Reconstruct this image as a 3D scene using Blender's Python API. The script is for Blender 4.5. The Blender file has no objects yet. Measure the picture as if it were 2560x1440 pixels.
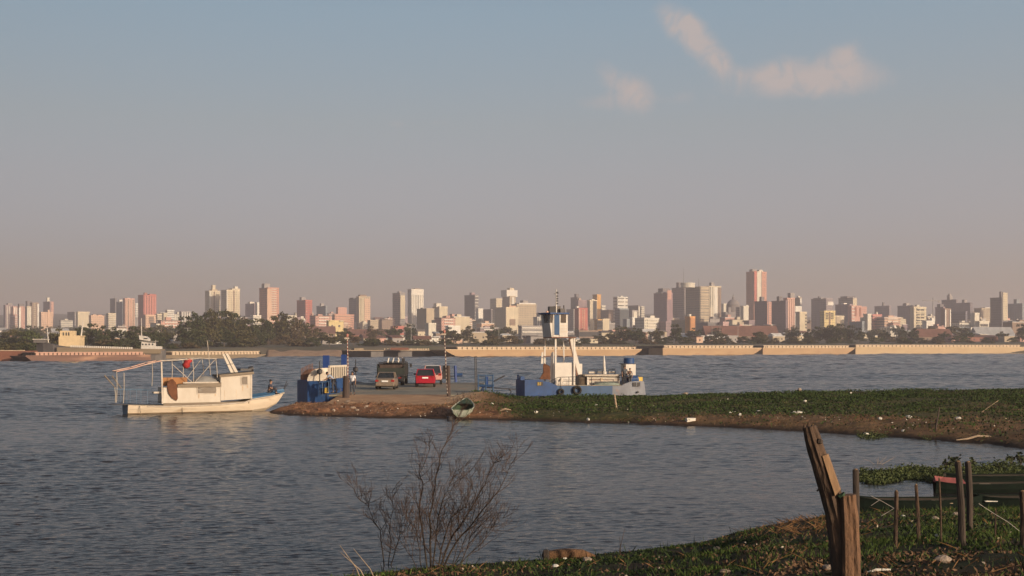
import bpy, bmesh, math, random
import numpy as np
from mathutils import Vector, Matrix, Euler
random.seed(7); rng = np.random.default_rng(11)
R = math.radians
C = bpy.context.scene.collection
scene = bpy.context.scene
# ------------------------------------------------------------------ camera
F = 3090.0; H = 4.3; HOR = 868.0            # focal length in photo pixels, eye height, horizon row
cam_d = bpy.data.cameras.new('camera'); cam = bpy.data.objects.new('camera', cam_d); C.objects.link(cam)
cam.location = (0, 0, H); cam.rotation_euler = (R(90), 0, 0)
cam_d.sensor_width = 36; cam_d.lens = 36*F/2560; cam_d.shift_y = (HOR-720)/2560
cam_d.clip_start = 0.1; cam_d.clip_end = 60000
scene.camera = cam
# ------------------------------------------------------------------ light
SUN_AZ, SUN_EL = 132.0, 13.0                # azimuth clockwise from +Y (view direction), elevation
sd = bpy.data.lights.new('sun', 'SUN'); so = bpy.data.objects.new('sun', sd); C.objects.link(so)
sd.energy = 4.6; sd.angle = R(0.5); sd.color = (1.0, 0.80, 0.58)
sv = Vector((math.sin(R(SUN_AZ))*math.cos(R(SUN_EL)), math.cos(R(SUN_AZ))*math.cos(R(SUN_EL)), math.sin(R(SUN_EL))))
so.rotation_euler = sv.to_track_quat('Z', 'Y').to_euler()
scene.view_settings.view_transform = 'Standard'; scene.view_settings.look = 'None'
scene.view_settings.exposure = 0.0; scene.view_settings.gamma = 1.0
scene.cycles.volume_bounces = 1; scene.cycles.max_bounces = 6
scene.cycles.transparent_max_bounces = 8
# world: Nishita sky, warm dust towards the horizon, a few thin clouds placed by direction
w = bpy.data.worlds.new('World'); scene.world = w; w.use_nodes = True
nt = w.node_tree; nt.nodes.clear()
def N(nt, t, **kw):
    n = nt.nodes.new(t)
    for k, v in kw.items(): setattr(n, k, v)
    return n
def L(nt, a, b): nt.links.new(a, b)
def MATH(nt, op, a, b=None, c=None, clamp=False):
    n = N(nt, 'ShaderNodeMath', operation=op); n.use_clamp = clamp
    for i, v in enumerate((a, b, c)):
        if v is None: continue
        if isinstance(v, (int, float)): n.inputs[i].default_value = v
        else: L(nt, v, n.inputs[i])
    return n.outputs[0]
def MIX(nt, fac, a, b, blend='MIX'):
    n = N(nt, 'ShaderNodeMix', data_type='RGBA', blend_type=blend)
    for i, v in ((0, fac), (6, a), (7, b)):
        if isinstance(v, (int, float)): n.inputs[i].default_value = v
        elif isinstance(v, tuple): n.inputs[i].default_value = (*v, 1) if len(v) == 3 else v
        else: L(nt, v, n.inputs[i])
    return n.outputs[2]
sky = N(nt, 'ShaderNodeTexSky', sky_type='NISHITA'); sky.sun_disc = False
sky.sun_elevation = R(SUN_EL); sky.sun_rotation = R(SUN_AZ)
sky.air_density = 1.0; sky.dust_density = 2.0; sky.ozone_density = 1.5
tc = N(nt, 'ShaderNodeTexCoord'); sep = N(nt, 'ShaderNodeSeparateXYZ'); L(nt, tc.outputs['Generated'], sep.inputs[0])
el = MATH(nt, 'ARCSINE', sep.outputs[2]); az = MATH(nt, 'ARCTAN2', sep.outputs[0], sep.outputs[1])
ramp = N(nt, 'ShaderNodeValToRGB'); L(nt, MATH(nt, 'MULTIPLY', el, 1/R(40)), ramp.inputs[0])
SKYRAMP = [(0.0, (.825, .735, .97)), (.11, (.945, .785, .94)), (.19, (1.13, .88, .885)), (.255, (1.21, .97, .88)), (.38, (1.26, 1.16, 1.05)), (.6, (.92, .88, .87)), (1.0, (.62, .62, .66))]
cr = ramp.color_ramp
while len(cr.elements) < len(SKYRAMP): cr.elements.new(.5)
for e, (p, c) in zip(cr.elements, SKYRAMP): e.position = p; e.color = (*c, 1)
skyc = MIX(nt, 1.0, sky.outputs[0], ramp.outputs[0], 'MULTIPLY')
gain = MATH(nt, 'MINIMUM', MATH(nt, 'MAXIMUM', MATH(nt, 'MULTIPLY_ADD', az, .52, 1.0), .8), 1.25)     # brighter towards the sun's side
gc_ = N(nt, 'ShaderNodeCombineColor'); [L(nt, gain, gc_.inputs[i]) for i in range(3)]
skyc = MIX(nt, 1.0, skyc, gc_.outputs[0], 'MULTIPLY')
# clouds: soft lobes in azimuth / elevation, broken up by noise on the view direction
def lobe(px, py, sx, sy, ang, amp):
    a0 = math.atan((px-1280)/F); e0 = math.atan((HOR-py)/F)
    u = MATH(nt, 'SUBTRACT', az, a0); v = MATH(nt, 'SUBTRACT', el, e0)
    c, s = math.cos(R(ang)), math.sin(R(ang))
    p = MATH(nt, 'ADD', MATH(nt, 'MULTIPLY', u, c/(sx/F)), MATH(nt, 'MULTIPLY', v, s/(sx/F)))
    q = MATH(nt, 'ADD', MATH(nt, 'MULTIPLY', u, -s/(sy/F)), MATH(nt, 'MULTIPLY', v, c/(sy/F)))
    d = MATH(nt, 'ADD', MATH(nt, 'MULTIPLY', p, p), MATH(nt, 'MULTIPLY', q, q))
    return MATH(nt, 'MULTIPLY', MATH(nt, 'EXPONENT', MATH(nt, 'MULTIPLY', d, -1.0)), amp)
CLOUDS = [(1738, 108, 92, 32, -48, 1.25), (1690, 66, 58, 24, -15, .95), (1800, 158, 42, 22, -55, .8), (1890, 206, 66, 22, -8, .7), (1950, 196, 46, 32, 0, .85), (2080, 206, 82, 40, 0, 1.05), (2112, 158, 44, 28, 25, .6),
          (2020, 242, 170, 24, 0, .45), (2190, 215, 60, 22, 0, .3), (1556, 222, 72, 34, -40, .9), (1604, 236, 26, 36, 0, .6), (1500, 255, 60, 22, 0, .4), (1740, 250, 90, 18, 0, .25), (990, 312, 24, 10, 0, .4), (1100, 308, 30, 8, 0, .3)]
tot = None
for cl in CLOUDS:
    l = lobe(*cl); tot = l if tot is None else MATH(nt, 'ADD', tot, l)
nz = N(nt, 'ShaderNodeTexNoise'); nz.inputs['Scale'].default_value = 46; nz.inputs['Detail'].default_value = 9; nz.inputs['Roughness'].default_value = .62; nz.inputs['Distortion'].default_value = .6
L(nt, tc.outputs['Generated'], nz.inputs['Vector'])
cm = MATH(nt, 'MULTIPLY', MATH(nt, 'MINIMUM', tot, 1.1), MATH(nt, 'MULTIPLY_ADD', nz.outputs[0], 3.0, -.72, clamp=False))
cm = MATH(nt, 'MULTIPLY_ADD', cm, 1.25, -.14, clamp=True)
CLOUD_COL = (4.0, 3.62, 3.56)
skyc = MIX(nt, cm, skyc, CLOUD_COL)
bg = N(nt, 'ShaderNodeBackground'); bg.inputs[1].default_value = 0.12
L(nt, skyc, bg.inputs[0]); wo = N(nt, 'ShaderNodeOutputWorld'); L(nt, bg.outputs[0], wo.inputs[0])

# ------------------------------------------------------------------ placing
def at(px, py, D): return Vector(((px-1280)/F*D, D, H+(HOR-py)/F*D))
def on(px, py, z=0.0):
    D = F*(H-z)/(py-HOR); return Vector(((px-1280)/F*D, D, z))

# ------------------------------------------------------------------ materials
_M = {}
def mat(name, col, rough=.7, var=.25, scale=3.0, col2=None, bump=0.0, bscale=None, metal=0.0, spec=.4, amount=.5, stretch=(1, 1, 1), patch=None):
    """plain surface with noise mottling between col and col2 (dirt, weathering)"""
    if name in _M: return _M[name]
    m = bpy.data.materials.new(name); m.use_nodes = True; t = m.node_tree; b = t.nodes['Principled BSDF']
    b.inputs['Roughness'].default_value = rough; b.inputs['Metallic'].default_value = metal; b.inputs['Specular IOR Level'].default_value = spec
    co = N(t, 'ShaderNodeTexCoord'); mp = N(t, 'ShaderNodeMapping'); L(t, co.outputs['Object'], mp.inputs[0]); mp.inputs['Scale'].default_value = stretch
    n1 = N(t, 'ShaderNodeTexNoise'); n1.inputs['Scale'].default_value = scale; n1.inputs['Detail'].default_value = 5; n1.inputs['Roughness'].default_value = .6
    L(t, mp.outputs[0], n1.inputs['Vector'])
    c2 = col2 or tuple(c*(1-var) for c in col); c1 = col if col2 else tuple(min(c*(1+var*.5), .95) for c in col)
    rp = N(t, 'ShaderNodeValToRGB'); L(t, n1.outputs[0], rp.inputs[0])
    lo = max(0.02, .5-.22+(amount-.5)*.4); hi = min(.98, .5+.2+(amount-.5)*.4)
    rp.color_ramp.elements[0].position = lo; rp.color_ramp.elements[0].color = (*c2, 1)
    rp.color_ramp.elements[1].position = hi; rp.color_ramp.elements[1].color = (*c1, 1)
    out = rp.outputs[0]
    if patch:
        n3 = N(t, 'ShaderNodeTexNoise'); n3.inputs['Scale'].default_value = patch[1]; n3.inputs['Detail'].default_value = 4
        L(t, mp.outputs[0], n3.inputs['Vector'])
        out = MIX(t, MATH(t, 'MULTIPLY_ADD', n3.outputs[0], 7, patch[2], clamp=True), out, patch[0])
    L(t, out, b.inputs['Base Color'])
    if bump:
        n2 = N(t, 'ShaderNodeTexNoise'); n2.inputs['Scale'].default_value = bscale or scale*6; n2.inputs['Detail'].default_value = 4
        L(t, mp.outputs[0], n2.inputs['Vector'])
        bp = N(t, 'ShaderNodeBump'); bp.inputs['Strength'].default_value = .8; bp.inputs['Distance'].default_value = bump
        L(t, n2.outputs[0], bp.inputs['Height']); L(t, bp.outputs[0], b.inputs['Normal'])
    _M[name] = m; return m
def facade(wall, glass=(.08, .085, .09), bay=3.2, floor=3.1, u=(.25, .75), v=(.35, .8), mix=.85):
    """masonry with a regular grid of openings, laid out in metres on the wall (UV)"""
    key = ('facade', wall, glass, bay, floor, u, v, mix)
    if key in _M: return _M[key]
    m = bpy.data.materials.new('facade'); m.use_nodes = True; t = m.node_tree; b = t.nodes['Principled BSDF']
    uv = N(t, 'ShaderNodeUVMap'); s = N(t, 'ShaderNodeSeparateXYZ'); L(t, uv.outputs[0], s.inputs[0])
    def band(x, per, lim):
        if lim is None: return None
        f = MATH(t, 'FRACT', MATH(t, 'DIVIDE', x, per))
        return MATH(t, 'MULTIPLY', MATH(t, 'GREATER_THAN', f, lim[0]), MATH(t, 'LESS_THAN', f, lim[1]))
    bu, bv = band(s.outputs[0], bay, u), band(s.outputs[1], floor, v)
    mk = MATH(t, 'MULTIPLY', bu, bv) if bu and bv else (bu or bv)
    co = N(t, 'ShaderNodeTexCoord')
    n1 = N(t, 'ShaderNodeTexNoise'); n1.inputs['Scale'].default_value = .12; n1.inputs['Detail'].default_value = 6; L(t, co.outputs['Object'], n1.inputs['Vector'])
    mp = N(t, 'ShaderNodeMapping'); mp.inputs['Scale'].default_value = (.5, .5, .04); L(t, co.outputs['Object'], mp.inputs[0])
    n2 = N(t, 'ShaderNodeTexNoise'); n2.inputs['Scale'].default_value = 1.0; n2.inputs['Detail'].default_value = 4; L(t, mp.outputs[0], n2.inputs['Vector'])
    wc = MIX(t, MATH(t, 'MULTIPLY_ADD', n1.outputs[0], 2.2, -.75, clamp=True), tuple(c*.8 for c in wall), wall)
    wc = MIX(t, MATH(t, 'MULTIPLY_ADD', n2.outputs[0], 2.4, -1.1, clamp=True), wc, tuple(c*.66 for c in wall))
    wn = N(t, 'ShaderNodeTexWhiteNoise', noise_dimensions='2D')
    cb = N(t, 'ShaderNodeCombineXYZ'); L(t, MATH(t, 'FLOOR', MATH(t, 'DIVIDE', s.outputs[0], bay)), cb.inputs[0]); L(t, MATH(t, 'FLOOR', MATH(t, 'DIVIDE', s.outputs[1], floor)), cb.inputs[1])
    L(t, cb.outputs[0], wn.inputs['Vector'])
    gc = MIX(t, MATH(t, 'MULTIPLY', wn.outputs[0], .35), glass, wall)
    if mk is not None:
        col = MIX(t, MATH(t, 'MULTIPLY', mk, mix), wc, gc)
        L(t, MATH(t, 'MULTIPLY_ADD', mk, -.4, .8), b.inputs['Roughness'])
    else: col = wc; b.inputs['Roughness'].default_value = .8
    L(t, col, b.inputs['Base Color']); b.inputs['Specular IOR Level'].default_value = .25
    _M[key] = m; return m

# ------------------------------------------------------------------ mesh collector
class MB:
    def __init__(s): s.v = []; s.f = []; s.mi = []; s.uv = []; s.cur = 0
    def add(s, vs, fs, uvs=None):
        o = len(s.v); s.v += [tuple(v) for v in vs]
        for i, f in enumerate(fs):
            s.f.append([o+k for k in f]); s.mi.append(s.cur); s.uv.append(uvs[i] if uvs else None)
        return s
    def box(s, c, size, rz=0.0, m=None, taper=1.0):
        hx, hy, hz = size[0]/2, size[1]/2, size[2]/2
        vs = [Vector((x*(taper if z > 0 else 1), y*(taper if z > 0 else 1), z)) for z in (-hz, hz) for x, y in ((-hx, -hy), (hx, -hy), (hx, hy), (-hx, hy))]
        M = m or Matrix.Rotation(rz, 4, 'Z')
        return s.add([(M@v)+Vector(c) for v in vs], [(3, 2, 1, 0), (4, 5, 6, 7), (0, 1, 5, 4), (1, 2, 6, 5), (2, 3, 7, 6), (3, 0, 4, 7)])
    def b2(s, a, b):          # box from corner to corner
        a, b = Vector(a), Vector(b); return s.box((a+b)/2, [abs(b[i]-a[i]) for i in range(3)])
    def tube(s, pts, r, n=6, cap=True):
        pts = [Vector(p) for p in pts]; rs = r if isinstance(r, (list, tuple)) else [r]*len(pts)
        o = len(s.v); prev = None
        for i, p in enumerate(pts):
            d = (pts[min(i+1, len(pts)-1)]-pts[max(i-1, 0)]).normalized()
            if prev is None:
                a = d.orthogonal().normalized()
            else:
                a = (prev-d*prev.dot(d)); a = a.normalized() if a.length > 1e-6 else d.orthogonal().normalized()
            prev = a; bb = d.cross(a)
            for k in range(n):
                t = 2*math.pi*k/n; s.v.append(tuple(p+(a*math.cos(t)+bb*math.sin(t))*rs[i]))
        for i in range(len(pts)-1):
            for k in range(n):
                k2 = (k+1) % n
                s.f.append([o+i*n+k, o+i*n+k2, o+(i+1)*n+k2, o+(i+1)*n+k]); s.mi.append(s.cur); s.uv.append(None)
        if cap:
            s.f.append([o+k for k in range(n)][::-1]); s.f.append([o+(len(pts)-1)*n+k for k in range(n)])
            s.mi += [s.cur]*2; s.uv += [None]*2
        return s
    def bar(s, a, b, wx, wy=None):   # square-section bar
        a, b = Vector(a), Vector(b); d = (b-a); wy = wy or wx
        q = d.to_track_quat('Z', 'Y').to_matrix().to_4x4()
        return s.box((a+b)/2, (wx, wy, d.length), m=q)
    def lathe(s, prof, n=16, c=(0, 0, 0), axis='Z'):
        o = len(s.v); c = Vector(c)
        for r, z in prof:
            for k in range(n):
                t = 2*math.pi*k/n; x, y = r*math.cos(t), r*math.sin(t)
                p = {'Z': (x, y, z), 'Y': (x, z, y), 'X': (z, x, y)}[axis]
                s.v.append(tuple(c+Vector(p)))
        for i in range(len(prof)-1):
            for k in range(n):
                k2 = (k+1) % n; s.f.append([o+i*n+k, o+i*n+k2, o+(i+1)*n+k2, o+(i+1)*n+k]); s.mi.append(s.cur); s.uv.append(None)
        s.f.append([o+k for k in range(n)][::-1]); s.f.append([o+(len(prof)-1)*n+k for k in range(n)]); s.mi += [s.cur]*2; s.uv += [None]*2
        return s
    def loft(s, secs, closed=True, caps=True):
        o = len(s.v); n = len(secs[0])
        for sc in secs: s.v += [tuple(p) for p in sc]
        for i in range(len(secs)-1):
            for k in range(n if closed else n-1):
                k2 = (k+1) % n; s.f.append([o+i*n+k, o+i*n+k2, o+(i+1)*n+k2, o+(i+1)*n+k]); s.mi.append(s.cur); s.uv.append(None)
        if caps:
            s.f.append([o+k for k in range(n)][::-1]); s.f.append([o+(len(secs)-1)*n+k for k in range(n)]); s.mi += [s.cur]*2; s.uv += [None]*2
        return s
    def prism(s, poly, lo, hi, axis='Y'):   # polygon extruded along axis; poly given in the other two coordinates
        def P(p, t): return {'Y': (p[0], t, p[1]), 'X': (t, p[0], p[1]), 'Z': (p[0], p[1], t)}[axis]
        return s.loft([[P(p, lo) for p in poly], [P(p, hi) for p in poly]])
    def mesh(s, name, mats=(), smooth=False):
        me = bpy.data.meshes.new(name); me.from_pydata(s.v, [], s.f)
        for m in (mats if isinstance(mats, (list, tuple)) else [mats]): me.materials.append(m)
        if any(s.mi): me.polygons.foreach_set('material_index', s.mi)
        if any(u is not None for u in s.uv):
            ul = me.uv_layers.new(name='UVMap')
            for p, u in zip(me.polygons, s.uv):
                for j, li in enumerate(p.loop_indices): ul.data[li].uv = u[j] if u else (0, 0)
        bm = bmesh.new(); bm.from_mesh(me); bmesh.ops.recalc_face_normals(bm, faces=bm.faces); bm.to_mesh(me); bm.free()
        if smooth: me.polygons.foreach_set('use_smooth', [True]*len(me.polygons))
        me.update(); return me
    def build(s, name, mats=(), parent=None, smooth=False, label=None, bevel=0.0):
        o = bpy.data.objects.new(name, s.mesh(name, mats, smooth)); C.objects.link(o)
        if parent is not None: o.parent = parent
        if label: o['label'] = label
        if bevel:
            md = o.modifiers.new('bevel', 'BEVEL'); md.width = bevel; md.segments = 2; md.limit_method = 'ANGLE'
        return o
def tag(o, label=None, cat=None, group=None, kind=None):
    for k, v in (('label', label), ('category', cat), ('group', group), ('kind', kind)):
        if v: o[k] = v
    return o
def thing(name, label, cat, loc=(0, 0, 0), rz=0.0, group=None):
    o = bpy.data.objects.new(name, None); C.objects.link(o); o.location = loc; o.rotation_euler = (0, 0, rz)
    o.empty_display_size = .3
    return tag(o, label, cat, group)
def share(o, parent, name=None, loc=None, rz=None, scale=None):      # another object on the same mesh, linked without ops
    c = o.copy(); C.objects.link(c); c.parent = parent
    if loc is not None: c.location = loc
    if rz is not None: c.rotation_euler = (0, 0, rz)
    if scale is not None: c.scale = scale
    return c
def copy_tree(o, parent=None):
    kids = list(o.children); c = o.copy(); C.objects.link(c); c.parent = parent
    for ch in kids: copy_tree(ch, c)
    return c
def raw(name, v, f, mats, parent=None, mi=None, smooth=False):       # big numpy meshes: v (n,3), f (m,k)
    me = bpy.data.meshes.new(name); v = np.asarray(v, np.float32); f = np.asarray(f, np.int32); k = f.shape[1]
    me.vertices.add(len(v)); me.vertices.foreach_set('co', v.ravel())
    me.loops.add(f.size); me.loops.foreach_set('vertex_index', f.ravel())
    me.polygons.add(len(f)); me.polygons.foreach_set('loop_start', np.arange(0, f.size, k, dtype=np.int32))
    for m in (mats if isinstance(mats, (list, tuple)) else [mats]): me.materials.append(m)
    if mi is not None: me.polygons.foreach_set('material_index', np.asarray(mi, np.int32))
    if smooth: me.polygons.foreach_set('use_smooth', np.ones(len(f), bool))
    me.update(calc_edges=True); me.validate()
    o = bpy.data.objects.new(name, me); C.objects.link(o); o.parent = parent; return o
# cheap value noise for terrain
_perm = rng.random((256, 256))
def vnoise(x, y, s):
    x = np.asarray(x)/s; y = np.asarray(y)/s; xi = np.floor(x).astype(int); yi = np.floor(y).astype(int); fx = x-xi; fy = y-yi
    fx = fx*fx*(3-2*fx); fy = fy*fy*(3-2*fy); g = lambda a, b: _perm[a % 256, b % 256]
    return (g(xi, yi)*(1-fx)+g(xi+1, yi)*fx)*(1-fy)+(g(xi, yi+1)*(1-fx)+g(xi+1, yi+1)*fx)*fy-.5
def leafquads(centers, size, seed=0, elong=1.6, up=0.0):
    r = np.random.default_rng(seed); n = len(centers)
    a = r.normal(size=(n, 3)); a[:, 2] += up; a /= np.linalg.norm(a, axis=1)[:, None]
    b = r.normal(size=(n, 3)); b -= (b*a).sum(1)[:, None]*a; b /= np.linalg.norm(b, axis=1)[:, None]
    sz = (np.asarray(size)*r.uniform(.6, 1.3, n))[:, None]
    p = np.asarray(centers)
    v = np.stack([p-a*sz*elong/2, p+b*sz/2, p+a*sz*elong/2, p-b*sz/2], 1).reshape(-1, 3)
    return v, np.arange(4*n).reshape(-1, 4)
# ------------------------------------------------------------------ far bank and the city hill
BK = np.array([(-900, 380), (0, 405), (400, 450), (650, 545), (660, 556), (870, 560), (1110, 640), (1600, 725), (2000, 770), (2560, 830), (3400, 900)], float)
def bank_D(X, Y): return np.interp(np.asarray(X)/np.asarray(Y)*F+1280, BK[:, 0], BK[:, 1])
PROF = np.array([(300, 2.0), (500, 3.6), (900, 7.4), (1200, 12.5), (1600, 22), (2000, 34), (2600, 55), (3200, 80), (4000, 92), (9000, 100)], float)
def zfar(X, Y):
    X = np.asarray(X, float); Y = np.asarray(Y, float)
    d = Y-bank_D(X, Y); t = np.clip((d+6)/22, 0, 1)
    base = np.interp(Y, PROF[:, 0], PROF[:, 1])
    k = X/Y*F+1280
    roll = (vnoise(X+5000, Y+300, 420)*.34+vnoise(X+900, Y+7000, 160)*.10)*np.clip((Y-900)/900, 0, 1.2)
    return -1.0+t*(base*(1+roll)+1.0)+vnoise(X+3000, Y+3000, 9)*.5*t
def grid_fan(ks, ds):
    K, D = np.meshgrid(ks, ds); X = (K-1280)/F*D; return X, D
def sheet(name, X, Y, Z, m, smooth=True):
    r, c = X.shape; v = np.stack([X, Y, Z], -1).reshape(-1, 3); i = np.arange(r*c).reshape(r, c)
    f = np.stack([i[:-1, :-1], i[:-1, 1:], i[1:, 1:], i[1:, :-1]], -1).reshape(-1, 4)
    return tag(raw(name, v, f, m, smooth=smooth), kind='structure')
m_city = mat('city_ground', (.12, .10, .075), .95, col2=(.05, .065, .03), scale=.02, amount=.4, patch=((.22, .17, .12), .012, -4.2))
ks = np.linspace(-1500, 4100, 260)
rows = np.concatenate([np.linspace(-9, 40, 22), np.geomspace(50, 8000, 70)])
K, T = np.meshgrid(ks, rows); BD = np.interp(K, BK[:, 0], BK[:, 1]); Yg = BD+T; Xg = (K-1280)/F*Yg
sheet('hillside', Xg, Yg, zfar(Xg, Yg), m_city)
# sandy beach between the barges
m_sand = mat('sand', (.42, .29, .2), .95, col2=(.26, .17, .11), scale=.35, bump=.1)
ks = np.linspace(652, 905, 60); rows = np.linspace(-5, 36, 26); K, T = np.meshgrid(ks, rows); BD = np.interp(K, BK[:, 0], BK[:, 1]); Yg = BD+T; Xg = (K-1280)/F*Yg
Zg = np.clip((T+5)/16, 0, 1)**.7*3.4-.25+vnoise(Xg+50, Yg+50, 5)*.8*np.clip((T+3)/8, 0, 1)
Zg -= np.clip((K-880)/25, 0, 1)*4+np.clip((668-K)/16, 0, 1)*4+np.clip((T-27)/8, 0, 1)*4
sheet('beach', Xg, Yg, Zg, m_sand)

def px2(k, D): return ((k-1280)/F*D, D)
SPIT = [px2(*p) for p in ((684, 81.5), (697, 78.6), (770, 77), (900, 76), (1020, 74.8), (1130, 73.6), (1250, 73.0), (1400, 71.4), (1600, 69.0), (1800, 66.4), (2000, 63.3), (2330, 57.8), (2560, 52.5), (3000, 44), (4200, 34), (4200, 122), (2560, 113), (2200, 110), (2000, 107), (1800, 103.5), (1640, 100.5), (1500, 98.5), (1300, 96.5), (1150, 94), (1000, 92), (760, 90.5), (700, 87))]
def sdf(X, Y, poly):
    d = np.full(X.shape, 1e18); ins = np.zeros(X.shape, bool); n = len(poly)
    for i in range(n):
        ax, ay = poly[i]; bx, by = poly[(i+1) % n]; ex, ey = bx-ax, by-ay; wx, wy = X-ax, Y-ay
        t = np.clip((wx*ex+wy*ey)/(ex*ex+ey*ey), 0, 1); d = np.minimum(d, (wx-ex*t)**2+(wy-ey*t)**2)
        c = ((ay <= Y) & (by > Y)) | ((by <= Y) & (ay > Y)); xi = ax+(Y-ay)/(by-ay+1e-12)*ex
        ins ^= c & (X < xi)
    d = np.sqrt(d); return np.where(ins, d, -d)
# ------------------------------------------------------------------ water
mw = bpy.data.materials.new('river_water'); mw.use_nodes = True; t = mw.node_tree; b = t.nodes['Principled BSDF']
b.inputs['Base Color'].default_value = (.030, .028, .028, 1); b.inputs['Specular IOR Level'].default_value = .21; b.inputs['Roughness'].default_value = .12; b.inputs['IOR'].default_value = 1.33
ge = N(t, 'ShaderNodeNewGeometry'); h = None
for sx, sy, det, amp in ((3.0, 6.0, 3, .5), (11, 20, 2, .2)):
    mp = N(t, 'ShaderNodeMapping'); mp.inputs['Scale'].default_value = (sx, sy, 1); mp.inputs['Rotation'].default_value = (0, 0, R(8)); L(t, ge.outputs['Position'], mp.inputs[0])
    nz = N(t, 'ShaderNodeTexNoise'); nz.inputs['Scale'].default_value = 1; nz.inputs['Detail'].default_value = det; L(t, mp.outputs[0], nz.inputs['Vector'])
    v = MATH(t, 'MULTIPLY', nz.outputs[0], amp); h = v if h is None else MATH(t, 'ADD', h, v)
bp = N(t, 'ShaderNodeBump'); bp.inputs['Strength'].default_value = .5; bp.inputs['Distance'].default_value = .06; L(t, h, bp.inputs['Height']); L(t, bp.outputs[0], b.inputs['Normal'])
# wind waves are real relief: crests a little longer than they are wide, gusts roughen some areas more
SLOPE = .23
ds = [15.0]
while ds[-1] < 1300: ds.append(ds[-1]+.040*(ds[-1]/25)**1.12)
ds = np.array(ds); kk = np.concatenate([np.linspace(-9000, -420, 60)[:-1], np.linspace(-420, 2980, 400), np.linspace(2980, 11500, 60)[1:]])
K, Y = np.meshgrid(kk, ds); X = (K-1280)/F*Y; cell = .040*(Y/25)**1.12
Z = np.zeros_like(X); Wt = np.zeros_like(X); ca_, sa_ = math.cos(R(14)), math.sin(R(14)); U = X*ca_+Y*sa_; V = -X*sa_+Y*ca_
for i, lam in enumerate(.10*1.55**np.arange(15)):
    wgt = np.exp(-(np.log(lam/(cell*3.2))/.75)**2); Wt += wgt**2
    Z += wgt*lam*.5*(vnoise(U/2.6+31*i, V+17*i, lam*.5)+.6*vnoise((U*.8+V*.6)/2.2+11*i, V*.8-U*.6+57*i, lam*.5))
gust = 1+.4*np.clip(vnoise(X+500, Y*2.2+40, 34)*2+vnoise(X+900, Y*2+80, 9), -.9, .9)
calm = (1-.5*np.exp(-((K-520)/380)**2-((Y-70)/8)**2))
nr = (np.abs(Y-78) < 50) & (K > 500)
if nr.any():
    q = np.zeros_like(Y)+99; q[nr] = -sdf(X[nr], Y[nr], SPIT); calm *= 1-.45*np.exp(-np.maximum(q, 0)/3.5)*(q < 40)
Z = Z/np.sqrt(Wt)*calm*SLOPE*gust*1.35*np.clip((K+9000)/8000, 0, 1)
sheet('water', X, Y, Z, mw)
mbed = mat('river_bed', (.06, .05, .04), .95, scale=.3)
X, Y = np.meshgrid(np.linspace(-2500, 2500, 12), np.linspace(-300, 2200, 12)); sheet('ground', X, Y, X*0-2.2, mbed)

# ------------------------------------------------------------------ the spit with the landing
def zspit(X, Y):
    X = np.asarray(X, float); Y = np.asarray(Y, float); s = sdf(X, Y, SPIT)+vnoise(X+40, Y+40, 2.2)*1.0+vnoise(X, Y, .7)*.3
    k = X/Y*F+1280
    top = np.interp(k, [690, 760, 900, 1200, 1600, 2560], [.30, .40, .48, .5, .5, .62])
    hump = np.exp(-((k-1195)/75)**2-((Y-90.5)/5)**2)*.55
    z = np.where(s > 0, (top+hump)*(1-np.exp(-np.maximum(s, 0)/1.5)), s*.3)
    rough = np.interp(k, [690, 1000, 1150, 1300], [2.6, 2.4, 1.6, 1.0])
    return z+np.clip(s, 0, 1)*rough*(vnoise(X+7, Y+9, 1.3)*.10+vnoise(X+17, Y+3, .45)*.06+vnoise(X, Y, 6)*.12)
ms = bpy.data.materials.new('spit_soil'); ms.use_nodes = True; t = ms.node_tree; b = t.nodes['Principled BSDF']; b.inputs['Roughness'].default_value = .95; b.inputs['Specular IOR Level'].default_value = .15
ge = N(t, 'ShaderNodeNewGeometry'); at_ = N(t, 'ShaderNodeAttribute', attribute_name='cover'); 
def nzt(t, vec, sc, det=5, ro=.6):
    n = N(t, 'ShaderNodeTexNoise'); n.inputs['Scale'].default_value = sc; n.inputs['Detail'].default_value = det; n.inputs['Roughness'].default_value = ro; L(t, vec, n.inputs['Vector']); return n.outputs[0]
P = ge.outputs['Position']
dirt = MIX(t, MATH(t, 'MULTIPLY_ADD', nzt(t, P, .9), 3, -1, clamp=True), (.24, .115, .06), (.38, .205, .115))
dirt = MIX(t, MATH(t, 'MULTIPLY_ADD', nzt(t, P, 2.6, 8, .75), 6, -3.0, clamp=True), dirt, (.085, .045, .03))
dirt = MIX(t, MATH(t, 'MULTIPLY_ADD', nzt(t, P, 7, 6, .7), 9, -5.4, clamp=True), dirt, (.44, .30, .19))
grs = MIX(t, MATH(t, 'MULTIPLY_ADD', nzt(t, P, 1.3), 3, -1, clamp=True), (.045, .06, .02), (.10, .085, .035))
sp = N(t, 'ShaderNodeSeparateColor'); L(t, at_.outputs['Color'], sp.inputs[0])
cov = MATH(t, 'ADD', sp.outputs[0], MATH(t, 'MULTIPLY_ADD', nzt(t, P, .8), 1.2, -.6), clamp=True)
col = MIX(t, cov, dirt, grs)
tr = MIX(t, MATH(t, 'MULTIPLY_ADD', nzt(t, P, 1.1), 3, -1, clamp=True), (.50, .35, .22), (.60, .44, .29))
col = MIX(t, sp.outputs[1], col, tr)
sz = N(t, 'ShaderNodeSeparateXYZ'); L(t, P, sz.inputs[0])
wet = MATH(t, 'MULTIPLY_ADD', sz.outputs[2], -5.5, 1.25, clamp=True)
L(t, MIX(t, wet, col, (.045, .03, .022)), b.inputs['Base Color'])
bp = N(t, 'ShaderNodeBump'); bp.inputs['Strength'].default_value = 1; bp.inputs['Distance'].default_value = .12; L(t, nzt(t, P, 4, 6, .65), bp.inputs['Height']); L(t, bp.outputs[0], b.inputs['Normal'])
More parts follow.
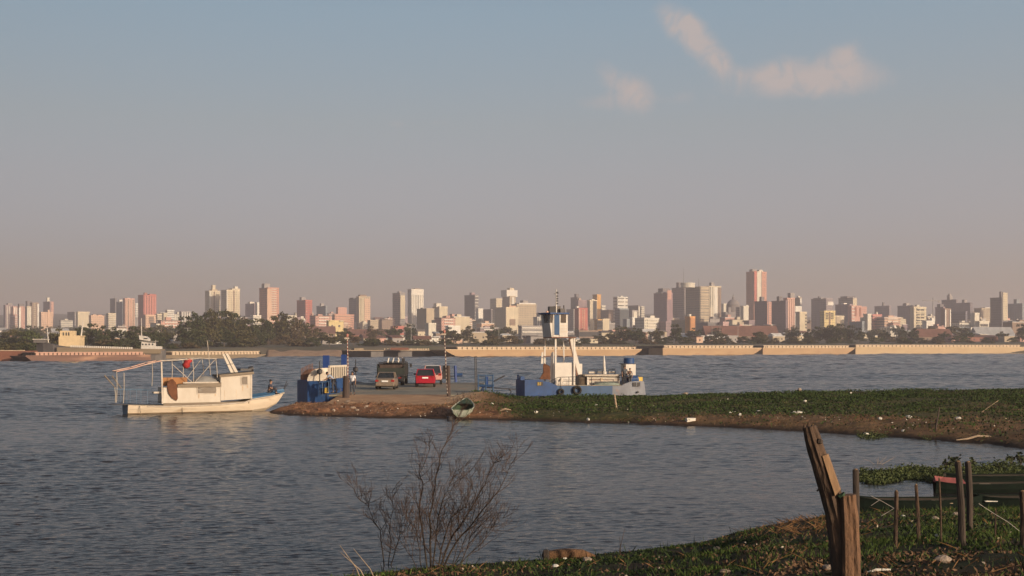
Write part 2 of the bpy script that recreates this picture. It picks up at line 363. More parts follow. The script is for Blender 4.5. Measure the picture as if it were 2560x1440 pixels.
kk = np.concatenate([np.linspace(640, 2640, 420), np.linspace(2650, 4150, 60)]); dd = np.concatenate([np.linspace(32, 52, 40)[:-1], np.linspace(52, 124, 330)])
K, Yg = np.meshgrid(kk, dd); Xg = (K-1280)/F*Yg; Zs = zspit(Xg, Yg)
spit = sheet('river_spit', Xg, Yg, Zs, ms)
def cover(X, Y):    # green towards the right and the far side, bare red soil at the landing; second value: the pale track to the ramp
    k = X/Y*F+1280; py = HOR+F*(H-.5)/Y
    lim = np.interp(k, [690, 1000, 1180, 1350, 1700, 2100, 2560], [2, 2, 1012, 1042, 1036, 1042, 1060])
    g = np.clip((lim-py)/14+.5, 0, 1)*np.clip((k-1150)/160, 0, 1)
    g = np.maximum(g, .45*np.clip((k-1200)/300, 0, 1))
    g = np.where((k > 2400) & (py > 1010), g*.6+.2, g); g = np.where(k > 2600, np.clip(vnoise(X+11, Y, 5)*2+.5, .1, .9), g)
    tk = np.clip(1-np.abs(py-998)/13, 0, 1)*np.clip((k-780)/60, 0, 1)*np.clip((1230-k)/90, 0, 1)
    return g, np.minimum(tk*1.3, 1)
g, tk = cover(Xg, Yg); ca = spit.data.color_attributes.new('cover', 'FLOAT_COLOR', 'POINT')
arr = np.zeros((g.size, 4), np.float32); arr[:, 0] = g.ravel(); arr[:, 1] = tk.ravel(); arr[:, 3] = 1; ca.data.foreach_set('color', arr.ravel())

# ------------------------------------------------------------------ the near bank
NE = np.array([(-600, 21.5), (500, 22.3), (860, 23.15), (960, 23.6), (1100, 24.3), (1370, 25.1), (1600, 26.2), (1750, 27.2), (1900, 29.6), (2060, 31.4), (2150, 32.0), (2560, 34.0), (3400, 38), (5000, 42)], float)
def zbank(X, Y):
    X = np.asarray(X, float); Y = np.maximum(np.asarray(Y, float), .5); k = X/np.maximum(Y, 6)*F+1280
    e = np.interp(k, NE[:, 0], NE[:, 1]); s = 1-Y/e
    n = vnoise(X+30, Y+30, 3)*.22+vnoise(X+3, Y+5, .9)*.09+vnoise(X+3, Y+5, .3)*.035
    return 2.72*s+np.clip(s*12, 0, 1)*n*np.clip((Y-2)/6, 0, 1)+np.where(s < 0, s*1.0, 0)
def onb(px, py):     # photo pixel to a point on the near bank
    k = (px-1280)/F; lo, hi = 4.0, 40.0
    for _ in range(50):
        D = (lo+hi)/2
        if HOR+F*(H-float(zbank(k*D, D)))/D > py: lo = D
        else: hi = D
    return Vector((k*D, D, float(zbank(k*D, D))))
def ons(px, py):     # photo pixel to a point on the spit
    k = (px-1280)/F; z = .4
    for _ in range(25):
        D = F*(H-z)/(py-HOR); z = .5*z+.5*max(0, float(zspit(np.array([k*D]), np.array([D]))[0]))
    return Vector((k*D, D, z))
mb_ = bpy.data.materials.new('bank_soil'); mb_.use_nodes = True; t = mb_.node_tree; b = t.nodes['Principled BSDF']; b.inputs['Roughness'].default_value = .95; b.inputs['Specular IOR Level'].default_value = .15
ge = N(t, 'ShaderNodeNewGeometry'); P = ge.outputs['Position']
c0 = MIX(t, MATH(t, 'MULTIPLY_ADD', nzt(t, P, .9), 3.5, -1.2, clamp=True), (.06, .04, .026), (.028, .036, .014))
c0 = MIX(t, MATH(t, 'MULTIPLY_ADD', nzt(t, P, 7), 4, -2.2, clamp=True), c0, (.14, .095, .06))
c0 = MIX(t, MATH(t, 'MULTIPLY_ADD', nzt(t, P, .5), 8, -4.6, clamp=True), c0, (.19, .12, .07))
L(t, c0, b.inputs['Base Color']); bp = N(t, 'ShaderNodeBump'); bp.inputs['Distance'].default_value = .06; L(t, nzt(t, P, 9, 6, .65), bp.inputs['Height']); L(t, bp.outputs[0], b.inputs['Normal'])
xs = np.linspace(-45, 45, 300); ys = np.concatenate([np.linspace(-30, 10, 30)[:-1], np.linspace(10, 44, 220)])
Xg, Yg = np.meshgrid(xs, ys); sheet('river_bank', Xg, Yg, np.where(Yg < 2, 2.6, zbank(Xg, Yg)), mb_)

# ------------------------------------------------------------------ air
hz = MB(); hz.b2((-3200, -300, -3.5), (3200, 5200, 190))
mh = bpy.data.materials.new('haze'); mh.use_nodes = True; t = mh.node_tree; t.nodes.remove(t.nodes['Principled BSDF'])
pv = N(t, 'ShaderNodeVolumePrincipled'); pv.inputs['Color'].default_value = (.85, .80, .85, 1); pv.inputs['Density'].default_value = .00026; pv.inputs['Anisotropy'].default_value = .1
L(t, pv.outputs[0], t.nodes['Material Output'].inputs['Volume'])
tag(hz.build('haze', mh), kind='stuff')
# ------------------------------------------------------------------ the city
RG = {1: (0, 5.142), 2: (430, 5.142), 3: (860, 5.142), 4: (1290, 5.142), 5: (1620, 5.142), 6: (1980, 5.141), 7: (2270, 5.141)}
CREAM = (.66, .58, .43); PALE = (.72, .68, .58); WHITE = (.80, .77, .70); PINK = (.60, .36, .30); SALMON = (.58, .31, .23); RED = (.50, .17, .14); BRICK = (.36, .17, .13)
GREY = (.36, .34, .33); DGREY = (.20, .19, .20); MAUVE = (.33, .25, .27); TAN = (.50, .42, .31); PEACH = (.66, .46, .34); BROWN = (.30, .22, .17); YELL = (.76, .62, .32); OLIVE = (.33, .29, .22); BLUEG = (.27, .31, .34); ORANGE = (.70, .40, .14)
LANDMARK = []
m_roofdark = mat('roof_felt', (.16, .14, .13), .9, scale=.3); m_trim = mat('white_trim', WHITE, .7, var=.15, scale=.3); m_metal = mat('antenna_metal', (.22, .21, .21), .6, scale=.5)
m_glassdark = mat('window_glass', (.06, .065, .07), .15, var=.3, scale=.4)
FAC = {'plain': dict(u=None, v=None), 'grid': dict(u=(.28, .74), v=(.35, .78)), 'band': dict(u=None, v=(.42, .85)), 'rib': dict(u=(.3, .72), v=None, bay=3.6), 'fine': dict(bay=2.6, floor=3.0, u=(.3, .7), v=(.35, .75)), 'dark': dict(u=(.1, .9), v=(.3, .85), mix=.5)}
def fac(col, st): return facade(col, **FAC[st])
def wallbox(mb, W, Lr, z0, z1, off=(0, 0)):
    """a block with its four walls unwrapped in metres, so that windows keep one size"""
    x, y = off; P = [(x, y), (x+W, y), (x+W, y+Lr), (x, y+Lr)]; per = 0.0
    for i in range(4):
        a, b = P[i], P[(i+1) % 4]; l = math.hypot(b[0]-a[0], b[1]-a[1])
        mb.add([(*a, z0), (*b, z0), (*b, z1), (*a, z1)], [(0, 1, 2, 3)], [[(per, z0), (per+l, z0), (per+l, z1), (per, z1)]]); per += l
    mb.add([(*p, z1) for p in P], [(0, 1, 2, 3)]); mb.add([(*p, z0) for p in P], [(3, 2, 1, 0)])
    return mb
def building(r, z0, zm, z1, top, D, col, st='grid', label='', cat='building', name='tower_block', ref=None, a=35, roof=(), parts=(), maxL=32, trim=True, group='tower blocks on the city skyline'):
    """r: survey strip; z0 / zm / z1: left edge, near corner, right edge; top: roof line; D: distance of the near corner.
    The town is on one street grid, turned by a: the front faces the evening sun, the left flank is in its own shade."""
    ox, sc = RG[r]; px0, pxm, px1, py = ox+z0/sc, ox+zm/sc, ox+z1/sc, 640+top/sc
    ca, sa = math.cos(R(a)), math.sin(R(a)); k = lambda p: (p-1280)/F
    X0, Y0 = k(pxm)*D, D
    W = (k(px1)*Y0-X0)/(ca-k(px1)*sa) if px1 > pxm+.3 else 8.0
    den = sa+k(px0)*ca; Lr = (X0-k(px0)*Y0)/den if den > .05 and pxm > px0+.3 else 12.0
    Lr = min(max(Lr, 7.0), maxL); W = max(W, 3.0)
    zt = H+(HOR-py)/F*D; zb = float(np.min(zfar(np.array([X0, X0+W*ca, X0-Lr*sa]), np.array([Y0, Y0+W*sa, Y0+Lr*ca]))))-.5
    h = max(zt-zb, 4.0)
    root = thing(name, label, cat, (X0, Y0, zb), R(a), group)
    w = wallbox(MB(), W, Lr, 0, h).build('wall', fac(col, st), root)
    if trim:
        t = MB(); e = .25
        for A, B in (((-e, -e), (W+e, .15)), ((-e, Lr-.15), (W+e, Lr+e)), ((-e, .15), (.15, Lr-.15)), ((W-.15, .15), (W+e, Lr-.15))): t.b2((*A, h-.35), (*B, h+.9))
        t.build('parapet', fac(tuple(min(c*1.12, .85) for c in col), 'plain'), root)
    mpp = D/F
    def lx(zx):                      # survey column -> position along the front
        p = ox+zx/sc; return (k(p)*Y0-X0)/(ca-k(p)*sa)
    for rf in roof:                  # (zx0, zx1, ztop, colour): stair heads, tanks, upper storeys
        p0, p1 = ox+rf[0]/sc, ox+rf[1]/sc; wd = (p1-p0)*mpp/(ca+.55*sa); cy = Lr*.5 if len(rf) < 5 else rf[4]*Lr
        Dc = Y0+cy*ca; mid = k((p0+p1)/2)
        cx = (mid*(Y0+cy*ca)-(X0-cy*sa))/(ca-mid*sa); cx = min(max(cx, wd*.3), max(W-wd*.3, wd*.3))
        hh = H+(HOR-(640+rf[2]/sc))/F*(Y0+cy*ca+cx*sa)-zb
        b = MB(); wallbox(b, wd, min(wd*.9, Lr*.8), h-.3, max(hh, h+1.2), (cx-wd/2, cy-min(wd*.9, Lr*.8)/2)); b.build('stair_head', fac(rf[3], 'plain'), root)
    for p in parts:
        kind = p[0]
        if kind == 'bands':          # floor slabs that stand proud of the front: (zx0, zx1, colour, every, part name)
            x0, x1 = max(lx(p[1]), .2), min(lx(p[2]), W-.2); n = int((h-2)/p[4]); m = fac(p[3], 'plain')
            first = None
            for i in range(n):
                z = h-1.4-i*p[4]
                if first is None: first = MB().b2((x0, -.9, -.55), (x1, .2, .55)).build(p[5], m, root); first.location.z = z
                else: share(first, root, loc=(0, 0, z))
        if kind == 'side':           # the same on the shaded flank
            n = int((h-2)/p[2]); m = fac(p[1], 'plain'); first = None
            for i in range(n):
                z = h-1.4-i*p[2]
                if first is None: first = MB().b2((-.8, .8, -.5), (.2, Lr-.8, .5)).build(p[3], m, root); first.location.z = z
                else: share(first, root, loc=(0, 0, z))
        if kind == 'fins':           # vertical ribs: (zx0, zx1, colour, count, width m, name[, ztop])
            x0, x1 = lx(p[1]), lx(p[2]); m = fac(p[3], 'plain'); first = None
            for i in range(p[4]):
                x = x0+(x1-x0)*(i+.5)/p[4]
                if first is None: first = MB().b2((-p[5]/2, -.8, 0), (p[5]/2, .2, h-.8)).build(p[6], m, root); first.location.x = x
                else: share(first, root, loc=(x, 0, 0))
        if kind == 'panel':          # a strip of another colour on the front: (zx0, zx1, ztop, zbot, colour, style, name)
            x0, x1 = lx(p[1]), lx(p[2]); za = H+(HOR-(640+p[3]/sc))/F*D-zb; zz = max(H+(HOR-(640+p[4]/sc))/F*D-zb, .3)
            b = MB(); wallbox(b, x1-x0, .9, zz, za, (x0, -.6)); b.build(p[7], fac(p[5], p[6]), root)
        if kind == 'mast':
            p0 = lx(p[1]); cx = min(max(p0, 1), W-1); hh = H+(HOR-(640+p[2]/sc))/F*(D+8)-zb
            MB().tube([(cx, 4, h-.5), (cx, 4, h+(hh-h)*.5), (cx, 4, hh)], [.5, .35, .12], 5).build('antenna', m_metal, root)
        if kind == 'drum':
            p0, p1 = lx(p[1]), lx(p[2]); cx = (p0+p1)/2; rr = (p1-p0)*.42; hh = H+(HOR-(640+p[3]/sc))/F*(D+8)-zb
            MB().lathe([(rr, h-.3), (rr, hh-2), (rr*1.05, hh-2), (rr*1.05, hh)], 20, (cx, Lr*.5, 0)).build('roof_drum', fac(p[4], 'plain'), root)
        if kind == 'windows':        # single openings on the front: (list of zx, list of zy, w m, h m)
            first = None
            for zy in p[2]:
                for zx in p[1]:
                    x = lx(zx); z = H+(HOR-(640+zy/sc))/F*D-zb
                    if z < 1: continue
                    if first is None: first = MB().b2((-p[3]/2, -.12, -p[4]/2), (p[3]/2, .1, p[4]/2)).build('window', m_glassdark, root); first.location = (x, 0, z)
                    else: share(first, root, loc=(x, 0, z))
    if ref: LANDMARK.append(((px0+px1)/2, ref))
    return root
B = building
SL = ('bands',)
# strip 1
B(1, 45, 70, 165, 635, 2050, MAUVE, 'grid', 'greyish mauve tower at the far left end of the skyline', ref='the far left towers', roof=[(90, 150, 608, GREY)], parts=[('fins', 75, 160, PALE, 3, 1.2, 'pilaster')], a=45)
B(1, 155, 168, 240, 655, 2000, PINK, 'rib', 'narrow tower striped with white uprights, second tower from the left end', parts=[('fins', 172, 238, WHITE, 3, 1.6, 'pilaster')], a=45)
B(1, 228, 250, 335, 655, 1960, PINK, 'fine', 'dusty pink tower with a dark cap, third tower from the left end', roof=[(235, 305, 615, DGREY)], a=45, parts=[('fins', 246, 262, WHITE, 1, 3, 'pilaster')])
B(1, 338, 346, 402, 655, 1900, CREAM, 'rib', 'slim cream tower with dark window strips beside the pink one', parts=[('fins', 346, 400, PALE, 3, 2.0, 'pilaster')], a=45)
B(1, 342, 352, 408, 585, 2150, DGREY, 'plain', 'dark grey roof block showing behind the slim cream tower', a=45)
B(1, 400, 412, 496, 605, 2000, BROWN, 'grid', 'brown tower with a pale balcony column up its middle', parts=[('bands', 428, 455, CREAM, 3.1, 'balcony'), ('fins', 483, 494, WHITE, 1, 2.5, 'pilaster')], a=45)
B(1, 520, 530, 680, 728, 1750, PEACH, 'fine', 'peach apartment block standing lower than the towers around it', parts=[('panel', 612, 636, 690, 890, PEACH, 'plain', 'stair_tower')], a=42)
B(1, 556, 640, 690, 590, 2150, MAUVE, 'grid', 'mauve tower with a pointed white roof piece over the peach block', roof=[(600, 634, 535, PALE)], parts=[('panel', 655, 688, 585, 780, PINK, 'fine', 'sunlit_tone_bay')], a=45, ref='the mauve tower')  # pink bay colour holds the sunlit tone, mauve wall the shaded one
B(1, 866, 960, 1000, 722, 2100, GREY, 'grid', 'flat grey slab on the hill left of the cream block', a=42)
B(1, 985, 1000, 1150, 722, 1900, CREAM, 'plain', 'blank cream block with clean flat front on the left hill', a=42, ref='the blank cream block')
B(1, 1155, 1170, 1340, 770, 1700, PEACH, 'fine', 'wide peach low-rise with stepped roof below the left hill', roof=[(1185, 1235, 750, PEACH), (1250, 1305, 757, PINK)], a=42)
B(1, 1380, 1392, 1490, 742, 1750, CREAM, 'band', 'small cream block with stacked balconies left of the grey pair', parts=[('bands', 1394, 1488, PALE, 3.2, 'balcony')], a=42)
B(1, 1415, 1480, 1500, 550, 2150, DGREY, 'grid', 'dark grey tower with a thin spike on its roof', parts=[('mast', 1485, 505)], a=42, ref='the spiked grey tower')
B(1, 1495, 1575, 1600, 592, 2050, BLUEG, 'grid', 'slate grey tower with a white roof room', roof=[(1505, 1550, 562, WHITE)], a=42)
B(1, 1588, 1606, 1732, 550, 1850, PINK, 'rib', 'pink ribbed tower left of the red tower', roof=[(1620, 1665, 538, PALE)], parts=[('fins', 1608, 1730, PEACH, 6, 1.2, 'pilaster')], a=42)
B(1, 1735, 1740, 1782, 615, 2150, WHITE, 'band', 'thin white tower squeezed between the pink and red towers', a=42)
B(1, 1775, 1845, 2010, 505, 1950, RED, 'rib', 'brick red tower with dark vertical grooves, tallest on the left', ref='the brick red tower', roof=[(1848, 1888, 472, BRICK), (1900, 1995, 490, RED)], parts=[('fins', 1850, 2008, (.56, .24, .2), 5, 3.0, 'pilaster')], a=42)
B(1, 1862, 1872, 2006, 762, 1650, PEACH, 'fine', 'peach block in front of the brick red tower', parts=[('panel', 1918, 1975, 775, 870, BROWN, 'band', 'balcony_bay')], a=42)
B(1, 2014, 2022, 2082, 752, 1800, CREAM, 'band', 'small cream house block right of the brick red tower', a=42)
B(1, 2098, 2104, 2152, 737, 1850, CREAM, 'plain', 'narrow cream block with a dark gap under it', a=42)
B(1, 2138, 2150, 2240, 700, 2000, WHITE, 'band', 'white flat with open terraces left of the striped grey block', a=42)
# strip 2
B(2, 112, 120, 244, 718, 1950, GREY, 'rib', 'grey block fronted by thin white columns', parts=[('fins', 118, 242, WHITE, 4, 1.6, 'column')], a=42)
B(2, 425, 478, 620, 452, 1800, CREAM, 'fine', 'left one of the twin cream towers behind the wood', ref='the twin cream towers', roof=[(490, 575, 430, TAN), (508, 556, 375, CREAM)], parts=[('panel', 538, 550, 452, 750, BROWN, 'plain', 'window_slot'), ('panel', 478, 502, 448, 750, PALE, 'plain', 'corner_rib')], a=40)
B(2, 632, 712, 872, 440, 1760, CREAM, 'fine', 'right one of the twin cream towers with gently bowed front', roof=[(735, 865, 420, CREAM), (800, 850, 392, PALE)], parts=[('panel', 790, 802, 440, 800, BROWN, 'plain', 'window_slot'), ('panel', 700, 716, 436, 800, PALE, 'plain', 'corner_rib')], a=40)
B(2, 870, 1060, 1092, 615, 2050, MAUVE, 'grid', 'mauve slab with white roof tanks left of the big salmon tower', roof=[(970, 1040, 590, PALE)], a=40)
B(2, 1088, 1096, 1130, 600, 1950, WHITE, 'plain', 'slim white stair tower touching the big salmon tower', a=40)
B(2, 1033, 1042, 1145, 770, 1500, PALE, 'band', 'open concrete frame with white slabs in front of the salmon tower', parts=[('bands', 1044, 1143, WHITE, 4.5, 'slab')], a=40)
B(2, 1122, 1236, 1376, 412, 1750, SALMON, 'grid', 'big salmon tower banded with white balconies and a grey flank', ref='the big salmon tower', roof=[(1160, 1252, 355, GREY)], parts=[('bands', 1276, 1340, PALE, 3.3, 'balcony'), ('fins', 1236, 1262, PEACH, 1, 7, 'corner_rib')], a=40)
B(2, 1604, 1716, 1802, 572, 1850, RED, 'fine', 'pinkish red tower with a row of notches at its corner', ref='the pinkish red tower', roof=[(1645, 1710, 530, GREY)], parts=[('bands', 1717, 1738, PINK, 5, 'corner_balcony')], a=40)
B(2, 1476, 1482, 1602, 772, 1700, PALE, 'band', 'low white terrace roof left of the pinkish red tower', a=40)
B(2, 1858, 1975, 1990, 645, 1950, BLUEG, 'grid', 'blue grey tower with a sloping white roof behind', roof=[(1945, 1990, 608, GREY), (1990, 2070, 650, WHITE)], a=40)
B(2, 2082, 2090, 2340, 755, 1750, SALMON, 'band', 'long salmon block striped with balcony bands', parts=[('bands', 2092, 2290, PEACH, 3.4, 'balcony')], roof=[(2105, 2250, 660, PINK)], a=38, ref='the long salmon block')
B(2, 2008, 2014, 2205, 838, 1350, YELL, 'plain', 'bare yellowish wall with a jagged roof line below the salmon block', roof=[(2015, 2080, 825, YELL, .1), (2140, 2200, 836, CREAM, .1)], parts=[('windows', [2060, 2150], [900], 2.2, 2.2)], a=30)
# strip 3
B(3, 62, 168, 190, 548, 1850, GREY, 'grid', 'grey slab with overhanging roof beside the fluted tan tower', a=38, roof=[(64, 180, 538, DGREY)])
B(3, 176, 190, 338, 525, 1780, TAN, 'rib', 'fluted tan tower with a dark crown', ref='the fluted tan tower', roof=[(180, 290, 500, BROWN)], parts=[('fins', 188, 258, CREAM, 4, 1.4, 'pilaster'), ('panel', 262, 336, 545, 900, PEACH, 'fine', 'sunlit_tone_bay')], a=38)  # peach bay has the sunlit tone worked into its colour
B(3, 330, 338, 442, 832, 1500, TAN, 'fine', 'small beige walk-up below the fluted tan tower', a=36)
B(3, 624, 720, 784, 478, 1900, GREY, 'band', 'tower with a banded flank in shade grey and a blank cream end wall', ref='the banded grey tower', roof=[(690, 740, 455, GREY)], parts=[('panel', 722, 782, 505, 808, CREAM, 'plain', 'end_wall'), ('side', MAUVE, 3.2, 'balcony')], a=38)  # the flank's shade is put into the grey wall and mauve band colours
B(3, 818, 866, 1022, 430, 1850, PALE, 'rib', 'pale tower with white fins and a crown of small arches', ref='the arched crown tower', parts=[('panel', 864, 1021, 428, 500, WHITE, 'plain', 'crown'), ('fins', 868, 1020, WHITE, 7, 1.5, 'fin'), ('windows', [882, 905, 930, 955, 982, 1008], [472], 1.9, 5.2)], roof=[(885, 970, 418, BROWN)], a=36)
B(3, 940, 1060, 1160, 682, 1500, TAN, 'plain', 'blank tan block with a dark flank below the arched crown tower', roof=[(990, 1050, 665, GREY)], a=36)
B(3, 1138, 1226, 1332, 655, 1800, CREAM, 'plain', 'plain cream block with stepped top right of the tan block', roof=[(1140, 1225, 608, PALE), (1270, 1305, 650, YELL)], a=36)
B(3, 1548, 1680, 1728, 505, 1900, DGREY, 'band', 'dark grey tower with a candy striped white and pink end', ref='the striped end tower', roof=[(1640, 1700, 472, MAUVE)], parts=[('bands', 1680, 1726, WHITE, 5.0, 'balcony')], a=36)
B(3, 1722, 1728, 1788, 682, 1750, WHITE, 'plain', 'square white block at the foot of the striped end tower', a=36)
B(3, 1788, 1890, 1906, 690, 1950, DGREY, 'grid', 'dark block between the square white block and the twin caps', a=36)
B(3, 1878, 1956, 2032, 552, 2050, CREAM, 'fine', 'plain cream tower half hidden by the capped tower', a=36)
B(3, 2036, 2130, 2205, 520, 1950, TAN, 'plain', 'tan tower topped by a broad white cap like a letter T', ref='the white capped tower', roof=[(2022, 2215, 440, WHITE), (2110, 2185, 412, CREAM)], parts=[('fins', 2160, 2180, WHITE, 1, 4, 'pilaster')], a=36)
B(3, 1944, 2082, 2240, 665, 1500, CREAM, 'plain', 'weathered cream hulk with a grey flank and square base opening', parts=[('panel', 2130, 2200, 810, 890, BROWN, 'plain', 'opening')], roof=[(2110, 2235, 640, PEACH)], a=34)
B(3, 1408, 1418, 1602, 842, 1450, PINK, 'plain', 'small rose pink house with arched gallery', parts=[('windows', [1450, 1480, 1540, 1575], [890], 3, 6), ('panel', 1505, 1595, 830, 930, PEACH, 'plain', 'wing')], a=33)
B(3, 1332, 1342, 1495, 905, 1250, WHITE, 'plain', 'long white shed low among dark trees', name='warehouse', cat='warehouse', group='sheds along the shore', a=30)
B(3, 628, 636, 772, 912, 1300, RED, 'band', 'low red market hall with pale stripes', name='warehouse', cat='warehouse', group='sheds along the shore', a=30)
B(3, 1158, 1166, 1335, 832, 1400, PALE, 'band', 'low block with layered white terraces below the cream block', parts=[('bands', 1168, 1330, WHITE, 4.2, 'terrace')], a=33)
B(3, 1082, 1088, 1182, 872, 1200, PALE, 'plain', 'small off-white block under the blank tan block', a=33)
# strip 4
B(4, -60, 10, 262, 625, 1650, TAN, 'fine', 'big tan office slab under a white cornice', roof=[(-30, 265, 605, WHITE), (60, 150, 572, GREY)], ref='the tan office slab', a=34)
B(4, 60, 72, 362, 905, 1200, GREY, 'band', 'low pavilion with long white roof bands near the shore', parts=[('bands', 66, 355, WHITE, 4.0, 'roof_band')], name='pavilion', cat='pavilion', group='sheds along the shore', a=28)
B(4, 180, 300, 335, 735, 1700, GREY, 'grid', 'mid grey block left of the tug wheelhouse', a=34)
B(4, 430, 540, 690, 690, 1900, DGREY, 'grid', 'dark grey blocks behind the tug wheelhouse roof', a=34)
B(4, 650, 740, 770, 690, 1750, GREY, 'grid', 'grey block just right of the tug wheelhouse', a=34)
B(4, 703, 790, 835, 535, 2000, DGREY, 'grid', 'stepped dark tower with chimney block above the red building', roof=[(760, 812, 488, DGREY)], ref='the stepped dark tower', a=34)
B(4, 778, 800, 950, 572, 1950, MAUVE, 'grid', 'wide maroon grey block behind the red building', roof=[(800, 830, 540, PEACH)], a=34)
B(4, 753, 806, 922, 675, 1550, RED, 'plain', 'red building marked with columns of small pale dashes', ref='the red building', roof=[(768, 806, 645, WHITE)], parts=[('fins', 806, 816, PINK, 1, 2, 'corner_rib')]+[('panel', q, q+9, y, y+22, PEACH, 'plain', 'pale_dash') for q in (850, 872) for y in range(690, 940, 32)], a=34)  # pale dashes stand in for unclear upright lettering on the wall
B(4, 944, 950, 1042, 572, 1850, CREAM, 'plain', 'cream tower with a stack of black balcony openings', roof=[(950, 1005, 555, PALE)], parts=[('windows', [1014], [592+27*i for i in range(9)], 7, 3.4)], a=34, ref='the balcony stack tower')
B(4, 984, 1042, 1092, 500, 1900, ORANGE, 'plain', 'tall slim tower with a yellow ochre front and brown flank', ref='the ochre tower', a=34)
B(4, 1044, 1052, 1104, 822, 1450, ORANGE, 'fine', 'narrow orange annex with white frames at the foot of the ochre tower', parts=[('windows', [1078], [840, 880, 920], 8, 5)], a=33)
B(4, 1094, 1100, 1150, 640, 2000, PALE, 'band', 'small striped white block right of the ochre tower', parts=[('bands', 1100, 1148, WHITE, 5, 'balcony')], a=34)
B(4, 1090, 1190, 1252, 700, 1800, BROWN, 'grid', 'brown low-rise right of the ochre tower', roof=[(1205, 1245, 690, WHITE)], a=34)
B(4, 1110, 1116, 1200, 815, 1500, CREAM, 'plain', 'small cream gabled house between taller blocks', roof=[(1140, 1180, 805, CREAM)], a=34)
B(4, 1250, 1306, 1436, 530, 1900, WHITE, 'plain', 'white tower slashed by black balcony bands', ref='the black and white tower', roof=[(1330, 1370, 512, PALE)], parts=[('bands', 1312, 1386, (.05, .05, .05), 5.6, 'dark_band'), ('bands', 1408, 1436, (.05, .05, .05), 5.6, 'dark_band'), ('side', DGREY, 5.0, 'balcony')], a=34)
B(4, 1272, 1330, 1448, 680, 1550, BLUEG, 'band', 'blue black glass office with horizontal mullions', parts=[('panel', 1332, 1440, 690, 945, (.09, .11, .13), 'band', 'glass_front')], ref='the dark glass office', a=33)
B(4, 1418, 1424, 1500, 820, 1450, BLUEG, 'plain', 'grey blue block at the right foot of the glass office', a=33)
B(4, 1440, 1570, 1594, 640, 1900, DGREY, 'grid', 'dark slab right of the black and white tower', parts=[('panel', 1572, 1590, 650, 770, PALE, 'plain', 'end_wall')], a=33)
B(4, 1452, 1494, 1560, 705, 1600, GREY, 'plain', 'grey block with two white columns', parts=[('panel', 1508, 1556, 712, 800, PALE, 'plain', 'end_wall')], a=33)
B(4, 1490, 1497, 1530, 795, 1450, WHITE, 'plain', 'slender white pier under the grey block', a=33)
B(4, 1594, 1612, 1652, 655, 2000, PALE, 'band', 'slim striped block left of the mauve tower', a=33)
B(4, 1200, 1240, 1478, 962, 1080, PINK, 'plain', 'long salmon hall with a row of tall windows', ref='the salmon hall', parts=[('windows', list(range(1262, 1470, 30)), [990], 1.8, 4.2)], name='hall', cat='hall', group='sheds along the shore', a=24)
B(4, 800, 812, 1198, 968, 1120, BROWN, 'plain', 'long brown colonnaded building on the shore behind the tug', parts=[('windows', list(range(830, 1190, 26)), [1000], 2.4, 5)], name='hall', cat='hall', group='sheds along the shore', a=24)
# strip 5
B(5, 52, 244, 318, 478, 1800, (.34, .24, .27), 'fine', 'mauve office tower with a sunlit pink edge, left in the central group', ref='the mauve office tower', parts=[('panel', 246, 300, 440, 560, PINK, 'plain', 'sunlit_tone_bay')], roof=[(80, 240, 466, GREY), (160, 290, 418, DGREY)], a=30)  # sunlight on the right edge is given as a pink bay colour
B(5, 288, 470, 486, 408, 1900, (.31, .28, .28), 'band', 'broad grey office tower carrying a radio mast', roof=[(340, 402, 340, DGREY)], parts=[('mast', 385, 158), ('side', (.36, .33, .32), 3.4, 'sill_band')], a=30, ref='the mast tower')
B(5, 484, 668, 782, 400, 1700, OLIVE, 'band', 'massive olive office tower with a round roof lounge', ref='the massive olive tower', parts=[('drum', 520, 690, 346, PALE), ('panel', 672, 780, 390, 945, TAN, 'band', 'sunlit_tone_bay'), ('bands', 676, 778, (.62, .52, .36), 4.4, 'sill_band'), ('side', (.28, .26, .23), 3.6, 'sill_band'), ('mast', 600, 285)], a=30)  # tan bay and pale bands coloured as sunlit, flank bands darker as shade
B(5, 780, 790, 940, 392, 1780, CREAM, 'rib', 'cream ribbed tower hugging the massive olive tower', roof=[(792, 850, 342, GREY)], parts=[('fins', 800, 845, PALE, 2, 2, 'rib'), ('fins', 850, 886, WHITE, 2, 3.4, 'rib'), ('panel', 900, 938, 402, 790, BROWN, 'rib', 'dark_bay'), ('panel', 786, 846, 660, 850, TAN, 'plain', 'lower_wing')], ref='the cream ribbed tower', a=30)
B(5, 492, 540, 604, 786, 1300, (.66, .34, .12), 'plain', 'small block painted half yellow and half orange brown', roof=[(510, 552, 748, PALE)], parts=[('panel', 542, 602, 790, 950, (.55, .27, .12), 'plain', 'front_wall')], a=40, ref='the yellow and orange block')
B(5, 948, 972, 1054, 618, 1950, PALE, 'plain', 'square white block left of the church dome', a=30)
B(5, 1222, 1228, 1294, 648, 1750, PALE, 'plain', 'blank white block right of the church dome', roof=[(1250, 1290, 630, WHITE)], a=30)
B(5, 1130, 1180, 1228, 660, 1800, GREY, 'band', 'grey banded block beside the church', a=30)
B(5, 1262, 1362, 1524, 205, 1950, SALMON, 'fine', 'tallest tower of the city with red and white vertical stripes', ref='the tallest tower', roof=[(1310, 1392, 172, GREY), (1400, 1470, 180, PALE)], parts=[('panel', 1363, 1394, 190, 620, RED, 'plain', 'red_stripe'), ('panel', 1400, 1452, 195, 620, PALE, 'plain', 'white_stripe'), ('panel', 1452, 1464, 195, 620, BROWN, 'plain', 'dark_slot'), ('bands', 1494, 1522, PINK, 6.5, 'balcony')], a=30)
B(5, 1368, 1530, 1542, 585, 1550, (.24, .18, .21), 'dark', 'dark plum slab, left of a matching pair', roof=[(1470, 1522, 525, DGREY)], parts=[('panel', 1531, 1541, 600, 1000, PINK, 'plain', 'sunlit_tone_bay')], trim=True, a=28, ref='the dark plum pair')  # sunlight on the narrow end is put in as a pink colour
